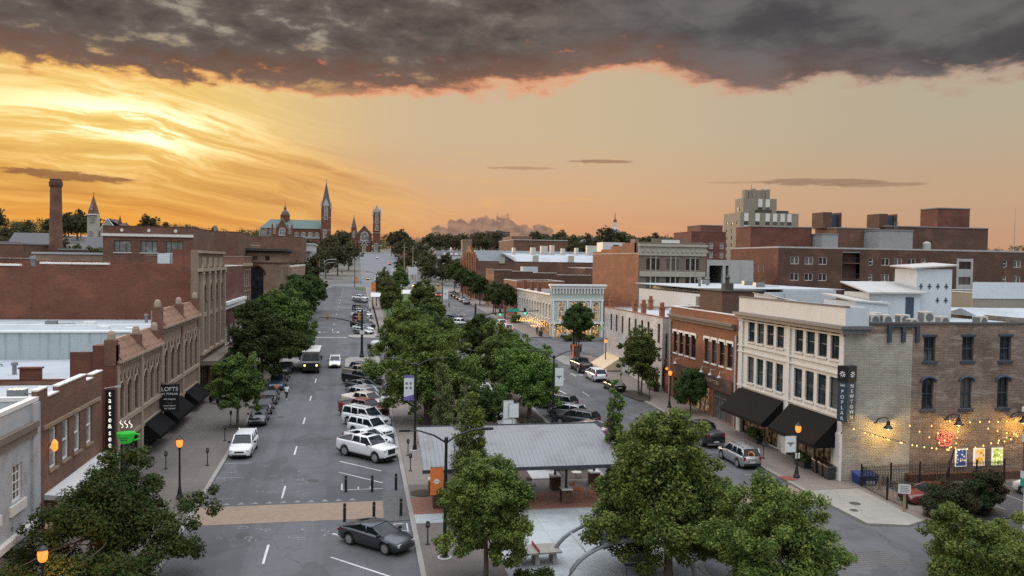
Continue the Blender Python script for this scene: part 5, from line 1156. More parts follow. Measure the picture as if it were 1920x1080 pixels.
# --- tall grey stone front with the blank orange flank
b = (58, 73, 165, 199); zt = 23.0; cs = [3.2, 7.6, 12.0]; hol = [(c - 1.6, c + 1.6, z, z + 2.9) for c in cs for z in (9.0, 13.2, 17.2)]
t = hall('stone_front_building', 'tall building with carved grey stone front and blank orange brick side', 'building', b, 20.7, 'brick_orange', {'S': 'stone_brown'}, holes={'S': hol}, roof='roof_grey', coping='limestone'); windows(t, b, 'S', hol, style='triple', frame='stone_grey', gl='glass')
m = MB(); m.box(57.8, 73.2, 164.4, 165, 22.2, 22.7); m.box(58, 73, 164.75, 164.997, 20.3, 22.197); m.box(58.2, 72.8, 164.7, 164.998, 15.9, 17.0); m.box(58.2, 72.8, 164.7, 164.998, 12.1, 13.0)
for k in range(14): m.lathe((58.9 + k * 1.09, 164.7, 21.2), [(.34, 0), (.22, -.12)], 8, 0, 'y')
for c in cs:
    for s_ in (-.55, .55): m.box(58 + c + s_ - .1, 58 + c + s_ + .1, 164.8, 165, 9, 20.1)
m.build('stone_trim', 'stone_grey', t)
m = MB(); m.box(58.05, 72.95, 165.05, 165.6, 20.69, 23.1); m.box(61, 69, 165.06, 165.61, 23.1, 23.9); m.box(58.2, 59, 168, 171, 20.6, 23.8); m.build('parapet', 'stone_brown', t)
m = MB(); m.box(63, 67, 165.0, 165.055, 22.95, 23.6); m.build('name_panel', 'limestone', t); vents(t, [(62, 120, 15.1), (57, 128, 15.1), (66, 132, 15.1), (53, 122, 15.1), (60, 136, 15.1)], 1.5)
m = MB()
for (y, z) in ((168, 23.0), (176, 22.4), (184, 21.8), (192, 21.3)): m.box(58.003, 58.5, y, y + 8 if y < 190 else 199, 20.69, z)
m.build('stepped_parapet', 'brick_orange', t)
t = thing('white_roof_hut', 'small white stucco hut on the roof behind the orange brick side', 'roof hut', (62, 196, 21)); MB().box(58.4, 64, 192, 197, 20, 23.6).build('wall', 'white_paint', t); MB().box(61, 62.4, 191.9, 191.99, 21, 23).build('door', 'roof_dark', t)
t = thing('white_parking_deck', 'white open parking deck between stone front and brick apartments', 'parking deck', (76, 168, 4)); z = gz(76, 166)
m = MB()
for (a_, b_) in ((3, 14.6), (18.4, 19.6)): m.box(73.3, 84, 165.2, 184, a_, b_)
for x in (73.5, 77.2): m.box(x - .2, x + .4, 165.2, 166, 14.6, 18.4)
m.box(78.3, 84, 165.15, 184, 14.6, 18.398); m.box(73.3, 84, 178, 178.4, 14.6, 18.4); m.build('deck', 'concrete', t)
t = thing('white_rear_building', 'low white flat-roofed building behind the cream brick roof', 'building', (60, 124, 3)); m = MB(); m.box(52.0, 66, 112, 140, 2, 14.6); m.box(49.4, 52.0, 113, 140, 2, 14.2); m.box(62, 70, 111.5, 140, 2, 15.0); m.build('wall', 'blue_white', t); m = MB(); m.box(49.0, 72, 112.5, 141, 15.02, 15.12); m.build('roof', 'roof_white', t)
t = thing('grey_chimney_wall', 'grey rendered wall with two tall chimneys behind the cream brick building', 'wall', (54, 107, 2)); m = MB(); m.box(46.5, 60, 108, 111, 2, 12.9); m.build('wall', 'concrete', t); m = MB()
for x in (47.0, 51.0, 57): m.box(x - .5, x + .5, 107.4, 108.2, 10, 14.1)
m.build('chimney', 'stone_brown', t)
# --- brick apartment complex
def ap(u, v, y): return atY(u, v, y)
b = (89.6, 172, 165, 188); zt = 22.4
xs = [(93.5, 2.0), (96.9, 2.0), (100.2, 2.0), (111.8, 1.0), (115.4, 2.0), (118.5, 2.0), (121.9, 2.0), (124.9, 1.0), (145.8, 1.0), (149, 2.0), (153, 2.0), (158, 2.0)]
hol = [(x - w / 2 - 89.6, x + w / 2 - 89.6, z, z + 1.6) for z in (8.3, 11.85, 15.4, 18.95) for (x, w) in xs] + [(104.9 - 89.6, 109.2 - 89.6, 5, 21.9)] + [(133.9 - 89.6, 136.9 - 89.6, z, z + 1.7) for z in (7.9, 11.4, 14.9, 18.4)]
hwst = [(u - .3, u + .3, z, z + 1.8) for z in (10.5, 14.0, 17.2)[:3] for u in (9.8, 12, 14.2, 16.6)]
t = hall('brick_apartments', 'long dark red-brown brick apartment block on the right skyline', 'building', b, zt, 'brick_dark', {'W': 'brick_wine'}, holes={'S': hol, 'W': hwst}, roof='roof_grey', coping='concrete', cop=.35, drop=.5)
windows(t, b, 'S', [h for h in hol if 1.2 < h[1] - h[0] < 2.4], style='double', frame='white_trim'); windows(t, b, 'S', [h for h in hol if h[1] - h[0] < 1.2], style='sash', frame='white_trim'); windows(t, b, 'S', [h for h in hol if 2.4 < h[1] - h[0] < 3.5], style='double', frame='dark_frame'); windows(t, b, 'W', hwst, style='sash', frame='white_trim')
m = MB(); m.box(104.9, 109.2, 166.5, 166.7, 3, 21.9)
for z in (5.2, 8.7, 12.2, 15.7, 19.2): m.box(104.92, 109.18, 165.05, 166.5, z, z + .25)
m.build('balcony_recess', 'brick_dark', t); m = MB()
for z in (5.45, 8.95, 12.45, 15.95, 19.45):
    for k in range(23): m.box(105.0 + k * .185, 105.03 + k * .185, 165.02, 165.05, z, z + 1.05)
    m.box(104.92, 109.18, 165.0, 165.06, z + 1.05, z + 1.12)
m.build('railing', 'black_metal', t)
m = MB()
for k in range(4): m.box(133.5, 137.3, 164.93, 164.997, 6.1 + 3.5 * k, 7.9 + 3.5 * k)
m.box(133.3, 133.85, 164.92, 164.996, 4, 20.8); m.box(136.95, 137.5, 164.92, 164.996, 4, 20.8); m.box(133.85, 136.95, 164.93, 164.997, 20.1, 20.7); m.build('pale_bay', 'concrete', t)
def block(name, label, x0, x1, y0, y1, z0, z1, mat, cat='rooftop block', cap='roof_grey'):
    t = thing(name, label, cat, ((x0 + x1) / 2, (y0 + y1) / 2, z0)); MB().box(x0, x1, y0, y1, z0, z1).build('wall', mat, t); MB().box(x0 - .15, x1 + .15, y0 - .15, y1 + .15, z1, z1 + .25).build('roof', cap, t); return t
block('rooftop_block', 'brown brick upper block at the left end of the apartment roof', 90.6, 106.2, 180, 187.6, 21.5, 27.6, 'brick_wine')
t = block('rooftop_block', 'long brown brick upper block at the right end of the apartment roof', 126, 154, 180, 187.6, 21.5, 28.4, 'brick_dark')
block('rooftop_block', 'brown brick upper block in the middle of the apartment roof', 111.5, 122.5, 178, 187.4, 21.5, 27.6, 'brick_brown')
block('rooftop_block', 'tall plain brick lift house on top of the right upper block', 140.5, 149.5, 181, 187.3, 28.65, 33.2, 'brick_wine')
block('metal_rooftop_unit', 'grey sheet-metal plant box left of the middle upper block', 106.6, 110.6, 176, 184, 21.5, 26.0, 'siding', 'plant box')
block('metal_rooftop_unit', 'grey sheet-metal plant box between middle and right upper blocks', 118.6, 127.2, 172, 178, 22.6, 27.0, 'siding', 'plant box')
for (x, lb) in ((112.6, 'brick cooling-tower screen open on one side above the middle block'), (127.6, 'brick cooling-tower screen at the left edge of the right upper block')):
    t = thing('cooling_tower', lb, 'cooling tower', (x, 184, 27.6)); m = MB(); m.box(x - 2.3, x, 182, 187, 27.8, 31.6); m.box(x + 2.2, x + 2.6, 182, 187, 27.8, 31.6); m.build('screen', 'brick_dark', t); MB().box(x + .002, x + 2.198, 183, 186.5, 27.85, 31.2).build('unit', 'navy', t)
t = thing('satellite_dish', 'round dish pointing right beside the lift house', 'dish', (151.6, 188, 28.6)); m = MB(); m.lathe((150.6, 188, 29.8), [(1.3, 0), (1.3, .5), (.9, 1.6), (.2, 2.4)], 12, 0, 'x'); m.box(150, 151.5, 187.5, 188.5, 28.6, 29); m.build('dish', 'stone_grey', t)
t = thing('flagpole', 'thin mast at the right end of the apartment roof', 'mast', (161.5, 180, 22)); MB().tube([(161.5, 180, 22), (161.5, 180, 34)], [.1, .04], 6).build('pole', 'grey_metal', t)
t = thing('rooftop_tank', 'pale round water tank beside the roof ladder', 'tank', (133.2, 175, 22.2)); MB().lathe((133.2, 175, 22.1), [(.9, 0), (.9, 2.3), (.3, 2.7)], 14).build('drum', 'concrete', t)
t = thing('roof_ladder', 'tall caged ladder against the right upper block', 'ladder', (128.2, 179.6, 22)); m = MB()
for s_ in (-.4, .4): m.tube([(128.2 + s_, 179.6, 22), (128.2 + s_, 179.6, 29.6)], .06, 5)
for k in range(16): m.tube([(127.8, 179.6, 22.3 + k * .45), (128.6, 179.6, 22.3 + k * .45)], .04, 4)
m.build('frame', 'grey_metal', t)
# --- art deco tower
t = thing('art_deco_tower', 'yellow stepped art deco tower with vertical window bands', 'tower', (205, 392, gz(205, 380)))
Y = 375.0; fx = lambda u: atY(u, 420, Y).x; fz = lambda v: atY(1430, v, Y).z
wm = MB(); bands = MB(); gl = []
def tier(u0, u1, y0, y1, v1, vb, cols, fl, colsw=()):
    x0, x1 = fx(u0), fx(u1); zt_ = fz(v1); zb_ = fz(vb); hs = []
    for c in cols:
        x = fx(c) - x0
        for k in range(fl): z = zt_ - 6.2 - k * 3.55; hs.append((x - 1.1, x + 1.1, z, z + 2.0))
    hwl = []
    for q in colsw:
        for k in range(fl): z = zt_ - 6.2 - k * 3.55; hwl.append((q * (y1 - y0) - .7, q * (y1 - y0) + .7, z, z + 2.0))
    wall_holes(wm, (x0, y0), 0, x1 - x0, zb_, zt_, hs, .3); wall_holes(wm, (x0, y1), -PI / 2, y1 - y0, zb_, zt_, hwl, .3); wall_holes(wm, (x1, y0), PI / 2, y1 - y0, zb_, zt_, []); wall_holes(wm, (x1, y1), PI, x1 - x0, zb_, zt_, [])
    wm.quad((x0, y0, zt_), (x1, y0, zt_), (x1, y1, zt_), (x0, y1, zt_))
    for c in cols:
        x = fx(c); zz = sorted(h[2] for h in hs if abs((h[0] + h[1]) / 2 + x0 - x) < .1); lo = zz[0]; z_ = zt_ + .01
        for h0 in zz: bands.box(x - 1.1, x + 1.1, y0 - .06, y0 - .003, h0 + 2.0, min(h0 + 3.55, zt_ - .4) if h0 != zz[-1] else zt_ - .3)
    for h in hs: gl.append(((x0, y0), 0, h))
    for h in hwl: gl.append(((x0, y1), -PI / 2, h))
tier(1388, 1497, Y, Y + 18.5, 399, 500, [1399, 1420, 1439, 1453, 1467, 1480], 8, (.2, .5, .8))
tier(1400, 1463, Y + 4, Y + 13, 371, 400, [1432, 1446], 2, (.3, .6))
tier(1412, 1451, Y + 5, Y + 11.5, 355, 371, [], 0)
for (u0, u1, v) in ((1403, 1410, 355), (1444, 1451, 353), (1418, 1424, 352.5), (1437, 1440, 353)): wm.box(fx(u0), fx(u1), Y + 4.6, Y + 7.5, fz(372), fz(v))
wm.build('wall', 'deco_yellow', t); bands.build('banding', 'limestone', t)
m = MB(); m.box(fx(1423), fx(1449), Y + 1, Y + 5, fz(399), fz(393)); m.box(fx(1464), fx(1484), Y + 3, Y + 9, fz(399), fz(393.5)); m.build('roof_plant', 'roof_dark', t)
for (O, a, h) in gl: put_window(t, O, a, h, style='double', frame='deco_yellow', gl='glass')
MB().tube([(fx(1425), Y + 10, fz(354)), (fx(1425), Y + 10, fz(343))], .15, 5).build('mast', 'grey_metal', t)
b = (ap(1296, 450, 300).x, ap(1361, 450, 300).x, 300, 318); hol = grid_holes([8.3, 12.6, 3.8], 1.5, [14, 17.6, 21.2, 24.8], 2.4)
t = hall('brick_hotel', 'brown brick block with white-framed windows left of the art deco tower', 'building', b, 31.2, 'brick_wine', holes={'S': hol}, roof='roof_grey', coping='brick_dark'); windows(t, b, 'S', hol, frame='white_trim', gl='glass_blind')
block('rooftop_block', 'small brick penthouse on the block left of the art deco tower', b[0] + 5, b[1], 303, 316, 31.2, 33.8, 'brick_brown')
# --- pale roofs behind the corner building, right edge
b = (73.5, 92, 88, 100); t = hall('buff_parapet_building', 'buff building with white painted parapet at the far right', 'building', b, 15.6, 'deco_yellow', roof='roof_white', cop=.05)
MB().box(73.4, 92, 87.9, 87.995, 14.9, 16.9).build('painted_parapet', 'blue_white', t)
t = thing('white_low_roofs', 'low white flat roofs behind the corner building', 'building', (72, 78, 2)); m = MB(); m.box(61.2, 84, 70, 88, 1, 13.6); m.build('wall', 'brick_wine', t); m = MB(); m.box(61.1, 84.2, 69.8, 88.2, 13.6, 13.8); m.hexa([(60, 71, 13.8), (84, 71, 13.8), (84, 76, 13.8), (60, 76, 13.8), (60, 73.4, 14.5), (84, 73.4, 14.5), (84, 73.6, 14.5), (60, 73.6, 14.5)]); m.build('roof', 'roof_white', t)
m = MB(); m.prism([(70.5, 13.8), (76, 13.8), (73.2, 15.2)], 72, 72.8, 'y'); m.build('roof_gable', 'brick_brown', t)
t = thing('rubble_lot_building', 'brick and white rendered building corner cut by the right edge', 'building', (52, 42, .5)); m = MB(); m.box(43.15, 60, 36.5, 46.6, .4, 4.3); m.build('rendered_wall', 'white_paint', t); m = MB(); m.box(43.1, 60, 36.4, 46.7, 5.0, 9.2); m.build('brick_wall', 'brick_brown', t); m = MB(); m.box(43.05, 60, 36.3, 46.75, 4.3, 4.997); m.box(43.0, 60, 36.3, 46.8, 9.2, 9.5); m.box(43.05, 60, 36.3, 46.75, 7.2, 7.7); m.build('stone_band', 'limestone', t); MB().box(42.96, 43.04, 43.5, 46.7, 4.32, 4.85).build('sign_panel', 'teal_sign', t); MB().box(42.96, 43.04, 45.6, 46.7, 4.86, 5.3).build('sign_panel', 'plate', t)
# --- far hill buildings
Y = 800.0; fx = lambda u: atY(u, 440, Y).x; fz = lambda v: atY(930, v, Y).z
t = thing('hilltop_school', 'long flat-topped school with central gable on the far ridge', 'building', (fx(934), Y, gz(fx(934), Y))); m = MB(); hs = grid_holes([2 + 3.4 * i for i in range(6)], 1.6, [fz(444), fz(438.5)], 1.8); wall_holes(m, (fx(913), Y), 0, fx(956) - fx(913), gz(0, Y) - 3, fz(435), hs); m.box(fx(913), fx(956), Y + .4, Y + 14, gz(0, Y) - 3, fz(435)); m.build('wall', 'brick_brown', t); m = MB(); m.box(fx(912.5), fx(956.5), Y - .4, Y + 14, fz(435), fz(434)); m.prism([(fx(928), fz(434)), (fx(944), fz(434)), (fx(937), fz(431.5)), (fx(933), fz(431.5))], Y, Y + 12, 'y'); m.box(fx(914), fx(916), Y + 2, Y + 4, fz(434), fz(431.8)); m.build('roof', 'slate', t)
for h in hs: put_window(t, (fx(913), Y), 0, h, frame='white_trim')
Y = 470.0; t = thing('plain_brick_hall', 'big windowless brown brick hall in front of the ridge trees', 'building', (fx(1012), Y, gz(70, Y))); fx = lambda u: atY(u, 460, Y).x; fz = lambda v: atY(1010, v, Y).z
m = MB(); m.box(fx(963), fx(1064), Y, Y + 50, gz(80, Y) - 3, fz(451)); m.box(fx(964), fx(1003), Y + 8, Y + 40, fz(452), fz(443)); m.build('wall', 'brick_brown', t); m = MB(); m.box(fx(962.5), fx(1064.5), Y - .4, Y + 50, fz(451), fz(449.5)); m.build('roof_edge', 'concrete', t)
Y = 640.0; fx = lambda u: atY(u, 460, Y).x; fz = lambda v: atY(1110, v, Y).z; t = thing('colonial_hall', 'long brick college hall with white windows and hipped grey roof', 'building', (fx(1110), Y, gz(120, Y)))
m = MB(); hs = grid_holes([1.6 + 2.35 * i for i in range(8)], 1.1, [fz(472.5), fz(466.5), fz(460.5)], 1.7); x0 = fx(1087); wall_holes(m, (x0, Y), 0, fx(1134) - x0, gz(120, Y) - 4, fz(455), hs); m.build('wall', 'brick_brown', t); r = MB(); xe = fx(1134); r.add([(x0 - .5, Y - .5, fz(455)), (xe + .5, Y - .5, fz(455)), (xe + .5, Y + 14, fz(455)), (x0 - .5, Y + 14, fz(455)), (x0 + 5, Y + 7, fz(448.5)), (xe - 5, Y + 7, fz(448.5))], [(0, 1, 5, 4), (1, 2, 5), (2, 3, 4, 5), (3, 0, 4)]); r.lathe(((x0 + xe) / 2 + 2, Y + 7, fz(449)), [(1.2, 0), (1.2, 1.8), (.2, 3)], 8); r.build('roof', 'slate', t)
for h in hs: put_window(t, (x0, Y), 0, h, frame='white_trim', gl='glass_blind')
Y = 720.0; fx = lambda u: atY(u, 430, Y).x; fz = lambda v: atY(1152, v, Y).z; xc = fx(1153); t = thing('white_steeple_church', 'white steeple with small red cupola on the right ridge', 'church', (xc, Y, gz(xc, Y)))
m = MB(); m.box(xc - 3.6, xc + 3.6, Y - 3.6, Y + 3.6, gz(xc, Y) - 3, fz(432)); m.box(xc - 3.9, xc + 3.9, Y - 3.9, Y + 3.9, fz(432), fz(431)); m.lathe((xc, Y, fz(431)), [(3.0, 0), (2.6, fz(427) - fz(431)), (1.9, fz(426.5) - fz(431)), (1.7, fz(416.5) - fz(431)), (2.0, fz(416) - fz(431))], 8); m.build('tower', 'white_paint', t)
m = MB(); m.lathe((xc, Y, fz(416)), [(1.7, 0), (1.7, .8), (1.5, 1.8), (.7, 2.6), (.35, 3.6), (.25, 6), (.08, fz(398) - fz(416))], 10); m.build('spire', 'rust', t); gothic_window(t, xc, Y - 3.6, fz(445), 2.4, 3.6, 'glass')
# towered lodge, dormer house, cottages near the head of the median
Y = 345.0; fx = lambda u: atY(u, 460, Y).x; fz = lambda v: atY(876, v, Y).z; t = thing('castle_tower', 'square tan brick tower with battlements behind the stepped-gable warehouse', 'tower', (fx(876), Y, gz(50, Y))); m = MB(); m.box(fx(867), fx(884.5), Y, Y + 4.2, gz(50, Y), fz(453)); m.box(fx(866.5), fx(885), Y - .2, Y + 4.4, fz(453), fz(450))
for k in range(5): m.box(fx(867 + 4 * k), fx(869 + 4 * k), Y - .2, Y + .4, fz(450), fz(448))
m.build('shaft', 'terracotta', t)
Y = 410.0; fx = lambda u: atY(u, 480, Y).x; fz = lambda v: atY(840, v, Y).z; t = thing('dormer_house', 'long pale house with dark mansard roof and white dormers', 'house', (fx(840), Y, gz(40, Y)))
m = MB(); hs = [(fx(u) - fx(813) - .6, fx(u) - fx(813) + .6, fz(494), fz(486.5)) for u in (829, 847, 856, 866)]; wall_holes(m, (fx(813), Y), 0, fx(875) - fx(813), gz(40, Y) - 3, fz(478), hs); wall_holes(m, (fx(813), Y + 12), -PI / 2, 12, gz(40, Y) - 3, fz(478), []); m.build('wall', 'white_paint', t)
for h in hs: put_window(t, (fx(813), Y), 0, h, frame='dark_frame')
r = MB(); x0, x1 = fx(812), fx(876); r.hexa([(x0, Y - .4, fz(478)), (x1, Y - .4, fz(478)), (x1, Y + 12, fz(478)), (x0, Y + 12, fz(478)), (x0 + 2, Y + 3, fz(470)), (x1 - 2, Y + 3, fz(470)), (x1 - 2, Y + 10, fz(470)), (x0 + 2, Y + 10, fz(470))]); r.build('roof', 'slate', t)
m = MB()
for u in (846, 856, 866, 834): m.prism([(fx(u) - .9, fz(478)), (fx(u) + .9, fz(478)), (fx(u) + .9, fz(475.5)), (fx(u), fz(473.8)), (fx(u) - .9, fz(475.5))], Y - .3, Y + 3, 'y')
m.box(fx(846), fx(848.5), Y + 4, Y + 5, fz(472), fz(463.5)); m.build('dormer', 'white_trim', t)
for (u, v, y, w, lb) in ((786, 462, 520, 8, 'white gabled cottage nearest the street head'), (801, 460, 545, 9, 'tan two-storey house with grey roof behind the cottages'), (812, 470, 500, 7, 'white gabled cottage left of the dormer house')):
    x = atY(u, v, y).x; shed('gabled_house', lb, x - w / 2, x + w / 2, y, y + 9, 7.5, 'white_paint' if 'white' in lb else 'brick_tan', 'slate', 3.6, win=2, axis='y')
# ================================================================== vehicles
PAINT = {'white': paint('paint_white', (.68, .69, .70, 1)), 'silver': paint('paint_silver', (.36, .38, .40, 1), .6), 'grey': paint('paint_grey', (.10, .105, .115, 1), .5),
         'black': paint('paint_black', (.010, .010, .012, 1)), 'red': paint('paint_red', (.16, .02, .018, 1)), 'tan': paint('paint_tan', (.30, .25, .19, 1), .4), 'blue': paint('paint_blue', (.03, .05, .09, 1), .3),
         'gun': paint('paint_gun', (.045, .052, .06, 1), .5), 'brown': paint('paint_brown', (.035, .022, .015, 1)), 'rose': paint('paint_rose', (.32, .24, .22, 1), .4), 'cream': paint('paint_cream', (.55, .50, .42, 1), .2)}
for k, v in PAINT.items(): M['paint_' + k] = v
def interp(xs, ys, x):
    return float(np.interp(x, xs, ys))
CARS = {  # length, half width, height, wheel radius, axle positions, body top line, greenhouse (s rear base, rear roof, front roof, front base), bed
    'sedan': dict(L=4.8, w=.93, H=1.45, r=.36, ax=(.98, 3.82), top=[(0, .70), (.05, .90), (.2, .99), (1.0, 1.03), (2.2, .99), (3.3, .95), (4.2, .88), (4.6, .80), (4.75, .70), (4.8, .5)], gh=(.42, 1.72, 2.62, 3.72)),
    'coupe': dict(L=4.6, w=.92, H=1.36, r=.34, ax=(.92, 3.65), top=[(0, .70), (.12, .92), (1.0, .98), (2.2, .94), (3.2, .92), (4.2, .78), (4.5, .64), (4.6, .52)], gh=(.45, 1.6, 2.4, 3.35)),
    'suv': dict(L=4.75, w=.95, H=1.74, r=.37, ax=(.95, 3.80), top=[(0, .80), (.06, 1.08), (1.2, 1.10), (2.6, 1.07), (3.45, 1.05), (4.4, .95), (4.68, .80), (4.75, .60)], gh=(.08, .42, 2.75, 3.55)),
    'big_suv': dict(L=5.25, w=1.0, H=1.94, r=.41, ax=(1.05, 4.2), top=[(0, .9), (.06, 1.20), (1.2, 1.22), (2.8, 1.19), (3.9, 1.16), (4.95, 1.08), (5.2, .92), (5.25, .62)], gh=(.08, .30, 3.15, 3.95)),
    'hatch': dict(L=4.3, w=.87, H=1.53, r=.32, ax=(.75, 3.4), top=[(0, .75), (.06, .98), (1.0, 1.0), (2.3, .97), (3.2, .95), (3.95, .82), (4.22, .68), (4.3, .52)], gh=(.08, .5, 2.2, 3.3)),
    'pickup': dict(L=5.85, w=1.02, H=2.0, r=.45, ax=(1.2, 4.85), clear=.46, top=[(0, 1.0), (.05, 1.40), (1.9, 1.40), (3.0, 1.37), (4.3, 1.34), (5.4, 1.27), (5.74, 1.20), (5.82, 1.08), (5.85, .70)], gh=(1.95, 2.1, 3.7, 4.4), bed=(.12, 1.85)),
}
def car_template(kind, hard=False, lights=False, tonneau=False, sunroof=False, rails=False):
    c = CARS[kind]; Ln, W, H, r = c['L'], c['w'], c['H'], c['r']; tx, tz = zip(*c['top']); g0, g1, g2, g3 = c['gh']; bed = c.get('bed')
    rt = thing('parked_car', 'x', 'car'); cx = Ln / 2
    ss = sorted(set([round(k * .09, 3) for k in range(int(Ln / .09) + 1)] + [Ln] + ([bed[0], bed[0] + .02, bed[1], bed[1] - .02] if bed else [])))
    prof = []
    for s in ss:
        e = min(s, Ln - s); taper = 1 - .14 * max(0, 1 - s / .55) ** 2 - .20 * max(0, 1 - (Ln - s) / .8) ** 2; w = W * taper
        zt = interp(tx, tz, s); zb = c.get('clear', .24) + .10 * max(0, 1 - e / .35)
        for a in c['ax']:
            d = abs(s - a)
            if d < r + .09: zb = max(zb, r + math.sqrt((r + .09) ** 2 - d * d) - .02)
        zm = min(max(.62, zb + .06), zt - .2); inbed = bed and bed[0] < s < bed[1]
        zi = zt - .10 if (inbed and not tonneau) else zt - .02 if inbed else zt + .02
        wi = w * .90
        prof.append([(w * .90, zb), (w * .985, max(zb + .03, .45)), (w, zm + .05), (w * .985, zt - .13), (w * .95, zt - .03), (wi, zt), (wi - .03, zi), (0, zi + (.02 if not inbed else 0))])
    m = MB(); vs = []; fs = []; mis = []; n = 8; N = 2 * n - 1
    for s, p in zip(ss, prof):
        ring = [(s - cx, y, z) for (y, z) in p] + [(s - cx, -y, z) for (y, z) in reversed(p[:-1])]; vs += ring
    for i in range(len(ss) - 1):
        for k in range(N - 1): fs.append((i * N + k, i * N + k + 1, (i + 1) * N + k + 1, (i + 1) * N + k)); mis.append(1 if bed and 5 <= k <= 8 and bed[0] - .01 <= ss[i] and ss[i + 1] <= bed[1] + .01 and not tonneau else 0)
    fs.append(tuple(range(N))); fs.append(tuple(reversed([(len(ss) - 1) * N + k for k in range(N)])))
    m.add(vs, fs); m.mi = mis + [0, 0]
    # roof, pillars
    zb = lambda s: interp(tx, tz, s) - .015
    rw, bw = W * .74, W * .90
    R4 = [(g1, rw), (g2, rw * .97)]; B4 = [(g0, bw * .93), (g3, bw * .96)]
    P = lambda s, y, z: (s - cx, y, z)
    Hr = H - .07
    for k, (sa, wa, sb, wb, z0, z1) in enumerate([(g0, bw * .93, g1, rw, zb(g0), Hr), (g3, bw * .96, g2, rw * .97, zb(g3), Hr)]):
        for sg in (-1, 1): m.tube([P(sa, sg * wa, z0), P(sb, sg * wb, z1 + .01)], .055 if k else .075, 6)
    mid = [g1 + (g2 - g1) * f for f in ((.5,) if kind in ('pickup', 'coupe') else (.36, .68) if 'suv' in kind else (.52,))]
    for s in mid:
        for sg in (-1, 1): m.tube([P(s + .1, sg * bw * .955, zb(s)), P(s, sg * rw * .99, Hr)], .05, 6)
    nr = 9; vs = []; fs = []
    for i in range(nr + 1):
        f = i / nr; s = g1 - .06 + (g2 - g1 + .10) * f; w = rw * (1 + .02 * math.sin(PI * f)) ; arch = .05 * math.sin(PI * min(1, max(0, f))) 
        ring = [P(s, y * w, H - .07 - .0 + (1 - abs(y) ** 2.2) * .07 * (.35 + .65 * math.sin(PI * f) ** .5) - (.03 if abs(y) == 1 else 0)) for y in (-1, -.92, -.6, 0, .6, .92, 1)]; vs += ring
    for i in range(nr):
        for k in range(6): fs.append((i * 7 + k, i * 7 + k + 1, (i + 1) * 7 + k + 1, (i + 1) * 7 + k))
    m.add(vs, fs)
    m.box(g1 - cx, g2 - cx, -rw, rw, H - .13, H - .075)
    body = m.build('body', ['paint_white', 'planter'], rt, False, True)
    u = MB(); u.box(.25 - cx, Ln - .25 - cx, -W * .80, W * .80, .22, .62); u.build('underbody', 'tyre', rt, False)
    def pane(name, pts): q = MB(); q.add([P(*p) for p in pts], [tuple(range(len(pts)))]); q.build(name, 'car_glass', rt, False)
    pane('windscreen', [(g3, -bw * .93, zb(g3)), (g3, bw * .93, zb(g3)), (g2, rw * .94, Hr), (g2, -rw * .94, Hr)])
    pane('rear_window', [(g0, bw * .90, zb(g0)), (g0, -bw * .90, zb(g0)), (g1, -rw * .96, Hr), (g1, rw * .96, Hr)])
    for sg in (-1, 1): pane('side_window', [(g0 + .02, sg * bw * .935, zb(g0)), (g3, sg * bw * .955, zb(g3)), (g2, sg * rw * .98, Hr), (g1, sg * rw * .99, Hr)])
    for sg in (-1, 1):
        q = MB(); q.obox((g3 - .32 - cx, sg * (W + .09), zb(g3) + .14), .12, .22, .16); q.build('wing_mirror', 'paint_black', rt, False)
    tm = MB(); tm.lathe((0, 0, 0), [(r * .70, -.11), (r, -.10), (r, .10), (r * .70, .11)], 18, 0, 'y'); tmesh = tm.mesh('wheel', 'tyre')
    rm = MB(); rm.lathe((0, 0, 0), [(r * .68, -.115), (r * .68, .115)], 14, 0, 'y'); rm.lathe((0, 0, 0), [(r * .18, -.125), (r * .18, .125)], 8, 0, 'y'); rmesh = rm.mesh('rim', 'rim')
    for a in c['ax']:
        for sg in (-1, 1): o = inst('wheel', tmesh, rt, (a - cx, sg * (W - .13), r)); inst('rim', rmesh, o)
    zf = interp(tx, tz, Ln - .12)
    for sg in (-1, 1):
        q = MB(); q.obox((Ln - .14 - cx, sg * W * .62, zf - .10), .20, W * .40, .15, -sg * .28); q.build('headlight', 'head_on' if lights == 'front' else 'headlight', rt, False)
        zr = interp(tx, tz, .1)
        q = MB(); q.obox((.045 - cx, sg * W * .74, zr - .16), .09, .2 if bed or 'suv' in kind else .34, .32 if bed or 'suv' in kind else .14, sg * .12); q.build('tail_light', 'tail_on' if lights == 'rear' else 'tail', rt, False)
    q = MB(); q.box(Ln - .10 - cx, Ln + .012 - cx, -W * .40, W * .40, zf - (.46 if bed else .24), zf - .05 if bed or 'big' in kind else zf - .12); q.box(Ln - .15 - cx, Ln + .005 - cx, -W * .62, W * .62, .30, .42); q.build('grille', 'black_metal', rt, False)
    q = MB(); q.box(-.02 - cx, .02 - cx, -.25, .25, .58, .70); q.build('number_plate', 'plate', rt, False)
    q = MB(); q.box(-.05 - cx, .12 - cx, -W * .80, W * .80, .34, .52); q.build('bumper', 'grey_metal' if bed else 'black_metal', rt, False)
    if sunroof: q = MB(); q.box(g1 + .55 - cx, g1 + 1.25 - cx, -.42, .42, H - .006, H + .012); q.build('sunroof', 'car_glass', rt, False)
    if rails:
        for sg in (-1, 1): q = MB(); q.tube([P(g1 + .1, sg * rw * .8, H + .0), P(g1 + .25, sg * rw * .8, H + .07), P(g2 - .3, sg * rw * .8, H + .07), P(g2 - .1, sg * rw * .8, H)], .025, 5); q.build('roof_rail', 'black_metal', rt, False)
    return rt
TPL = {}
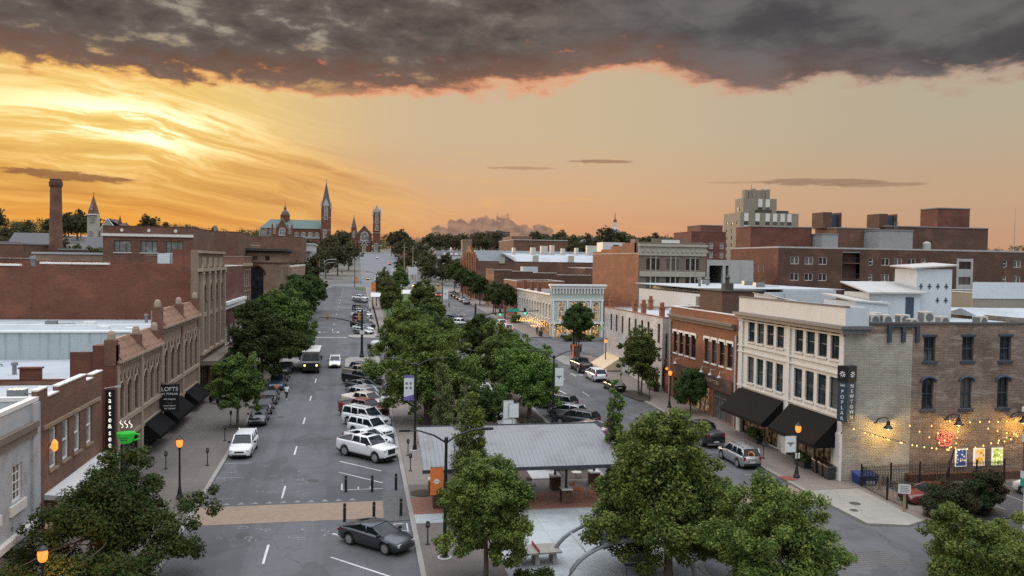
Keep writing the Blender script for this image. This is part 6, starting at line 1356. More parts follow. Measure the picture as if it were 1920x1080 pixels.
def car(kind, col, x, y, head, label, group=None, cat='car', name='parked_car', lights=False, **kw):
    key = (kind, lights, tuple(sorted(kw.items())))
    first = key not in TPL
    if first: TPL[key] = car_template(kind, lights=lights, **kw)
    o = TPL[key] if first else dup(TPL[key]); o.name = name
    o['label'] = label; o['category'] = cat
    if group: o['group'] = group
    elif 'group' in o: del o['group']
    for ch in o.children:
        if ch.name.startswith('body'): ch.material_slots[0].link = 'OBJECT'; ch.material_slots[0].material = PAINT[col]
    stand(o, x, y, head); return o
A45, U45 = R(-46), R(134)
gl = 'angle-parked cars along the left street'
car('sedan', 'gun', 1.35, 50.2, R(-43), 'dark grey sedan parked nearest the camera below the tan crosswalk', gl)
car('pickup', 'white', 1.05, 71.0, R(-47), 'white crew-cab pickup with black sunroof, nearest truck in the angle row', gl, 'truck', 'pickup_truck', sunroof=True)
car('sedan', 'white', 1.2, 75.3, A45, 'white sedan half hidden behind the white crew-cab pickup', gl)
car('suv', 'white', 1.5, 79.0, A45, 'white mid-size SUV with roof rails in front of the large white SUV', gl, rails=True)
car('big_suv', 'white', 1.1, 83.0, A45, 'large white SUV with black windows and roof rails', gl, rails=True)
car('pickup', 'red', .9, 87.2, A45, 'dull red pickup with open bed behind the large white SUV', gl, 'truck', 'pickup_truck')
car('pickup', 'cream', 1.1, 91.0, A45, 'cream pickup with covered bed and lit tail lamp', gl, 'truck', 'pickup_truck', tonneau=True)
car('suv', 'silver', 1.4, 94.8, A45, 'silver SUV between the cream pickup and silver sedan', gl)
car('sedan', 'silver', 1.2, 98.4, A45, 'silver sedan in front of the dark sedan under the big trees', gl)
car('sedan', 'grey', .95, 102.2, A45, 'dark charcoal sedan in front of the black pickup', gl)
car('pickup', 'black', .9, 106.4, A45, 'black crew-cab pickup in the middle of the angle row', gl, 'truck', 'pickup_truck')
car('pickup', 'tan', .9, 110.6, A45, 'tan pickup with glowing tail lamp behind the black pickup', gl, 'truck', 'pickup_truck')
car('suv', 'blue', 1.4, 114.6, A45, 'dark SUV last in the near row before the paved corner', gl)
g2 = 'angle-parked cars beyond the cross street'
far_row = [('coupe', 'silver', 'silver coupe first in line beyond the cross street'), ('sedan', 'white', 'white sedan second beyond the cross street, behind the silver coupe'), ('pickup', 'black', 'black pickup third beyond the cross street'),
           ('sedan', 'rose', 'pale rose sedan behind the third-in-line black pickup'), ('suv', 'red', 'red SUV in the middle of the far row'), ('sedan', 'silver', 'silver sedan directly behind the far red SUV'), ('suv', 'black', 'black SUV two places beyond the far red SUV'),
           ('pickup', 'white', 'white pickup in the far half of the far row'), ('sedan', 'white', 'white sedan beyond the far-row white pickup'), ('suv', 'silver', 'silver SUV with dark roof near the pale stop line'), ('suv', 'grey', 'charcoal SUV next to the pale stop line'), ('big_suv', 'black', 'large black SUV last before the gap in the far row')]
for i, (k, c, l) in enumerate(far_row): car(k, c, 1.5, 164.6 + 4.5 * i, A45, l, g2, 'truck' if k == 'pickup' else 'car', 'pickup_truck' if k == 'pickup' else 'parked_car')
for i, (k, c, l) in enumerate([('sedan', 'grey', 'dark grey sedan first after the gap in the far row'), ('pickup', 'white', 'white pickup beside the small grass corner at the end of the far row'), ('sedan', 'rose', 'pale sedan at the very end of the far row by the grass')]):
    car(k, c, 1.4, 246 + 7.5 * i, A45, l, g2, 'truck' if k == 'pickup' else 'car', 'pickup_truck' if k == 'pickup' else 'parked_car')
# left kerb and moving traffic
g3 = 'cars parked along the left kerb'
car('suv', 'white', -9.35, 73.6, R(-92), 'white SUV parked alone at the left kerb facing the camera', g3)
car('hatch', 'black', -9.4, 91.0, R(-90), 'black hatchback behind the small left street tree', g3); car('sedan', 'black', -9.4, 96.4, R(-90), 'black sedan beside the two pedestrians', g3)
car('suv', 'blue', -9.4, 105.2, R(-90), 'dark blue SUV behind the pedestrians at the left kerb', g3); car('sedan', 'gun', -9.4, 111.6, R(-90), 'dark sedan under the large left street trees', g3); car('sedan', 'black', -9.4, 117.4, R(-90), 'black car farthest up the near left kerb', g3); car('hatch', 'gun', -9.4, 85.6, R(-90), 'dark hatchback nearest the small left street tree', g3)
car('hatch', 'white', -2.9, 122.6, R(-90), 'small white car with lit headlights driving beside the delivery truck', None, 'car', 'moving_car', 'front')
car('sedan', 'black', -14.5, 345, R(0), 'black car waiting on the upper cross street at left', None, 'car', 'moving_car')
car('sedan', 'rose', 5.5, 388, R(-90), 'pale car with lit headlights coming down the hill, left one of a pair', None, 'car', 'moving_car', 'front'); car('suv', 'white', 9.0, 374, R(-90), 'white car with lit headlights coming down the hill, in front of its pair', None, 'car', 'moving_car', 'front')
car('sedan', 'red', 20.0, 505, R(90), 'dark red car with brake lights climbing the hill', None, 'car', 'moving_car', 'rear'); car('sedan', 'white', 13.8, 560, R(-90), 'white car near the top of the hill road', None, 'car', 'moving_car')
# right street
g4 = 'cars parked along the right kerb'
car('pickup', 'black', 32.4, 116.4, R(92), 'black pickup parked behind the white crossover at the right kerb', g4, 'truck', 'pickup_truck'); car('suv', 'white', 32.3, 108.4, R(92), 'white crossover parked between black pickup and black coupe', g4); car('coupe', 'black', 32.4, 100.6, R(92), 'black coupe beside the double-trunked tree', g4)
car('pickup', 'black', 32.4, 73.2, R(92), 'black pickup in front of the black awnings', g4, 'truck', 'pickup_truck'); car('suv', 'silver', 32.4, 65.6, R(92), 'silver SUV parked below the black awnings', g4, rails=True)
g5 = 'cars nosed in to the garden strip on the right street'
for i, (k, c, y, l) in enumerate([('suv', 'gun', 81.0, 'dark SUV behind the pavilion roof on the right street'), ('sedan', 'rose', 77.0, 'pale car roof just showing over the pavilion roof'), ('hatch', 'silver', 85.0, 'silver hatchback behind the dark SUV by the garden strip'), ('suv', 'grey', 89.5, 'grey SUV under the garden trees on the right street'), ('sedan', 'white', 94, 'white sedan farthest under the garden trees'), ('sedan', 'white', 46.5, 'white car glimpsed through the large front tree'), ('suv', 'silver', 51.0, 'silver SUV mostly hidden by the large front tree')]):
    car(k, c, 22.2, y, U45, l, g5)
g6 = 'cars nosed in to the lawn on the right street'
for i, (k, c, y, l) in enumerate([('sedan', 'red', 163.2, 'red car nearest the traffic lights in the lawn-side row'), ('sedan', 'grey', 167.5, 'grey sedan behind the red car in the lawn-side row'), ('sedan', 'black', 172, 'black sedan below the white pickup in the lawn-side row'), ('pickup', 'white', 177, 'white pickup in the lawn-side row on the right street'), ('suv', 'rose', 182.5, 'pale SUV above the white pickup in the lawn-side row'), ('suv', 'blue', 187.5, 'dark SUV above the pale one in the lawn-side row'), ('sedan', 'grey', 193, 'dark sedan farthest up the lawn-side row')]):
    car(k, c, 22.0, y, U45, l, g6, 'truck' if k == 'pickup' else 'car', 'pickup_truck' if k == 'pickup' else 'parked_car')
car('suv', 'white', 31.3, 178, R(90), 'white SUV pulling away past the green traffic lights', None, 'car', 'moving_car', 'rear'); car('hatch', 'white', 31.2, 169.5, R(90), 'white hatchback nearest the green traffic lights', None, 'car', 'moving_car', 'rear')
car('suv', 'black', 26.6, 273, R(90), 'black car with red tail lights far up the right street', None, 'car', 'moving_car', 'rear')
g7 = 'cars parked far up the right kerb'
for (k, c, y, l) in (('sedan', 'grey', 243, 'grey car nearest in the far right kerb row'), ('suv', 'silver', 252, 'silver car second in the far right kerb row'), ('sedan', 'black', 261, 'black car third in the far right kerb row'), ('suv', 'gun', 269, 'dark SUV fourth in the far right kerb row'), ('suv', 'black', 278, 'black SUV last in the far right kerb row')): car(k, c, 32.2, y, R(90), l, g7)
car('suv', 'white', 51.6, 53.2, R(115), 'white SUV in the fenced yard at the right edge'); car('sedan', 'red', 41.8, 53.4, R(180), 'red car behind the dark hedge inside the iron fence')
# delivery truck
t = thing('delivery_truck', 'dark brown step-van delivery truck with lit headlights driving towards the camera', 'truck'); 
def tb(name, mat, *bx):
    m = MB()
    for q in bx: m.box(*q)
    return m.build(name, mat, t, False)
m = MB(); m.prism([(-3.6, .75), (3.0, .75), (3.05, 1.5), (2.85, 1.75), (2.45, 2.95), (-3.6, 2.95)], -1.16, 1.16, 'y'); m.build('body', 'paint_brown', t, False)
m = MB(); m.prism([(-3.65, 2.953), (2.47, 2.953), (2.4, 3.08), (-3.6, 3.1)], -1.18, 1.18, 'y'); m.build('roof', 'limestone', t, False)
for sg in (-1, 1):
    m = MB(); m.hexa([(2.86, sg * .05, 1.82), (2.86, sg * 1.05, 1.82), (2.52, sg * 1.0, 2.72), (2.52, sg * .05, 2.72), (2.90, sg * .05, 1.82), (2.90, sg * 1.05, 1.82), (2.56, sg * 1.0, 2.72), (2.56, sg * .05, 2.72)]); m.build('windscreen', 'car_glass', t, False)
    m = MB(); m.lathe((3.06, sg * .8, 1.16), [(.14, -.05), (.14, .03)], 12, 0, 'x'); m.build('headlight', 'head_on', t, False); tb('wing_mirror', 'black_metal', (2.75, 2.95, sg * 1.45 - .12, sg * 1.45 + .12, 1.9, 2.5), (2.8, 2.86, min(sg * 1.16, sg * 1.4), max(sg * 1.16, sg * 1.4), 2.3, 2.36))
    m = MB(); m.box(2.0, 2.42, sg * 1.165 - .01, sg * 1.165 + .01, 1.75, 2.6); m.build('side_window', 'car_glass', t, False)
    for x in (-2.2, 2.15):
        m = MB(); m.lathe((x, sg * .98, .46), [(.3, -.16), (.46, -.15), (.46, .15), (.3, .16)], 16, 0, 'y'); o = m.build('wheel', 'tyre', t, False); r_ = MB().lathe((x, sg * .98, .46), [(.26, -.165), (.26, .165)], 12, 0, 'y').build('rim', 'rim', o, False)
tb('grille', 'black_metal', (3.02, 3.08, -.55, .55, .95, 1.38)); tb('bumper', 'black_metal', (2.95, 3.2, -1.1, 1.1, .5, .74)); tb('underbody', 'tyre', (-3.5, 2.9, -1.0, 1.0, .4, .75))
stand(t, -6.0, 119, R(-90))
# tank trailer, motorcycles, bicycle
t = thing('tank_trailer', 'small two-wheel trailer carrying a white water tank', 'trailer'); m = MB(); m.lathe((0, 0, 1.25), [(.15, -.95), (.5, -.85), (.62, -.4), (.62, .4), (.5, .85), (.15, .95)], 16, 0, 'x'); m.build('tank', 'white_paint', t, False, True); tb('frame', 'black_metal', (-1.4, 1.5, -.7, .7, .5, .68), (1.5, 2.4, -.05, .05, .5, .6), (-1.4, -.9, -.7, .7, .68, 1.3), (.95, 1.4, -.6, .6, .68, 1.2))
for sg in (-1, 1): o = MB().lathe((0, sg * .82, .33), [(.33, -.1), (.33, .1)], 16, 0, 'y').build('wheel', 'tyre', t, False); MB().lathe((0, sg * .82, .33), [(.2, -.105), (.2, .105)], 12, 0, 'y').build('rim', 'white_paint', o, False)
stand(t, 3.4, 138.5, R(8))
def motorcycle(x, y, rz, label, colr):
    t = thing('motorcycle', label, 'motorcycle', group='motorcycles on the left pavement')
    for s_ in (-.7, .72): o = MB().lathe((s_, 0, .32), [(.24, -.06), (.32, -.04), (.32, .04), (.24, .06)], 16, 0, 'y').build('wheel', 'tyre', t, False); MB().lathe((s_, 0, .32), [(.2, -.03), (.2, .03)], 10, 0, 'y').build('rim', 'rim', o, False)
    m = MB(); m.tube([(-.7, 0, .32), (-.2, 0, .5), (.35, 0, .62), (.5, 0, .85)], .06, 6); m.tube([(.72, 0, .32), (.45, 0, 1.0)], .04, 6); m.box(-.2, .25, -.18, .18, .25, .6); m.build('frame', 'grey_metal', t, False)
    m = MB(); m.lathe((.18, 0, .82), [(.06, -.3), (.18, -.18), (.19, .12), (.1, .3)], 10, 0, 'x'); m.box(-.95, -.55, -.12, .12, .62, .72); m.build('fuel_tank', colr, t, False, True); m = MB(); m.box(-.55, -.05, -.16, .16, .72, .84); m.build('seat', 'black_metal', t, False)
    m = MB(); m.tube([(.3, -.38, 1.02), (.45, 0, 1.05), (.3, .38, 1.02)], .025, 6); m.build('handlebar', 'black_metal', t, False); MB().lathe((.56, 0, .92), [(.1, -.05), (.1, .05)], 10, 0, 'x').build('headlight', 'headlight', t, False)
    stand(t, x, y, rz, gz(x, y) + .14); return t
motorcycle(-15.3, 95.5, R(-50), 'dark red motorcycle parked outside the Gothic building, nearer one', 'paint_red'); motorcycle(-15.4, 97.6, R(-45), 'black motorcycle just behind the dark red one', 'paint_black')
t = thing('bicycle', 'bicycle leaning by the pavement outside the Gothic building', 'bicycle')
for s_ in (-.5, .5): m = MB(); m.tube([(s_ + .33 * math.cos(k * PI / 8), 0, .34 + .33 * math.sin(k * PI / 8)) for k in range(17)], .02, 5); m.build('wheel', 'tyre', t, False)
m = MB(); m.tube([(-.5, 0, .34), (-.1, 0, .32), (.38, 0, .85), (-.22, 0, .8), (-.1, 0, .32)], .02, 5); m.tube([(-.5, 0, .34), (-.22, 0, .8)], .015, 5); m.tube([(.5, 0, .34), (.38, 0, .95)], .018, 5); m.build('frame', 'paint_silver', t, False); MB().obox((-.25, 0, .9), .22, .1, .05).build('saddle', 'black_metal', t, False); MB().tube([(.33, -.25, 1.0), (.38, 0, .97), (.33, .25, 1.0)], .015, 5).build('handlebar', 'black_metal', t, False)
stand(t, -15.0, 100.6, R(-70), gz(-15, 100.6) + .14)
# ================================================================== street furniture
KZ = .15
def lamp_light(loc, c, e, r=.12):
    l = bpy.data.lights.new('lamp_light', 'POINT'); l.energy = e; l.color = c; l.shadow_soft_size = r; o = bpy.data.objects.new('lamp_light', l); COL.objects.link(o); o.location = loc; return o
def acorn(h):
    t = thing('street_lamp', 'x', 'street lamp'); m = MB(); m.lathe((0, 0, 0), [(.26, 0), (.26, .12), (.17, .3), (.13, .6), (.075, .9), (.065, h - .9), (.1, h - .85), (.12, h - .7)], 12); m.build('post', 'black_metal', t, False)
    m = MB(); m.lathe((0, 0, h - .7), [(.12, 0), (.2, .12), (.23, .38), (.17, .55)], 10); m.build('globe', 'lamp_orange', t, False); m = MB(); m.lathe((0, 0, h - .68), [(.05, .05), (.09, .12), (.09, .32), (.04, .4)], 8); 
    m = MB(); m.lathe((0, 0, h - .148), [(.26, 0), (.2, .08), (.05, .2), (.02, .3)], 10); m.build('cap', 'black_metal', t, False); return t
L0 = acorn(4.35)
first = True
for (x, y, h, lb) in ((-12.0, 60.7, 1.0, 'lit orange street lamp on the left pavement by the parking meters'), (34.8, 60.3, 1.0, 'lit orange street lamp in front of the black awnings'), (35.1, 88.5, 1.0, 'lit orange street lamp in front of the orange brick shop'), (36.7, 118.3, 1.0, 'lit orange street lamp by the tan awning'), (-12.0, 108, 1.0, 'lit orange street lamp glowing inside the left street trees'), (-13.7, 40.0, 1.0, 'lit orange street lamp hidden low in the lower-left tree')):
    o = L0 if first else dup(L0); first = False; o['label'] = lb; o['group'] = 'orange street lamps'; stand(o, x, y, 0, gz(x, y) + KZ); lamp_light((x, y, gz(x, y) + KZ + 4.0), (1, .36, .08), 1100 if y < 45 else 60, .3)
def banner(parent, x0, x1, z0, z1, mat, kind=0):
    m = MB(); m.box(x0, x1, -.012, .012, z0, z1); o = m.build('banner', mat, parent, False)
    m = MB(); m.tube([(0, 0, z1 + .03), (x0 if abs(x0) > abs(x1) else x1, 0, z1 + .03)], .02, 5); m.tube([(0, 0, z0 - .03), (x0 if abs(x0) > abs(x1) else x1, 0, z0 - .03)], .02, 5); m.build('banner_arm', 'black_metal', parent, False)
    c = (x0 + x1) / 2; zc = (z0 + z1) / 2; e = MB()
    if kind == 0: e.lathe((c, -.016, zc), [(.15, 0), (.15, -.006)], 14, 0, 'y'); e.box(c - .2, c + .2, -.022, -.014, zc - .02, zc + .02); e.build('emblem', 'letter', o, False)
    elif kind == 1: e.prism([(c - .32, zc + .14), (c + .32, zc + .14), (c + .25, zc + .02), (c + .1, zc), (c, zc - .22), (c - .1, zc), (c - .25, zc + .02)], -.02, -.013, 'y'); e.build('emblem', 'grey_metal', o, False)
    else:
        e.box(x0, x1, -.02, -.013, z1 - .22, z1); e.prism([(x0, z0), (x1, z0), (x1, z0 + .52), (x0, z0 + .3)], -.02, -.013, 'y'); e.build('emblem', 'purple', o, False)
        e = MB(); 
        for (a, b_) in ((-.2, .5), (.15, .5), (-.2, .1), (.15, .1)): e.lathe((c + a, -.016, zc + b_ - .1), [(.11, 0), (.11, -.006)], 10, 0, 'y')
        e.build('emblem', 'grey_metal', o, False)
def double_lamp(x, y, h, label, rz=0, ban=None, wid=2.5):
    t = thing('double_street_lamp', label, 'street lamp', group='double-arm street lamps'); m = MB(); m.lathe((0, 0, 0), [(.3, 0), (.3, .06), (.2, .1), (.15, .5), (.12, .6), (.085, h - .3), (.11, h - .28), (.11, h + .05), (.03, h + .1)], 12); m.build('post', 'black_metal', t, False)
    for sg in (-1, 1):
        m = MB(); m.tube([(0, 0, h - .25), (sg * wid * .3, 0, h + .2), (sg * wid * .65, 0, h + .48), (sg * wid, 0, h + .52)], [.06, .055, .045, .04], 7); m.build('arm', 'black_metal', t, False); m = MB(); m.box(sg * wid - .32, sg * wid + .32, -.13, .13, h + .46, h + .57); o = m.build('lamp_head', 'black_metal', t, False); MB().box(sg * wid - .2, sg * wid + .2, -.09, .09, h + .44, h + .458).build('lens', 'plate', o, False)
    if ban: banner(t, *ban)
    MB().lathe((0, 0, -.02), [(.42, 0), (.42, .05), (.34, .08)], 14).build('footing', 'concrete', t, False)
    stand(t, x, y, rz, gz(x, y) + KZ); return t
double_lamp(5.2, 47.4, 7.0, 'black double-arm lamp with orange banner beside the pavilion', R(0), (-.9, -.15, 3.7, 5.3, 'orange_cloth', 0), 2.4)
double_lamp(21.2 - 2.0, 79.0, 7.3, 'black double-arm lamp with white banner by the right street', R(0), (.15, 1.0, 4.3, 6.1, 'white_cloth', 1), 2.3)
double_lamp(5.2, 72.4, 7.6, 'black double-arm lamp with purple and white banner in the big trees', R(0), (-1.0, -.15, 4.4, 6.6, 'white_cloth', 2), 2.4)
double_lamp(6.9, 182, 9.0, 'tall double-arm lamp beside the lawn path', 0, None, 2.6); double_lamp(5.6, 232, 9.0, 'double-arm lamp with small orange banner by the far parked row', 0, (-1.4, -.15, 4.2, 6.6, 'orange_cloth', 0), 2.6); double_lamp(-.5, 322, 10, 'double-arm lamp at the far end of the left parked row', 0, (.15, 1.2, 1.8, 4.0, 'orange_cloth', 0), 3)
double_lamp(20.2, 196, 8.4, 'double-arm lamp with white banner beside the lawn-side cars', 0, (.15, 1.35, 4.6, 7.0, 'white_cloth', 1), 2.6); double_lamp(34.6, 205, 6.5, 'short double-arm lamp on the far right pavement', 0, None, 1.6)
# short-post lamp with banner and plate in front of the awnings
t = thing('pole_banner', 'white bee-emblem banner and small plate hung on the awning street lamp', 'banner', (34.8, 60.3, gz(34.8, 60.3) + KZ)); banner(t, -1.05, -.1, 2.05, 3.35, 'white_cloth', 1); MB().box(-.2, .2, -.10, -.08, 1.55, 2.0).build('plate', 'plate', t, False)
# parking meters
mt = thing('parking_meter', 'x', 'parking meter'); MB().lathe((0, 0, 0), [(.14, 0), (.14, .05), (.04, .08), (.035, 1.0)], 10).build('post', 'black_metal', mt, False); m = MB(); m.lathe((0, 0, 1.0), [(.05, 0), (.12, .08), (.13, .3), (.09, .42)], 10); m.build('head', 'black_metal', mt, False); m = MB(); m.box(-.06, .06, -.135, -.12, 1.2, 1.32); m.build('display', 'grey_metal', mt, False)
first = True
for (x, y, lb) in ((4.4, 49.6, 'parking meter beside the dark grey sedan'), (4.4, 65.8, 'parking meter by the white crew-cab pickup'), (4.5, 70.6, 'parking meter at the nose of the white sedan'), (35.0, 66.2, 'parking meter behind the silver SUV'), (-11.6, 69.3, 'parking meter in front of the white kerbside SUV'), (-11.5, 77.6, 'parking meter behind the white kerbside SUV'), (-11.9, 84.0, 'parking meter by the small left street tree'), (34.6, 93.6, 'parking meter between the right lamp and the double-trunked tree'), (34.6, 104.5, 'parking meter behind the white crossover'), (-14.6, 68.6, 'meter post near the awnings on the left pavement')):
    o = mt if first else dup(mt); first = False; o['label'] = lb; o['group'] = 'parking meters'; stand(o, x, y, random.uniform(-.3, .3), gz(x, y) + KZ)
# bollards
bm_ = MB().lathe((0, 0, 0), [(.10, 0), (.10, 1.12), (.085, 1.2), (.02, 1.24)], 12).mesh('bollard', 'black_metal'); bb = MB().lathe((0, 0, 0), [(.104, .95), (.104, 1.0)], 12).mesh('band', 'grey_metal')
first = True
for (x, y, lb) in ((-.6, 61.3, 'outermost bollard on the far side of the tan crosswalk'), (1.3, 61.1, 'middle bollard on the far side of the tan crosswalk'), (3.05, 61.4, 'bollard nearest the kerb on the far side of the crosswalk'), (-.6, 54.8, 'outermost bollard on the near side of the tan crosswalk'), (1.3, 54.9, 'middle bollard on the near side of the tan crosswalk'), (3.1, 55.4, 'bollard nearest the kerb on the near side of the crosswalk')):
    o = thing('bollard', lb, 'bollard', (x, y, gz(x, y) + .01), 0, 'crosswalk bollards'); inst('post', bm_, o); inst('band', bb, o)
first = True
for k, (x, y) in enumerate([(4.6, 166 + 5.5 * i) for i in range(14)]):
    o = thing('bollard', 'slim dark bollard in the row between far parked cars and lawn path', 'bollard', (x, y, gz(x, y) + KZ), 0, 'bollards by the lawn path'); inst('post', bm_, o)
# signal masts
def signal_head(parent, x, y, z, on, mat='black_metal', back=False, rz=0):
    m = MB(); m.box(x - .18, x + .18, y - .12, y + .12, z - .55, z + .55); o = m.build('signal_head', mat, parent, False)
    for k, c in enumerate(('red', 'amber', 'green')):
        zz = z + .34 - .34 * k; yy = y - .125 if not back else y + .125
        q = MB(); q.lathe((x, yy, zz), [(.13 if c != on else .16, .0), (.13 if c != on else .16, -.02 if not back else .02)], 12, 0, 'y'); q.build('lens', {'green': 'green_on', 'red': 'red_on'}[on] if c == on else 'tyre', o, False)
t = thing('signal_mast', 'black signal mast on the paved corner with curved arm over the left street', 'traffic signal', (1.0, 131, gz(1, 131) + KZ)); m = MB(); m.lathe((0, 0, 0), [(.38, 0), (.38, .25), (.26, .5), (.2, 1.2), (.15, 7.4), (.05, 7.6)], 12); m.build('pole', 'black_metal', t, False)
m = MB(); m.tube([(0, 0, 5.0), (-2, 0, 5.7), (-4, 0, 6.1), (-6.6, 0, 6.3)], [.12, .1, .085, .07], 8); m.build('arm', 'black_metal', t, False); signal_head(t, -5.3, .25, 6.25, 'none', 'amber', True); signal_head(t, -.45, .1, 6.4, 'none', 'amber', True); m = MB(); m.box(-.35, .35, -.22, -.2, 3.6, 4.2); m.build('plate', 'plate', t, False)
t = thing('signal_mast', 'signal mast with two green lights and green street plate over the right street', 'traffic signal', (19.0, 132, gz(19, 132) + KZ)); m = MB(); m.lathe((0, 0, 0), [(.35, 0), (.35, .3), (.22, .5), (.15, 8.3), (.05, 8.5)], 12); m.build('pole', 'black_metal', t, False); m = MB(); m.tube([(0, 0, 5.9), (2, 0, 6.7), (5, 0, 7.1), (10.5, 0, 7.3)], [.12, .1, .085, .07], 8); m.build('arm', 'black_metal', t, False)
signal_head(t, 4.0, -.1, 7.0, 'green'); signal_head(t, 8.1, -.1, 7.2, 'green'); m = MB(); m.box(5.2, 7.2, -.12, -.09, 7.1, 7.6); m.build('street_plate', 'teal_sign', t, False)
t = thing('signal_pole', 'tall black signal pole beside the tan awning', 'traffic signal', (35.6, 132.5, gz(35.6, 132.5) + KZ)); m = MB(); m.lathe((0, 0, 0), [(.38, 0), (.38, .25), (.26, .5), (.2, 1.2), (.15, 8.2), (.05, 8.4)], 12); m.build('pole', 'black_metal', t, False)
t = thing('signal_mast', 'far signal mast with two green lights below the head church', 'traffic signal', (24.5, 590, gz(24.5, 590))); m = MB(); m.tube([(0, 0, 0), (0, 0, 8.2)], .2, 8); m.tube([(0, 0, 7.6), (-14, 0, 8.0)], .12, 6); m.build('pole', 'black_metal', t, False); signal_head(t, -13.0, -.2, 7.6, 'green'); signal_head(t, -7.5, -.2, 7.6, 'green')
for o in list(t.children): o.scale = (1, 1, 1)
t = thing('signal_mast', 'grey signal pole with curved double arm on the upper left corner', 'traffic signal', (-13.0, 352, gz(-13, 352))); m = MB(); m.lathe((0, 0, 0), [(.3, 0), (.2, 9.5)], 10); m.tube([(0, 0, 9), (1.4, 0, 10.0), (5, 0, 10.2)], .12, 6); m.tube([(0, 0, 7.4), (1.4, 0, 8.6), (4, 0, 8.9)], .1, 6); m.build('pole', 'galv', t, False)
t = thing('signal_mast', 'dark horizontal signal arm facing away on the upper corner', 'traffic signal', (-16, 330, gz(-16, 330))); m = MB(); m.tube([(0, 0, 0), (0, 0, 6)], .15, 8); m.tube([(0, 0, 5.6), (11, 0, 5.8)], .1, 6); m.build('pole', 'black_metal', t, False); signal_head(t, 10.6, 0, 5.6, 'none', 'black_metal', True)
t = thing('signal_pole', 'pole with a red light on the upper crossing', 'traffic signal', (20.5, 362, gz(20.5, 362))); MB().tube([(0, 0, 0), (0, 0, 4.6)], .1, 8).build('pole', 'black_metal', t, False); signal_head(t, 0, -.1, 4.2, 'red')
# sandwich of street signs in the planting
t = thing('wayfinding_sign', 'white framed wayfinding panels on a post in the garden strip', 'sign', (14.1, 74.6, gz(14.1, 74.6) + KZ)); m = MB(); m.tube([(.2, 0, 0), (.2, 0, 2.2)], .06, 8); m.build('post', 'galv', t, False)
for (x0, x1, z0, z1, y) in ((-.62, .28, 2.15, 3.75, .06), (-.1, .75, 2.25, 3.5, -.06), (-.68, .4, .7, 2.05, .0)):
    m = MB(); m.box(x0, x1, y - .03, y + .03, z0, z1); o = m.build('panel', 'white_cloth', t, False); f = MB()
    for q in ((x0 - .04, x0, z0 - .04, z1 + .04), (x1, x1 + .04, z0 - .04, z1 + .04), (x0, x1, z0 - .04, z0), (x0, x1, z1, z1 + .04)): f.box(q[0], q[1], y - .045, y + .045, q[2], q[3])
    f.build('frame', 'galv', o, False)
# taste sign, lofts sign
t = thing('cafe_sign', 'black blade sign with white letters and glowing green coffee cup', 'sign', (-17.0, 62.6, 5.2)); MB().box(-17.42, -16.8, 62.7, 62.86, 4.6, 9.0).build('panel', 'sign_black', t)
for i, ch in enumerate('taste'): lettering(ch, .56, (-17.1, 62.67, 8.72 - i * .46), 0, 'neon_white', t, name='letters', wide=.8)
lettering('&', .42, (-17.1, 62.67, 6.4), 0, 'neon_white', t, name='letters')
for i, ch in enumerate('see'): lettering(ch, .56, (-17.1, 62.67, 5.95 - i * .44), 0, 'neon_white', t, name='letters', wide=.8)
m = MB(); m.lathe((-16.0, 62.6, 5.2), [(.3, 0), (.42, .1), (.6, .62), (.62, .75), (.52, .75)], 20); m.tube([(-15.42, 62.6, 5.85), (-15.1, 62.6, 5.8), (-15.1, 62.6, 5.5), (-15.5, 62.6, 5.4)], .06, 7); m.build('coffee_cup', 'neon_green', t)
m = MB(); m.lathe((-16.0, 62.6, 5.9), [(.5, 0), (.5, .03)], 18); m.build('coffee', 'rust', t); m = MB()
for k, x in enumerate((-16.3, -16.0, -15.7)): m.tube([(x + .12 * math.sin(q * 1.2), 62.6, 6.3 + q * .1) for q in range(6)], .03, 5)
m.build('steam', 'neon_white', t)
m = MB(); m.box(-16.32, -15.75, 62.04, 62.07, 5.62, 5.70); m.box(-16.25, -15.8, 62.1, 62.14, 5.45, 5.52); m.build('lettering', 'green_paint', t)
m = MB(); m.tube([(-17.5, 62.8, 9.1), (-16.6, 62.8, 9.25)], .03, 5); m.box(-16.8, -16.4, 62.7, 62.85, 9.15, 9.28); m.build('bracket', 'galv', t)
t = thing('lofts_sign', 'square black hanging sign with white letters over the awnings', 'sign', (-16.6, 79.6, 4.8)); MB().box(-17.45, -15.75, 79.5, 79.62, 4.4, 6.9).build('panel', 'sign_black', t)
for (tx, sz, z) in (('LOFTS', .52, 6.45), ('AT POPLAR', .27, 6.02), ('loft lifestyle', .22, 5.55), ('- - - - - - -', .14, 5.22), ('poplarlofts.com', .17, 4.95), ('478.350.3400', .18, 4.68)): lettering(tx, sz, (-16.6, 79.46, z), 0, 'letter', t, name='letters')
m = MB(); m.tube([(-17.5, 79.56, 7.0), (-15.7, 79.56, 7.0)], .03, 5); m.build('bracket', 'black_metal', t)
t = thing('wall_lantern', 'small orange lantern glowing on the brown brick shop wall', 'wall lamp', (-17.2, 52.0, 7.4)); MB().lathe((-17.15, 51.9, 7.1), [(.06, 0), (.18, .15), (.18, .5), (.05, .7)], 10).build('globe', 'lamp_orange', t); MB().tube([(-17.5, 51.9, 7.4), (-17.1, 51.9, 7.85)], .03, 5).build('bracket', 'black_metal', t)
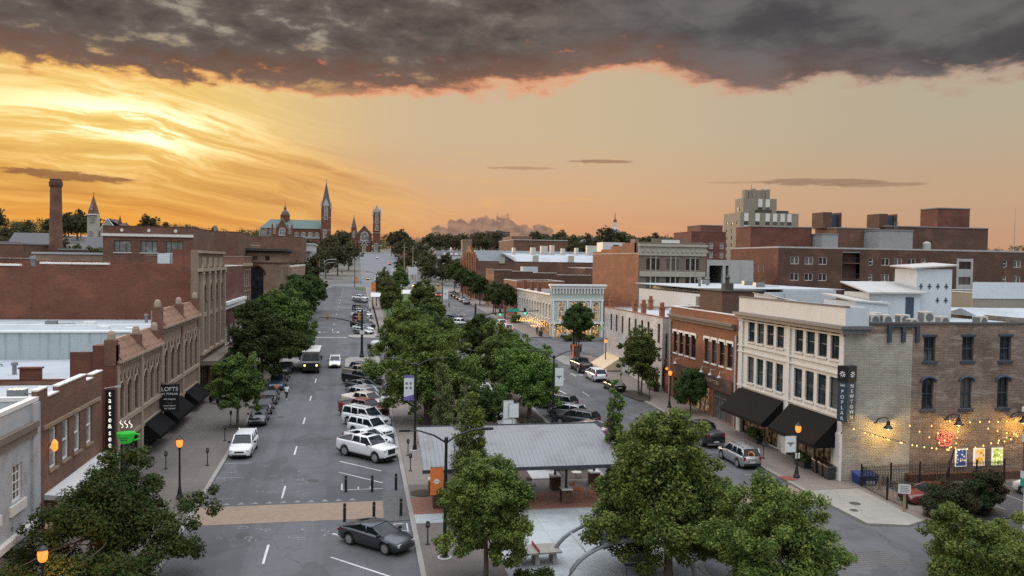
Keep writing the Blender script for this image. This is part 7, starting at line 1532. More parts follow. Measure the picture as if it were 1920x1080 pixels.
# waste bins, planters, dumpster, utility box
def bin_(x, y, lb):
    t = thing('waste_bin', lb, 'bin', (x, y, gz(x, y) + .14), random.uniform(-.2, .2), 'black wheeled bins'); m = MB(); m.hexa([(-.27, -.3, .06), (.27, -.3, .06), (.27, .3, .06), (-.27, .3, .06), (-.34, -.38, 1.0), (.34, -.38, 1.0), (.34, .38, 1.0), (-.34, .38, 1.0)]); m.build('body', 'planter', t, False); m = MB(); m.hexa([(-.37, -.42, 1.0), (.37, -.42, 1.0), (.37, .42, 1.03), (-.37, .42, 1.03), (-.33, -.38, 1.06), (.33, -.38, 1.06), (.33, .38, 1.14), (-.33, .38, 1.14)]); m.build('lid', 'black_metal', t, False)
    for s_ in (-.25, .25): MB().lathe((s_, .3, .1), [(.1, -.03), (.1, .03)], 10, 0, 'x').build('wheel', 'tyre', t, False)
bin_(37.35, 61.5, 'wheeled bin nearest the shop planter'); bin_(37.3, 60.5, 'middle wheeled bin of three by the corner'); bin_(37.25, 59.6, 'wheeled bin nearest the building corner'); bin_(35.9, 158.0 + 1, 'bin on the pavement before the mint building')
t = thing('blue_skip', 'blue lidded refuse skip against the painted brick flank', 'skip', (39.45, 58.2, gz(39.4, 58.2))); m = MB(); m.hexa([(-.75, -.45, .1), (.75, -.45, .1), (.75, .45, .1), (-.75, .45, .1), (-.85, -.55, .8), (.85, -.55, .8), (.85, .5, .95), (-.85, .5, .95)]); m.build('body', 'blue_bin', t, False); m = MB(); m.hexa([(-.88, -.58, .8), (.88, -.58, .8), (.88, .53, .95), (-.88, .53, .95), (-.86, -.55, .87), (.86, -.55, .87), (.86, .5, 1.03), (-.86, .5, 1.03)]); m.build('lid', 'blue_bin', t, False); MB().box(-.3, .5, -.575, -.555, .2, .45).build('label', 'plate', t, False)
m = MB()
t = thing('utility_cabinet', 'orange utility cabinet beside the tree at the right corner', 'cabinet', (34.9, 128.3, gz(34.9, 128.3) + KZ)); m = MB(); m.box(-.55, .55, -.35, .35, 0, 2.0); m.box(-.6, .6, -.4, .4, 2.0, 2.1); m.build('case', 'orange_cloth', t, False); MB().box(-.5, .5, -.365, -.352, .1, 1.9).build('door', 'rust', t, False)
t = thing('lot_sign', 'small white notice board on a tan post in front of the iron fence', 'sign', (38.05, 51.5, gz(38, 51.5))); MB().lathe((0, 0, 0), [(.09, 0), (.09, 1.7)], 10).build('post', 'wood', t, False); MB().obox((-.1, -.1, 1.75), .8, .04, .65, -.5).build('board', 'plate', t, False)
m = MB(); 
for k in range(4): m.obox((-.11, -.125, 1.95 - k * .13), .6 - .1 * (k % 2), .01, .035, -.5)
m.build('lettering', 'grey_metal', t, False)
t = thing('tan_post', 'short tan bollard post beside the blue skip', 'post', (39.5, 56.4, gz(39.5, 56.4))); MB().lathe((0, 0, 0), [(.09, 0), (.09, 1.15), (.03, 1.22)], 10).build('post', 'wood', t, False)
t = thing('yellow_sign', 'yellow upright marker board far up the right street', 'sign', (30.4, 310, gz(30, 310))); MB().box(-.45, .45, -.05, .05, 0, 2.4).build('panel', 'yellow_paint', t, False); MB().box(-.3, .3, -.07, -.052, 1.5, 2.1).build('emblem', 'sign_black', t, False)
t = thing('kerb_ramp', 'dark red tactile plate on the kerb by the awning lamp', 'tactile plate', (34.0, 60.2, gz(34, 60.2) + .15)); MB().box(-.5, .5, -.6, .6, 0, .012).build('plate', 'rust', t, False)
# iron fence round the yard
t = thing('iron_fence', 'black iron picket fence around the small yard below the posters', 'fence', (45, 56, gz(45, 56))); m = MB(); pm = MB()
line = [(38.55, 51.9), (38.45, 54.0), (38.6, 57.4), (51.5, 57.6)]; post = []
for (a, c) in zip(line, line[1:]):
    Ln = math.dist(a, c); n = int(Ln / .14)
    for i in range(n):
        x, y = a[0] + (c[0] - a[0]) * i / n, a[1] + (c[1] - a[1]) * i / n; m.box(x - .012, x + .012, y - .012, y + .012, gz(x, y) + .1, gz(x, y) + 1.75)
    for z in (.25, 1.35, 1.6): m.tube([(a[0], a[1], gz(*a) + z), (c[0], c[1], gz(*c) + z)], .022, 4)
    k = max(1, round(Ln / 2.6)); post += [(a[0] + (c[0] - a[0]) * i / k, a[1] + (c[1] - a[1]) * i / k) for i in range(k)]
m.build('pickets', 'black_metal', t)
for (x, y) in post + [line[-1]]: MB().box(x - .045, x + .045, y - .045, y + .045, gz(x, y), gz(x, y) + 1.9).build('post', 'black_metal', t)
t = thing('low_yard_wall', 'low dark brick strip at the foot of the brick flank', 'wall', (47, 58.6, gz(47, 58.6))); MB().box(43.5, 55, 58.3, 58.9, 1.2, 2.0).build('wall', 'brick_dark', t)
# gooseneck wall lamps, string lights, neon rose, posters on the flank
for (x, z, lb) in ((41.3, 6.15, 'black gooseneck wall lamp on the yellow painted brick'), (47.6, 6.3, 'black gooseneck wall lamp on the old brick above the neon'), (53.6, 6.35, 'black gooseneck wall lamp at the right edge of the brick flank')):
    t = thing('gooseneck_lamp', lb, 'wall lamp', (x, 58.9, z), 0, 'gooseneck wall lamps'); m = MB(); m.tube([(-.55, .08, -.1), (-.55, -.3, .35), (-.3, -.7, .55), (0, -.8, .45), (0, -.8, .2)], .045, 7); m.build('arm', 'black_metal', t, False); m = MB(); m.lathe((0, -.8, -.32), [(.38, 0), (.33, .08), (.16, .3), (.12, .55), (.05, .6)], 14); m.build('shade', 'black_metal', t, False); MB().lathe((0, -.8, -.42), [(.05, 0), (.13, .06), (.12, .16), (.05, .2)], 10).build('bulb', 'bulb_yellow', t, False)
    lamp_light((x, 57.95, z - .55), (1, .58, .10), 260, .1)
def string(name, label, pts, n, sag, group='string lights', mat='bulb', r=.045):
    t = thing(name, label, 'string lights', pts[0], 0, group); w = MB(); bl = MB(); Ls = []
    for a, c in zip(pts, pts[1:]):
        a, c = Vector(a), Vector(c); L_ = [a.lerp(c, k / 10) - Vector((0, 0, sag * 4 * (k / 10) * (1 - k / 10))) for k in range(11)]; w.tube(L_, .012, 4, cap=False)
        for k in range(n): f = (k + .5) / n; p = a.lerp(c, f) - Vector((0, 0, sag * 4 * f * (1 - f) + .09)); Ls.append(p)
    w.build('cable', 'black_metal', t)
    for p in Ls: bl = MB(); bl.lathe(tuple(p), [(r * .3, .08), (r, .03), (r, -.03), (r * .3, -.06)], 8); bl.build('bulb', mat, t)
pole = (44.9, 55.2, 6.0)
t = thing('string_light_pole', 'black leaning twin-legged pole holding the string lights in the yard', 'pole', (44.2, 55.2, gz(44, 55.2))); m = MB(); m.tube([(43.2, 54.6, gz(43.2, 54.6)), (44.9, 55.2, 4.75)], .07, 6); m.tube([(44.3, 55.6, gz(44, 55)), (44.9, 55.2, 4.75)], .05, 6); m.build('pole', 'black_metal', t)
pole = (44.95, 55.2, 4.75)
for i, (a, n, sg) in enumerate((((38.2, 58.7, 6.0), 9, .35), ((39.8, 58.75, 5.5), 6, .25), ((43.3, 58.8, 6.2), 5, .1), ((45.4, 58.8, 6.2), 4, .1), ((48.2, 58.8, 6.2), 5, .2), ((53.6, 58.7, 5.2), 8, .3))):
    string('string_lights', 'strand of warm bulbs from leaning pole to brick flank, ' + ('corner end', 'second from corner', 'pale brick end', 'straight up', 'to the neon', 'over the posters')[i], [pole, a], n, sg)
string('string_lights', 'strand of warm bulbs running level along the flank at the far right', [(46.8, 58.7, 6.35), (50.5, 58.7, 6.15), (53.8, 58.7, 6.3)], 4, .12); string('string_lights', 'short zigzag strand of warm bulbs at the right edge of the flank', [(50.4, 58.7, 5.7), (53.8, 58.6, 5.0), (51.5, 58.7, 4.3)], 4, .1)
t = thing('neon_flower', 'pink-red neon flower sign glowing on the old brick', 'neon sign', (47.05, 58.9, 4.75)); m = MB()
for (r, a0, n) in ((.42, .3, 5), (.24, .9, 4), (.1, 0, 3)):
    for k in range(n): c = a0 + k * 2 * PI / n; m.tube([(r * math.cos(c) + r * .75 * math.cos(c + q), 0, r * math.sin(c) + r * .75 * math.sin(c + q)) for q in (-1.9, -1.1, -.4, .4, 1.1, 1.9)], .028, 5)
m.tube([(.3, 0, .1), (.65, 0, .45)], .025, 5); m.build('tube', 'neon_red', t, False); lamp_light((47.05, 58.5, 4.75), (1, .1, .1), 10, .2)
def poster_mat(name, cols, sc, s):
    m, tt, b_ = newmat(name); g = tt.node('ShaderNodeTexCoord'); n = tt.noise(tt_vec(tt, g), sc, 4, .55); vo = tt.node('ShaderNodeTexVoronoi'); vo.inputs['Scale'].default_value = sc * 1.6; tt.l.new(g.outputs['Object'], vo.inputs['Vector'])
    col = tt.mix(tt.step(.42, .52, n), cols[0], cols[1]); col = tt.mix(tt.step(.32, .22, V(tt, vo.outputs['Distance'])), col, cols[2]); tt.put(b_.inputs['Base Color'], col); tt.put(b_.inputs['Emission Color'], col); b_.inputs['Emission Strength'].default_value = s; M[name] = m
def tt_vec(tt, g): return V(tt, g.outputs['Object'])
poster_mat('print_blue', [(.02, .045, .16, 1), (.03, .06, .2, 1), (.75, .58, .2, 1)], 2.6, .9); poster_mat('print_orange', [(.45, .38, .42, 1), (.65, .33, .03, 1), (.2, .13, .03, 1)], 1.8, 1.0); poster_mat('print_green', [(.16, .24, .03, 1), (.42, .48, .1, 1), (.85, .82, .5, 1)], 2.2, 1.0)
for (x, mt_, lb) in ((48.55, 'print_blue', 'lit poster with yellow blooms on dark blue, leftmost of three'), (50.25, 'print_orange', 'lit poster of an orange autumn tree, middle of three'), (51.95, 'print_green', 'lit poster of green and white blossom, rightmost of three')):
    t = thing('light_box_poster', lb, 'poster', (x, 58.9, 3.1), 0, 'lit posters'); m = MB(); m.box(-.5, .5, -.02, .08, -.72, .72); m.build('frame', 'white_glow', t, False); MB().box(-.44, .44, -.04, -.021, -.66, .66).build('print', mt_, t, False)
# festoon at the mint building
rr = random.Random(9)
for k in range(9): string('string_lights', 'strand of warm bulbs in the tangle beside the mint corner building', [(38.0, 159.5 + k * 2.2, 6.6 + rr.uniform(-.3, .3)), (35.0 + rr.uniform(-.8, .8), 161 + k * 2.2, 5.9 + rr.uniform(-.3, 1.2)), (37.9, 163 + k * 2.2, 6.2 + rr.uniform(-.5, .9))], 7, .3, 'string lights at the mint building', 'bulb', .06)
for k in range(2): string('string_lights', 'strand of warm bulbs across the front of the mint building, ' + ('upper', 'lower')[k], [(38.2, 158.3, 6.5 - k), (43, 157.6, 6.1 - k * .7), (48.4, 158.2, 6.5 - k)], 7, .35, 'string lights at the mint building', 'bulb', .06)
# planted tubs by the shops
# ------------------------------------------------------------------ pavilion and plaza furniture
t = thing('pavilion', 'open pavilion with sloping grey corrugated roof on brick piers', 'pavilion', (11, 58.5, gz(11, 58.5) + KZ)); gx = gz(11, 58)
x0, x1, ya, yb, za, zb_ = 4.5, 18.3, 54.9, 61.4, 4.45, 6.05
zc = lambda f: za + (zb_ - za) * f + .32 * math.sin(PI * f)
m = MB()
for q in range(10):
    f0, f1 = q / 10, (q + 1) / 10; A0, A1 = ya + (yb - ya) * f0, ya + (yb - ya) * f1; m.hexa([(x0, A0, zc(f0)), (x1, A0, zc(f0)), (x1, A1, zc(f1)), (x0, A1, zc(f1)), (x0, A0, zc(f0) + .06), (x1, A0, zc(f0) + .06), (x1, A1, zc(f1) + .06), (x0, A1, zc(f1) + .06)])
for k in range(47): x = x0 + .03 + (x1 - x0 - .06) * k / 46; m.tube([(x, ya + (yb - ya) * q / 10, zc(q / 10) + .06) for q in range(11)], .02, 4)
m.build('roof', 'pavilion_roof', t)
m = MB(); m.box(x0 - .04, x1 + .04, ya - .08, ya - .003, za - .16, za + .08); m.box(x0 - .04, x1 + .04, yb + .003, yb + .09, zb_ - .12, zb_ + .14); m.build('fascia', 'dark_frame', t)
for (x, y) in ((5.7, 56.6), (5.7, 59.9), (10.3, 56.6), (10.3, 59.9), (14.8, 56.5), (14.8, 59.8), (18.0, 60.4)):
    g_ = gz(x, y) + .14; zr = za + (y - ya) / (yb - ya) * (zb_ - za); MB().box(x - .36, x + .36, y - .36, y + .36, g_, g_ + .95).build('brick_pier', 'brick_dark', t); MB().box(x - .4, x + .4, y - .4, y + .4, g_ + .95, g_ + 1.05).build('pier_cap', 'limestone', t); MB().tube([(x, y, g_ + 1.05), (x, y, zr)], .09, 8).build('post', 'black_metal', t)
m = MB()
for y in (56.6, 59.9): zr = za + (y - ya) / (yb - ya) * (zb_ - za); m.box(x0 + .3, x1 - .3, y - .08, y + .08, zr - .22, zr - .02)
m.tube([(14.8, 56.6, 4.6), (14.8, 59.8, 2.6)], .02, 5); m.build('beam', 'black_metal', t)
def cafe_table(x, y, lb, mat='grey_metal'):
    t = thing('cafe_table', lb, 'table', (x, y, gz(x, y) + .147), random.uniform(0, 3), 'folding tables under the pavilion'); MB().lathe((0, 0, .70), [(.38, 0), (.4, .015), (.4, .03)], 16).build('tabletop', mat, t, False); m = MB()
    for a in (0, PI / 2): c, s_ = math.cos(a), math.sin(a); m.tube([(.28 * c, .28 * s_, 0), (-.22 * c, -.22 * s_, .7)], .016, 5); m.tube([(-.28 * c, -.28 * s_, 0), (.22 * c, .22 * s_, .7)], .016, 5)
    m.build('legs', mat, t, False)
def cafe_chair(x, y, rz, lb, mat='dark_frame'):
    t = thing('folding_chair', lb, 'chair', (x, y, gz(x, y) + .147), rz, 'folding chairs under the pavilion'); m = MB(); m.obox((0, 0, .45), .40, .40, .025); m.build('seat', mat, t, False); m = MB()
    for k in range(3): m.box(-.2, .2, -.235, -.215, .62 + k * .1, .69 + k * .1)
    m.build('backrest', mat, t, False); m = MB()
    for s_ in (-.19, .19): m.tube([(s_, -.22, .9), (s_, .24, 0)], .014, 5); m.tube([(s_, -.26, 0), (s_, .2, .45)], .014, 5)
    m.build('legs', mat, t, False)
cafe_table(16.9, 61.4, 'round pale folding table under the pavilion edge', 'limestone'); cafe_table(11.9, 58.6, 'round grey folding table behind the round front tree'); cafe_table(15.95, 57.2, 'round orange folding table by the front brick pier', 'orange_cloth')
for (x, y, a, lb, mt_) in ((17.9, 61.0, 1.6, 'dark folding chair right of the pale table', 'dark_frame'), (17.3, 62.3, 2.9, 'dark folding chair behind the pale table', 'dark_frame'), (15.8, 61.9, -1.7, 'dark folding chair left of the pale table', 'dark_frame'), (12.7, 58.2, 1.3, 'dark folding chair right of the grey table', 'dark_frame'), (12.7, 59.6, 2.6, 'dark folding chair behind the grey table', 'dark_frame'), (16.9, 57.4, 1.8, 'orange folding chair right of the orange table', 'orange_cloth'), (15.7, 58.0, 3.2, 'orange folding chair behind the orange table', 'orange_cloth')): cafe_chair(x, y, a, lb, mt_)
t = thing('table_tennis_table', 'concrete table-tennis table with a red net plate', 'table tennis table', (10.3, 46.0, gz(10.3, 46) + .147), R(3)); m = MB(); m.box(-1.37, 1.37, -.76, .76, .68, .78); m.build('tabletop', 'apron', t, False)
for s_ in (-1.05, 0, 1.05): MB().hexa([(s_ - .14, -.5, 0), (s_ + .14, -.5, 0), (s_ + .14, .5, 0), (s_ - .14, .5, 0), (s_ - .08, -.35, .678), (s_ + .08, -.35, .678), (s_ + .08, .35, .678), (s_ - .08, .35, .678)]).build('leg', 'concrete', t, False)
MB().box(-.015, .015, -.85, .85, .782, .98).build('net', 'red_metal', t, False)
# arched shade frame in the plaza corner
t = thing('shade_frame', 'grey arched shade frame with dark mesh panels in the plaza corner', 'shade structure', (15, 44, gz(15, 44) + .147)); cx, rad = 14.9, 3.6; z0 = gz(15, 44) + .14
hoop = lambda y, r_: [(cx - r_ * math.cos(PI * k / 20), y, z0 + .1 + r_ * .62 * math.sin(PI * k / 20)) for k in range(21)]
MB().tube(hoop(46.0, rad), .13, 8).build('hoop', 'grey_metal', t); MB().tube(hoop(42.4, rad), .13, 8).build('hoop', 'grey_metal', t)
for k in (5, 7, 10, 13): p, q = hoop(46.0, rad)[k], hoop(42.4, rad)[k]; MB().tube([p, q], .05, 6).build('beam', 'galv', t)
for (k0, k1) in ((7, 10), (10, 13)):
    P1, P2 = hoop(45.9, rad - .02), hoop(42.5, rad - .02); m = MB()
    for k in range(k0, k1): m.quad(P1[k], P1[k + 1], P2[k + 1], P2[k])
    m.build('mesh_panel', 'navy', t)
t = thing('swing_bench', 'slatted grey bench hanging inside the arched shade frame', 'bench', (15.6, 43.6, z0 + .0)); m = MB(); m.obox((0, 0, .48), 1.5, .5, .05); m.build('seat', 'grey_metal', t, False); m = MB(); m.obox((0, .26, .8), 1.5, .05, .5); m.build('backrest', 'grey_metal', t, False); m = MB()
for s_ in (-.7, .7): m.tube([(s_, 0, .5), (s_, .1, 2.2)], .015, 4); m.tube([(s_, -.22, .48), (s_, -.22, 0)], .02, 4)
m.build('hanger', 'black_metal', t, False)
m = MB(); m.lathe((4.9 + .0, 59.9, gz(5, 60) + .1), [(.9, 0), (.9, .06)], 18); m.lathe((7.0, 61.8, gz(7, 61.8) + .1), [(1.0, 0), (1.0, .06)], 18); m.lathe((20.2 - 1.4, 53.0, gz(19, 53) + .1), [(.95, 0), (.95, .06)], 18); struct('tree_pits', m, 'soil')
# canopies over the lawn
for (x0, x1, y, lb) in ((3.9, 7.6, 222, 'white flat lawn canopy, left of the olive trees'), (10.9, 18.5, 236, 'wide white flat canopy over the lawn')):
    t = thing('lawn_canopy', lb, 'canopy', ((x0 + x1) / 2, y, gz(8, y)), 0, 'lawn canopies'); g_ = gz(8, y); m = MB(); m.box(x0, x1, y, y + 4, g_ + 4.2, g_ + 4.4); m.hexa([(x0, y - 1.2, g_ + 3.4), (x1, y - 1.2, g_ + 3.4), (x1, y, g_ + 4.2), (x0, y, g_ + 4.2), (x0, y - 1.2, g_ + 3.5), (x1, y - 1.2, g_ + 3.5), (x1, y, g_ + 4.4), (x0, y, g_ + 4.4)]); m.build('roof', 'white_paint', t)
    for x in (x0 + .5, x1 - .5): MB().tube([(x, y + 1, g_), (x, y + 1, g_ + 4.3)], .12, 8).build('post', 'green_paint' if x0 < 5 else 'black_metal', t)
t = thing('path_lamp', 'lit white globe lamp in front of the wide lawn canopy', 'lamp', (15.8, 233, gz(15, 233))); MB().lathe((0, 0, 0), [(.2, 0), (.1, .5), (.07, 5.2)], 8).build('post', 'wood', t, False); MB().lathe((0, 0, 5.2), [(.1, 0), (.38, .3), (.3, .7), (.05, .9)], 10).build('globe', 'lamp_core', t, False)
t = thing('flagpole', 'pole with a drooping flag beside the trees at the median end', 'flagpole', (24.5, 430, gz(24.5, 430))); MB().tube([(0, 0, 0), (0, 0, 13.5)], [.14, .06], 6).build('pole', 'galv', t, False); m = MB(); m.hexa([(-.1, -.02, 9.5), (-1.3, .2, 9.0), (-1.2, .25, 9.0), (-.1, .02, 9.5), (-.1, -.02, 12.5), (-.9, .2, 12.0), (-.85, .25, 12.0), (-.1, .02, 12.5)]); m.build('flag', 'rust', t, False)
t = thing('flagpole', 'pole with a drooping flag in the left trees near the columns', 'flagpole', (-13.5, 320, gz(-13, 320))); MB().tube([(0, 0, 0), (0, 0, 11)], [.12, .06], 6).build('pole', 'galv', t, False); m = MB(); m.hexa([(-.05, -.02, 7.5), (-.8, .2, 7.2), (-.75, .25, 7.2), (-.05, .02, 7.5), (-.05, -.02, 10), (-.6, .2, 9.6), (-.55, .25, 9.6), (-.05, .02, 10)]); m.build('flag', 'rust', t, False)
for (x, y, h, lb) in ((20.0, 352, 17, 'tall wooden utility pole left of the white box at the hill foot'), (26.8, 400, 16, 'wooden utility pole beside the hill trees')):
    t = thing('utility_pole', lb, 'pole', (x, y, gz(x, y))); MB().tube([(0, 0, 0), (0, 0, h)], [.3, .16], 8).build('pole', 'wood', t, False); MB().box(-1.2, 1.2, -.06, .06, h - 1.6, h - 1.4).build('crossarm', 'wood', t, False)
t = thing('white_monument', 'white pointed obelisk on the median end', 'obelisk', (15.4, 362, gz(15.4, 362))); m = MB(); m.lathe((0, 0, 0), [(1.3, 0), (1.3, .8), (.6, 1.0), (.42, 5.5), (.02, 6.4)], 4); m.build('shaft', 'white_paint', t, False)
t = thing('white_hut', 'square white hut on legs near the obelisk', 'hut', (25, 372, gz(25, 372))); m = MB(); m.box(-1.8, 1.8, -1.8, 1.8, 3.4, 6.6); m.build('cabin', 'white_paint', t, False)
for (a, b_) in ((-1.6, -1.6), (1.6, -1.6), (1.6, 1.6), (-1.6, 1.6)): MB().box(a - .12, a + .12, b_ - .12, b_ + .12, 0, 3.4).build('leg', 'white_paint', t, False)
t = thing('concrete_ramp_wall', 'pale concrete ramp walls on the median end', 'ramp', (13.5, 300, gz(13.5, 300))); m = MB(); m.hexa([(-1.5, -8, 0), (2.6, -8, 0), (2.2, 30, 0), (-1.0, 30, 0), (-1.5, -8, .8), (2.6, -8, .8), (2.2, 30, 2.6), (-1.0, 30, 2.6)]); m.box(1.0, 1.6, -6, 24, .8, 3.4); m.build('ramp', 'concrete', t, False)
t = thing('cafe_umbrella', 'dark green cafe parasol by the mint building', 'umbrella', (47.0, 152, gz(47, 152))); MB().tube([(0, 0, 0), (0, 0, 2.7)], .03, 6).build('pole', 'wood', t, False); m = MB(); pyramid(m, 0, 0, 1.5, 2.2, 2.85, 8, PI / 8); m.build('canopy', 'green_paint', t, False)
t = thing('street_bench', 'metal bench in front of the mint building', 'bench', (40.5, 156.2, gz(40.5, 156))); m = MB(); m.box(-1.6, 1.6, -.25, .25, .45, .52); m.build('seat', 'galv', t, False); MB().box(-1.6, 1.6, .22, .28, .55, .95).build('backrest', 'galv', t, False)
for s_ in (-1.4, 0, 1.4): MB().box(s_ - .04, s_ + .04, -.22, .22, 0, .45).build('leg', 'galv', t, False)
t = thing('food_cart', 'dark cart with lit side by the tan awning', 'cart', (37.2, 137, gz(37, 137))); m = MB(); m.box(-.9, .9, -.5, .5, .35, 1.3); m.build('body', 'planter', t, False); MB().box(-.5, .5, -.52, -.502, .5, 1.0).build('panel', 'shop_lit', t, False)
for s_ in (-.6, .6): MB().lathe((s_, -.45, .3), [(.3, -.05), (.3, .05)], 12, 0, 'y').build('wheel', 'tyre', t, False)
# ------------------------------------------------------------------ people (small in the picture, still whole figures)
def person(x, y, rz, label, top, legs, skin, stride=.2, arm=.25, h=1.75, hat=None, z=None):
    k = h / 1.75; vs = []; es = []; rad = []
    def P(p, r): vs.append(tuple(c * k for c in p)); rad.append(r * k); return len(vs) - 1
    pel = P((0, 0, .98), .15); ch = P((0, .01, 1.25), .155); sh = P((0, .0, 1.43), .12); nk = P((0, 0, 1.53), .06); hd = P((0, .03, 1.64), .098); tp = P((0, .02, 1.72), .08); es += [(pel, ch), (ch, sh), (sh, nk), (nk, hd), (hd, tp)]
    for sg in (-1, 1):
        f = stride * sg; hp = P((sg * .1, 0, .92), .11); kn = P((sg * .11, f * .55 + .04, .5), .07); an = P((sg * .11, f - .03, .1), .05); to = P((sg * .12, f + .14, .04), .042); es += [(pel, hp), (hp, kn), (kn, an), (an, to)]
        s1 = P((sg * .19, 0, 1.41), .075); el = P((sg * .27, -f * .5 * arm - .03, 1.13), .05); wr = P((sg * .25, -f * .7 + arm * .4, .92), .038); ha = P((sg * .25, -f * .7 + arm * .5, .84), .04); es += [(sh, s1), (s1, el), (el, wr), (wr, ha)]
    me = bpy.data.meshes.new('person'); me.from_pydata(vs, es, []); o = bpy.data.objects.new('person', me); COL.objects.link(o)
    sk = o.modifiers.new('skin', 'SKIN'); sk.use_smooth_shade = True; o.modifiers.new('sub', 'SUBSURF').levels = 1
    for i, r in enumerate(rad): me.skin_vertices[0].data[i].radius = (r, r)
    me.skin_vertices[0].data[0].use_root = True
    ev = bpy.data.meshes.new_from_object(o.evaluated_get(bpy.context.evaluated_depsgraph_get())); o.modifiers.clear(); o.data = ev
    for mn in (top, legs, skin, 'hair', 'cloth_white'): ev.materials.append(M[mn])
    for p in ev.polygons:
        c = p.center / k; p.material_index = 4 if c.z < .12 else 1 if c.z < .98 else 0 if (c.z < 1.49 and not (abs(c.x) > .2 and c.z < 1.22)) else 3 if (c.z > 1.66 or (c.z > 1.56 and c.y < .0)) else 2
    tag(o, label, 'person'); stand(o, x, y, rz, (gz(x, y) + .012) if z is None else z); o.rotation_euler = (0, 0, rz); return o
person(-8.9, 98.4, R(20), 'person in an orange shirt standing with a phone beside the kerbside cars', 'cloth_orange', 'cloth_dark', 'skin_dark', .15, .8, 1.85)
person(-7.7, 97.4, R(200), 'person in a white shirt and dark trousers in the road beside the kerbside cars', 'cloth_white', 'cloth_dark', 'skin_dark', .25, .6, 1.75)
person(25.4, 228, R(70), 'person in dark clothes crossing the right street', 'cloth_dark', 'cloth_dark', 'skin', .35, .3, 1.8)
person(35.7, 161.2, R(0), 'person in a dark coat on the pavement by the mint building, left of a pair', 'cloth_dark', 'cloth_dark', 'skin', .2, .2, 1.85, None, gz(36, 161) + .15); person(36.5, 161.0, R(180), 'person in a brown coat on the pavement by the mint building, right of a pair', 'rust', 'cloth_dark', 'skin', .2, .2, 1.75, None, gz(36, 161) + .15)
# ================================================================== trees
def leaf_mesh(name, lobes, n, size, mat, rs, clumps=26, spread=.30, flat=.55, elong=1.0):
    """many leaf-sized faces gathered in clumps over overlapping ellipsoid lobes: (cx,cy,cz, rx,ry,rz)"""
    g = np.random.default_rng(rs); lob = np.array(lobes, float); wts = (lob[:, 3] * lob[:, 4] + lob[:, 4] * lob[:, 5] + lob[:, 3] * lob[:, 5]); wts /= wts.sum()
    C_, S_ = [], []
    for i in range(len(lob)):
        k = max(4, int(clumps * len(lob) * wts[i])); d = g.normal(size=(k, 3)); d[:, 2] = np.where(d[:, 2] < -.3, d[:, 2] * .35, d[:, 2]); d /= np.linalg.norm(d, axis=1)[:, None]
        rr_ = g.uniform(.52, 1.0, (k, 1)) ** .6; C_.append(lob[i, :3] + d * rr_ * lob[i, 3:]); S_.append(np.repeat(lob[i, 3:].mean() * spread * g.uniform(.6, 1.25, (k, 1)), 1, 1))
    C_ = np.vstack(C_); S_ = np.vstack(S_)[:, 0]; pw = S_ ** 2; pw /= pw.sum(); idx = g.choice(len(C_), n, p=pw)
    d = g.normal(size=(n, 3)); d /= np.linalg.norm(d, axis=1)[:, None]; rad = g.uniform(0, 1, n) ** .42 * 1.15
    pos = C_[idx] + d * (rad * S_[idx])[:, None] * np.array([1, 1, flat + .25])
    nrm = d * .8 + g.normal(size=(n, 3)) * .55 + np.array([0, 0, .65]); nrm /= np.linalg.norm(nrm, axis=1)[:, None]
    a = np.cross(nrm, g.normal(size=(n, 3))); a /= np.linalg.norm(a, axis=1)[:, None]; b = np.cross(nrm, a); s = size * g.uniform(.6, 1.35, n)[:, None]
    v = np.empty((n, 4, 3)); v[:, 0] = pos - a * s * .62 * elong; v[:, 1] = pos + b * s * .34 - nrm * s * .06; v[:, 2] = pos + a * s * .62 * elong; v[:, 3] = pos - b * s * .34 - nrm * s * .06
    me = bpy.data.meshes.new(name); me.vertices.add(n * 4); me.vertices.foreach_set('co', v.astype(np.float32).ravel()); me.loops.add(n * 4); me.loops.foreach_set('vertex_index', np.arange(n * 4, dtype=np.int32)); me.polygons.add(n)
    me.polygons.foreach_set('loop_start', np.arange(0, n * 4, 4, dtype=np.int32)); me.update(calc_edges=True); me.materials.append(M[mat]); return me, C_
def trunk_mesh(h, r, targets, rs, stems=1, lean=.25, mat='bark'):
    g = random.Random(rs); m = MB(); targets = list(targets); g.shuffle(targets)
    for s in range(stems):
        a = s * 2 * PI / stems + g.uniform(0, 1); k = 0 if stems == 1 else lean; bx, by = (0, 0) if stems == 1 else (.18 * math.cos(a), .18 * math.sin(a)); tx, ty = k * h * math.cos(a), k * h * math.sin(a)
        fork = h * .42; p0 = Vector((bx, by, -.15)); p1 = Vector((bx + tx * .35, by + ty * .35, fork)); m.tube([p0, p0.lerp(p1, .5) + Vector((g.uniform(-.06, .06), g.uniform(-.06, .06), 0)), p1, p1 + Vector((tx * .4, ty * .4, h * .3))], [r * 1.35, r, r * .85, r * .4], 8)
        for t in targets[s::stems][:9]:
            t = Vector(t); mid = p1.lerp(t, .5) + Vector((g.uniform(-.2, .2), g.uniform(-.2, .2), .12 * h * .3)); m.tube([p1 + Vector((0, 0, g.uniform(-.1, .25) * h)), mid, t], [r * .5, r * .28, r * .10], 5)
    return m.mesh('trunk', mat)
def tree(label, x, y, lobes, n, size, mat, rs, h=None, r=.16, stems=1, name='street_tree', group=None, base=KZ, cl=26, spread=.30, cat='tree', lean=.25, elong=1.0):
    t = thing(name, label, cat, (x, y, gz(x, y) + base), 0, group); me, C_ = leaf_mesh('crown', lobes, n, size, mat, rs, cl, spread, elong=elong); inst('crown', me, t)
    h = h or max(l[2] for l in lobes); inst('trunk', trunk_mesh(h, r, C_[:: max(1, len(C_) // 26)], rs, stems, lean), t); return t
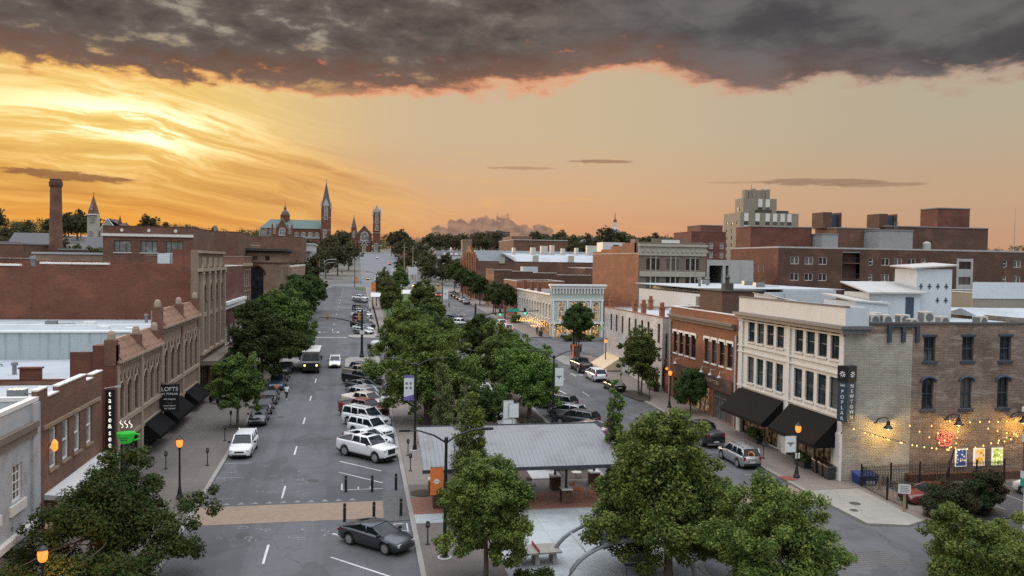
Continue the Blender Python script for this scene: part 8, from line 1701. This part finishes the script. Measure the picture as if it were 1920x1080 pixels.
def rlobes(R_, zc, hz, seed, n=9, skew=1.0, taper=0.0):
    g = random.Random(seed); L_ = [(0, 0, zc, R_ * .62, R_ * .62, hz * .72)]
    for k in range(n + 3):
        a = k * 2.399 + g.uniform(-.4, .4); e = -.82 + 1.62 * (k + .5) / (n + 3) + g.uniform(-.12, .12); q = R_ * max(.12, .86 - .62 * abs(e + .1) ** 1.7) * g.uniform(.72, 1.05) * (1 - taper * max(0, e + .1)); s = R_ * g.uniform(.24, .42)
        L_.append((q * math.cos(a), q * math.sin(a) * skew, zc + e * hz, s, s, s * g.uniform(.7, .95)))
    L_.append((g.uniform(-.15, .15) * R_, g.uniform(-.15, .15) * R_, zc + hz * .74, R_ * .34, R_ * .34, hz * .27)); return L_
# big trees at the front
tree('dark multi-stemmed tree in the lower left corner, over the orange lamp glow', -12.6, 46.6, [(0, 0, 3.6, 2.0, 2.0, 2.2), (-.3, .6, 5.4, 1.3, 1.3, 1.4), (.7, 1.2, 6.7, .95, .95, 1.1), (.9, .6, 5.4, 1.0, 1.0, 1.2), (2.4, -.4, 2.3, 1.4, 1.4, 1.4), (3.9, 1.4, 3.0, 1.1, 1.1, .9), (4.6, 1.9, 3.7, .7, .7, .6), (3.3, .4, 1.6, 1.1, 1.1, .9), (-2.4, -.6, 3.1, 1.4, 1.4, 1.3), (-3.2, -.4, 1.6, 1.4, 1.3, 1.1), (-4.6, .6, 3.0, .8, .8, .6), (-5.0, -.8, 1.3, 1.2, 1.1, .9), (.6, -1.6, 1.8, 1.8, 1.6, 1.4), (-1.4, 1.4, 3.9, 1.3, 1.3, 1.3), (1.5, .9, 4.2, 1.2, 1.2, 1.1), (-1.2, -4.2, 1.7, 1.5, 1.4, 1.2), (-3.0, -4.0, 1.3, 1.5, 1.4, 1.1), (.9, -3.4, 1.3, 1.4, 1.3, 1.1)], 62000, .14, 'leaf_brown', 1, h=6, r=.09, stems=7, lean=.22, cl=14, spread=.42)
tree('round bright green tree at bottom centre in front of the pavilion', 7.0, 43.6, rlobes(2.65, 3.85, 3.1, 3, 12), 56000, .13, 'leaf_light', 2, h=5, r=.13, cl=15, spread=.36)
tree('largest green tree right of the pavilion, near the front', 17.2, 43.0, rlobes(4.25, 4.9, 4.4, 5, 16, 1.0, .62) + [(2.7, -1.2, 3.4, 1.9, 2.0, 1.9), (-2.9, .4, 3.0, 1.8, 1.8, 1.6), (3.0, .6, 4.4, 1.3, 1.3, 1.2)], 105000, .155, 'leaf_light', 3, h=7, r=.22, cl=16, spread=.33)
tree('green tree at the bottom between the largest tree and the right side street', 19.0, 34.6, rlobes(3.15, 4.1, 3.3, 7, 12), 64000, .125, 'leaf_light', 4, h=5.4, r=.16, cl=16, spread=.34)
tree('green tree cut by the lower right corner', 34.0, 38.8, rlobes(3.5, 1.9, 1.9, 9, 12) + [(2.6, -.6, 1.6, 1.6, 1.6, 1.4)], 60000, .135, 'leaf_light', 5, h=3.2, r=.14, cl=16, spread=.34)
# shrubs inside the fence
for (x, y, w, h, s, lb) in ((40.5, 50.0, 1.9, 2.6, 11, 'dark reddish-green shrub mass by the iron fence'), (42.6, 50.6, 1.6, 2.3, 12, 'dark shrub at the middle of the fenced hedge'), (44.3, 51.0, 1.0, 2.9, 13, 'taller dark shrub at the right end of the fenced hedge')):
    tree(lb, x, y, [(0, 0, h * .5, w, 1.1, h * .55), (.5 * w, .2, h * .6, w * .5, .8, h * .42), (-.5 * w, 0, h * .45, w * .5, .9, h * .42)], 13000, .12, 'leaf_hedge', s, h=h * .7, r=.05, stems=3, name='shrub', cat='shrub', base=0, cl=24, group='shrubs inside the iron fence')
# garden strip trees
tree('tall broad tree over the angle-parked cars, nearest of the garden strip', 7.2, 84.0, rlobes(5.5, 4.8, 4.6, 21, 15), 62000, .21, 'leaf_fresh', 21, h=7, r=.22, cl=16, spread=.33)
tree('rounded tree in the garden strip left of the path', 7.2, 111.0, rlobes(4.5, 5.3, 4.0, 23, 12), 34000, .25, 'leaf_fresh', 23, h=7, r=.2, cl=16, spread=.33)
tree('dense tree closing the garden strip near the tank trailer', 9.0, 124.0, rlobes(4.2, 5.2, 3.6, 24, 11), 26000, .27, 'leaf_dark', 24, h=7, r=.2, cl=16, spread=.33)
tree('dark tree above the wayfinding sign on the right of the garden strip', 18.0, 84.5, rlobes(3.7, 4.3, 3.7, 25, 12), 44000, .19, 'leaf_fresh', 25, h=6.4, r=.2, cl=16, spread=.33)
tree('olive-green tree behind the wayfinding sign tree, to its left', 16.9, 94.0, rlobes(3.8, 4.9, 3.9, 26, 12), 36000, .21, 'leaf_olive', 26, h=6.4, r=.2, cl=16, spread=.33)
tree('dark conical tree below the signal mast pole', 16.8, 113.0, rlobes(3.1, 5.2, 3.2, 27, 9), 22000, .24, 'leaf_dark', 27, h=6.4, r=.18, cl=28)
tree('small reddish-olive tree left of the dark conical tree', 13.6, 124.0, rlobes(3.0, 4.4, 2.4, 28, 9), 18000, .25, 'leaf_olive', 28, h=5.4, r=.16, cl=28)
tree('small tree beside the green traffic lights', 30.6 - 4.0 - 7.6, 126.5, rlobes(2.7, 4.0, 2.4, 29, 8), 15000, .25, 'leaf_olive', 29, h=5, r=.15, cl=26)
tree('dark low tree behind the wayfinding sign', 12.4, 79.5, rlobes(2.4, 2.6, 1.6, 31, 8), 15000, .19, 'leaf_dark', 31, h=3.4, r=.12, cl=26)
def column(lb, x, y, h, r, n, mat, s, size=.13, base=KZ, name='columnar_tree', z0=.5):
    L_ = [(0.06 * math.sin(k * 2.1), .06 * math.cos(k * 1.7), z0 + (h - z0) * (k + .5) / 9, r * (1.05 - .06 * abs(k - 3)) * (1 if k < 8 else .6), r * (1.05 - .06 * abs(k - 3)) * (1 if k < 8 else .6), (h - z0) / 11) for k in range(9)]
    return tree(lb, x, y, L_, n, size, mat, s, h=h * .9, r=.07, name=name, cl=14, spread=.5, base=base, group='columnar trees round the pavilion')
column('columnar green tree standing in front of the pavilion roof', 7.65, 53.6, 8.3, .74, 15000, 'leaf_light', 41); column('brown-tinged slim columnar tree left of the one before the pavilion roof', 6.9, 53.4, 8.9, .5, 6000, 'leaf_pale', 42)
column('pale columnar tree behind the left end of the pavilion', 7.15, 68.0, 8.7, .66, 12000, 'leaf_pale', 43); column('columnar tree right of the pavilion roof beside the bare tree', 18.7, 57.6, 8.2, .62, 13000, 'leaf_light', 44); column('short columnar tree at the pavilion right corner', 19.0, 54.5, 5.8, .6, 9000, 'leaf_mid', 45)
def bare(lb, x, y, h, s, r=.06, base=KZ, w=.6):
    t = thing('bare_tree', lb, 'tree', (x, y, gz(x, y) + base)); g = random.Random(s); m = MB(); m.tube([(0, 0, -.1), (.05, .03, h * .4), (0, 0, h * .75), (.05, .05, h)], [r, r * .8, r * .5, r * .15], 7); m.build('trunk', 'bark', t, False); m = MB()
    for k in range(34):
        z = h * g.uniform(.15, .85); a = g.uniform(0, 2 * PI); L_ = g.uniform(.5, 1.0) * w * (1.2 - z / h * .5); e = Vector((L_ * math.cos(a), L_ * math.sin(a), z + L_ * g.uniform(1.2, 2.0))); m.tube([(0, 0, z), Vector((0, 0, z)).lerp(e, .5) + Vector((L_ * .12 * math.cos(a), L_ * .12 * math.sin(a), -.05)), e], [r * .35, r * .22, r * .08], 4)
        for q in range(3): f = g.uniform(.4, .9); p = Vector((0, 0, z)).lerp(e, f); a2 = a + g.uniform(-1.2, 1.2); m.tube([p, p + Vector((.25 * math.cos(a2), .25 * math.sin(a2), g.uniform(.25, .5)))], [r * .12, r * .05], 3)
    m.build('branches', 'bark', t, False); return t
bare('leafless upright tree in front of the pavilion right end', 18.1, 57.2, 7.6, 51); bare('leafless thin tree beside the columnar tree before the pavilion roof', 6.5, 54.2, 5.6, 52, .045, w=.4)
# left pavement trees
tree('small street tree beside the white kerbside SUV', -11.2, 83.6, rlobes(2.6, 4.1, 3.1, 61, 11), 36000, .17, 'leaf_mid', 61, h=5, r=.12, cl=15, spread=.36)
tree('large dark street tree in front of the red shop row', -11.4, 106.5, rlobes(4.3, 5.2, 4.3, 62, 12), 38000, .24, 'leaf_dark', 62, h=7.4, r=.2, cl=16, spread=.33)
tree('large street tree next up the left pavement before the cross street', -10.8, 121.0, rlobes(5.7, 6.3, 5.1, 63, 14), 44000, .28, 'leaf_mid', 63, h=8.6, r=.22, cl=16, spread=.33)
tree('street tree overhanging the road just past the cross street, left side', -11.5, 170.0, rlobes(4.6, 6.8, 3.4, 64, 9), 20000, .33, 'leaf_dark', 64, h=8, r=.2, cl=30)
tree('street tree before the arched brick block', -11.6, 193.0, rlobes(4.8, 6.8, 3.4, 65, 9), 18000, .36, 'leaf_dark', 65, h=8, r=.2, cl=30)
tree('street tree in front of the beige shop row', -11.4, 214.0, rlobes(4.4, 6.2, 3.2, 66, 9), 14000, .38, 'leaf_dark', 66, h=8, r=.2, cl=28)
# right pavement trees
tree('double-trunked tree in front of the cream brick building', 34.4, 96.4, rlobes(2.75, 5.1, 3.4, 71, 11), 22000, .2, 'leaf_olive', 71, h=6.4, r=.1, stems=2, cl=14, spread=.36, lean=.08)
tree('dark vase-shaped double-trunked tree in front of the mint building', 34.9, 127.4, [(0, 0, 6.0, 2.1, 2.1, 2.4), (0, 0, 7.8, 1.4, 1.4, 1.2), (-.9, 0, 6.6, 1.4, 1.4, 1.8), (.9, .2, 6.4, 1.4, 1.4, 1.9), (0, 0, 3.9, 1.1, 1.1, 1.2)], 22000, .24, 'leaf_dark', 72, h=7, r=.1, stems=2, lean=.07, cl=28)
tree('small dense rounded tree in front of the orange brick shop', 36.4, 85.6, [(0, 0, 2.8, 1.75, 1.75, 1.9), (.3, 0, 4.2, 1.1, 1.1, .8), (-.4, .2, 1.8, 1.3, 1.3, 1.0)], 20000, .15, 'leaf_dark', 73, h=3.6, r=.08, cl=34)
g8 = 'street trees far up the right pavement'
for (x, y, R_, h, s, lb) in ((35.4, 196, 3.6, 8.6, 74, 'dark tree in front of the wine brick side wall'), (35.2, 212, 2.6, 8.4, 75, 'smaller dark tree left of the wine brick side wall'), (35.5, 238, 3.2, 8.6, 76, 'tree at the wine brick front'), (35.6, 258, 3.4, 9.5, 77, 'tree at the foot of the stepped-gable warehouse'), (35.2, 276, 3.6, 10.0, 78, 'brownish tree before the stepped-gable warehouse'), (34.8, 296, 3.8, 10.5, 79, 'tree at the far end of the stepped-gable warehouse')):
    tree(lb, x, y, rlobes(R_, h - 3.2, 2.9, s, 8), 9000, .36, 'leaf_dark', s, h=h * .8, r=.15, cl=24, group=g8)
# lawn trees and hill trees
g9 = 'ornamental trees on the lawn'
for (x, y, R_, h, s, mt_, lb) in ((8.2, 196, 2.9, 9.2, 81, 'leaf_olive', 'olive ornamental tree left of the wide lawn canopy'), (16.4, 205, 3.6, 9.6, 82, 'leaf_olive', 'bright olive tree right of the wide lawn canopy'), (8.6, 226, 2.7, 9.4, 83, 'leaf_olive', 'upright olive tree behind the left lawn canopy'), (8.8, 268, 3.2, 10.0, 84, 'leaf_olive', 'olive tree at the far end of the lawn, left side'), (15.0, 286, 3.4, 10.6, 85, 'leaf_olive', 'round olive tree at the far end of the lawn, right side'), (11.0, 246, 2.2, 8, 86, 'leaf_brown', 'thin brown-tinged tree behind the lawn canopy'), (17.4, 182, 2.4, 6.5, 87, 'leaf_olive', 'low olive tree at the near end of the lawn')):
    tree(lb, x, y, [(0, 0, h * .42, R_ * .8, R_ * .8, h * .28), (0, 0, h * .62, R_ * .75, R_ * .75, h * .25), (.2, 0, h * .8, R_ * .45, R_ * .45, h * .18), (R_ * .4, 0, h * .4, R_ * .5, R_ * .5, h * .2), (-R_ * .4, .3, h * .45, R_ * .5, R_ * .5, h * .2)], 9500, .36, mt_, s, h=h * .7, r=.12, cl=24, group=g9)
# far trees share five crowns
FAR = []
for k in range(6):
    Rk = (5.2, 6.2, 5.6, 6.8, 4.8, 6.0)[k]; hz = (4.6, 4.4, 5.4, 4.6, 5.0, 4.0)[k]; me, C_ = leaf_mesh('crown', rlobes(Rk, 8.2, hz, 90 + k, 9), 5200, .62, 'leaf_far', 90 + k, 24, .27); FAR.append((me, trunk_mesh(9, .28, C_[::9], 90 + k)))
def far_tree(lb, x, y, s, k, group, z=0):
    o = thing('hill_tree', lb, 'tree', (x, y, gz(x, y) - .4 + z), random.uniform(0, 6), group); o.scale = (s * random.uniform(.9, 1.1), s, s * random.uniform(.9, 1.12)); inst('crown', FAR[k % 6][0], o); inst('trunk', FAR[k % 6][1], o)
park = [(-16, 322, .95), (-19, 344 + 22, 1.1), (-14, 392, 1.1), (-9, 420, 1.25), (-20, 420, 1.3), (-4, 455, 1.3), (-14, 470, 1.4), (-25, 455, 1.3), (-8, 505, 1.4), (-19, 300, .8), (-30, 400, 1.2), (-12, 540, 1.3), (-36, 470, 1.2)]
for i, (x, y, s) in enumerate(park): far_tree('dark broad park tree left of the hill road', x, y, s, i, 'park trees left of the hill road')
mid = [(31, 470, 1.1), (37, 440, 1.2), (44, 462, 1.1), (29, 520, 1.1), (38, 500, 1.3), (34, 400, 1.05), (41, 385, 1.15), (47, 372, 1.0), (33, 372, .95), (52, 410, 1.0), (36, 350, .85), (30, 345, .8), (44, 350, 1.0), (40, 335, .9), (28, 560, 1.1), (36, 580, 1.2), (46, 540, 1.1), (50, 350, .9), (22, 420, .8), (26, 450, .9), (48, 325, .8), (54, 440, 1.2)]
for i, (x, y, s) in enumerate(mid): far_tree('leafy tree right of the hill road, before the dormer house', x, y, s * .86, i, 'trees right of the hill road')
rr = random.Random(77); pts = []
for i in range(64):
    a = rr.uniform(-22, 14); y = rr.uniform(610, 820) if a > -12 or rr.random() < .5 else rr.uniform(440, 640); x = math.tan(R(a)) * y
    if -90 < x < 40 and y < 720: y += 130; x = math.tan(R(a)) * y
    if not (-17.8 < a < -13.8 and y < 590): pts.append((x, y))
for i, (x, y) in enumerate(pts): far_tree('dark tree on the wooded ridge under the sunset', x, y, rr.uniform(.95, 1.45), i, 'trees along the ridge')
for i in range(30):
    a = rr.uniform(10, 24); y = rr.uniform(560, 760); far_tree('dark tree around the hall and steeple on the right ridge', math.tan(R(a)) * y, y, rr.uniform(.8, 1.3), i, 'trees along the right ridge')
for i, (u, y, s) in enumerate([(1075, 470, 1.2), (1062, 520, 1.2), (1090, 560, 1.0), (1140, 650, 1.5), (1165, 650, 1.5), (1182, 690, 1.4), (1230, 600, 1.2), (1250, 590, 1.3), (1270, 600, 1.1), (1000, 540, 1.0), (1040, 560, 1.0), (1130, 560, .8)]): p = atY(u, 460, y); far_tree('dark tree among the rooftops of the right ridge', p.x, y, s, i, 'rooftop-level trees on the right')
p = atY(182, 480, 250); far_tree('green tree beside the three-window brick block', p.x, 250, 1.0, 2, None, 3.0)
for i, (u, y, s) in enumerate([(20, 330, 1.2), (60, 350, 1.3), (140, 340, 1.1), (225, 300, .8), (0, 420, 1.4), (100, 400, 1.3), (250, 420, 1.2), (420, 330, .9)]): p = atY(u, 480, y); far_tree('dark tree between the low roofs at the left', p.x, y, s, i, 'trees between the left roofs')
for i in range(22): a = rr.uniform(-21.5, -15.5); y = rr.uniform(420, 520) + (150 if a > -18 else 0); far_tree('dark tree behind the smokestack on the left skyline', math.tan(R(a)) * y, y, rr.uniform(.95, 1.35), i, 'trees behind the smokestack')
# the continuous wood along the skyline
L_ = []
for i in range(300):
    a = rr.uniform(-26, 46); y = rr.uniform(820, 1000); x = math.tan(R(a)) * y; s = rr.uniform(6.5, 10.5); z = gz(x, y) + rr.uniform(3, 7.5) + 3.0 * math.sin(a * .9) * rr.uniform(0, 1); L_.append((x, y, z, s * 1.25, s, s * .8))
me, _ = leaf_mesh('woodland', L_, 95000, 1.25, 'leaf_far', 201, 9, .42); o = bpy.data.objects.new('woodland', me); COL.objects.link(o); o['kind'] = 'stuff'; tag(o, 'continuous dark wood along the horizon', 'woodland')
# planted tubs, hedges and low planting
def tub(x, y, lb, w=1.5, rz=0, h=.7):
    t = thing('shop_planter', lb, 'planter', (x, y, gz(x, y) + .14), rz, 'shrub planters by the shops'); MB().box(-w / 2, w / 2, -.32, .32, 0, .55).build('trough', 'planter', t, False); me, _ = leaf_mesh('shrub', [(k * w * .3, 0, .75, w * .28, .42, h * .6) for k in (-1, 0, 1)], 5000, .09, 'leaf_mid', int(x * 7 + y), 20, .4); inst('shrub', me, t)
tub(37.1, 63.4, 'black planter with clipped shrubs beside the wheeled bins', 1.6, PI / 2); tub(37.2, 72.0, 'black planter with dense green shrubs under the far awning', 1.9, PI / 2, .9); tub(37.2, 99.5, 'dark planter hedge in front of the cream brick building', 2.6, PI / 2)
def hedge(lb, x, y, w, d, h, n, s, mat='leaf_mid', size=.15): return tree(lb, x, y, [(k * w / 6, random.uniform(-.1, .1) * d, h * .5, w / 6, d * .55, h * .55) for k in range(-3, 4)], n, size, mat, s, h=h * .5, r=.03, stems=2, name='shrub', cat='shrub', cl=16, spread=.45, group='low shrubs in the planting beds')
hedge('low shrubs right of the garden path', 17.3, 66.0, 3.2, 2.4, 1.1, 9000, 301, 'leaf_brown'); hedge('low shrubs left of the garden path', 9.8, 66.2, 4.4, 2.6, 1.1, 10000, 302, 'leaf_dark'); hedge('low mixed shrubs behind the pavilion right end', 18.2, 72.0, 2.2, 3.0, 1.2, 8000, 303, 'leaf_brown'); hedge('low shrubs at the foot of the wayfinding sign', 14.4 + 2.6, 77.5, 2.0, 3.4, 1.0, 8000, 304, 'leaf_hedge'); hedge('dark low planting under the nearest garden trees', 9.2, 73.5, 4.6, 6.0, 1.0, 14000, 305, 'leaf_dark'); hedge('small reddish planting below the table-tennis table', 9.6, 43.2, 1.6, .8, .7, 4000, 306, 'leaf_brown', .11)
hedge('flower bed beside the tan awning', 41.5, 152.0, 5.0, 1.6, 1.0, 6000, 307, 'leaf_olive', .2); hedge('round bush on the pavement before the wine brick wall', 36.2, 186, 1.6, 1.6, 1.6, 4000, 308, 'leaf_mid', .25)
for (x, y, lb) in ((-11.2, 83.6, 1), ): m = MB(); m.box(x - .9, x + .9, y - .9, y + .9, gz(x, y) + .1, gz(x, y) + .155); struct('tree_pit', m, 'soil')
m = MB(); slab(m, [(33.0, 92.8), (34.2, 92.2), (35.4, 95), (35.2, 99), (33.2, 99.6), (32.4, 97)], .155); struct('tree_pit', m, 'soil')
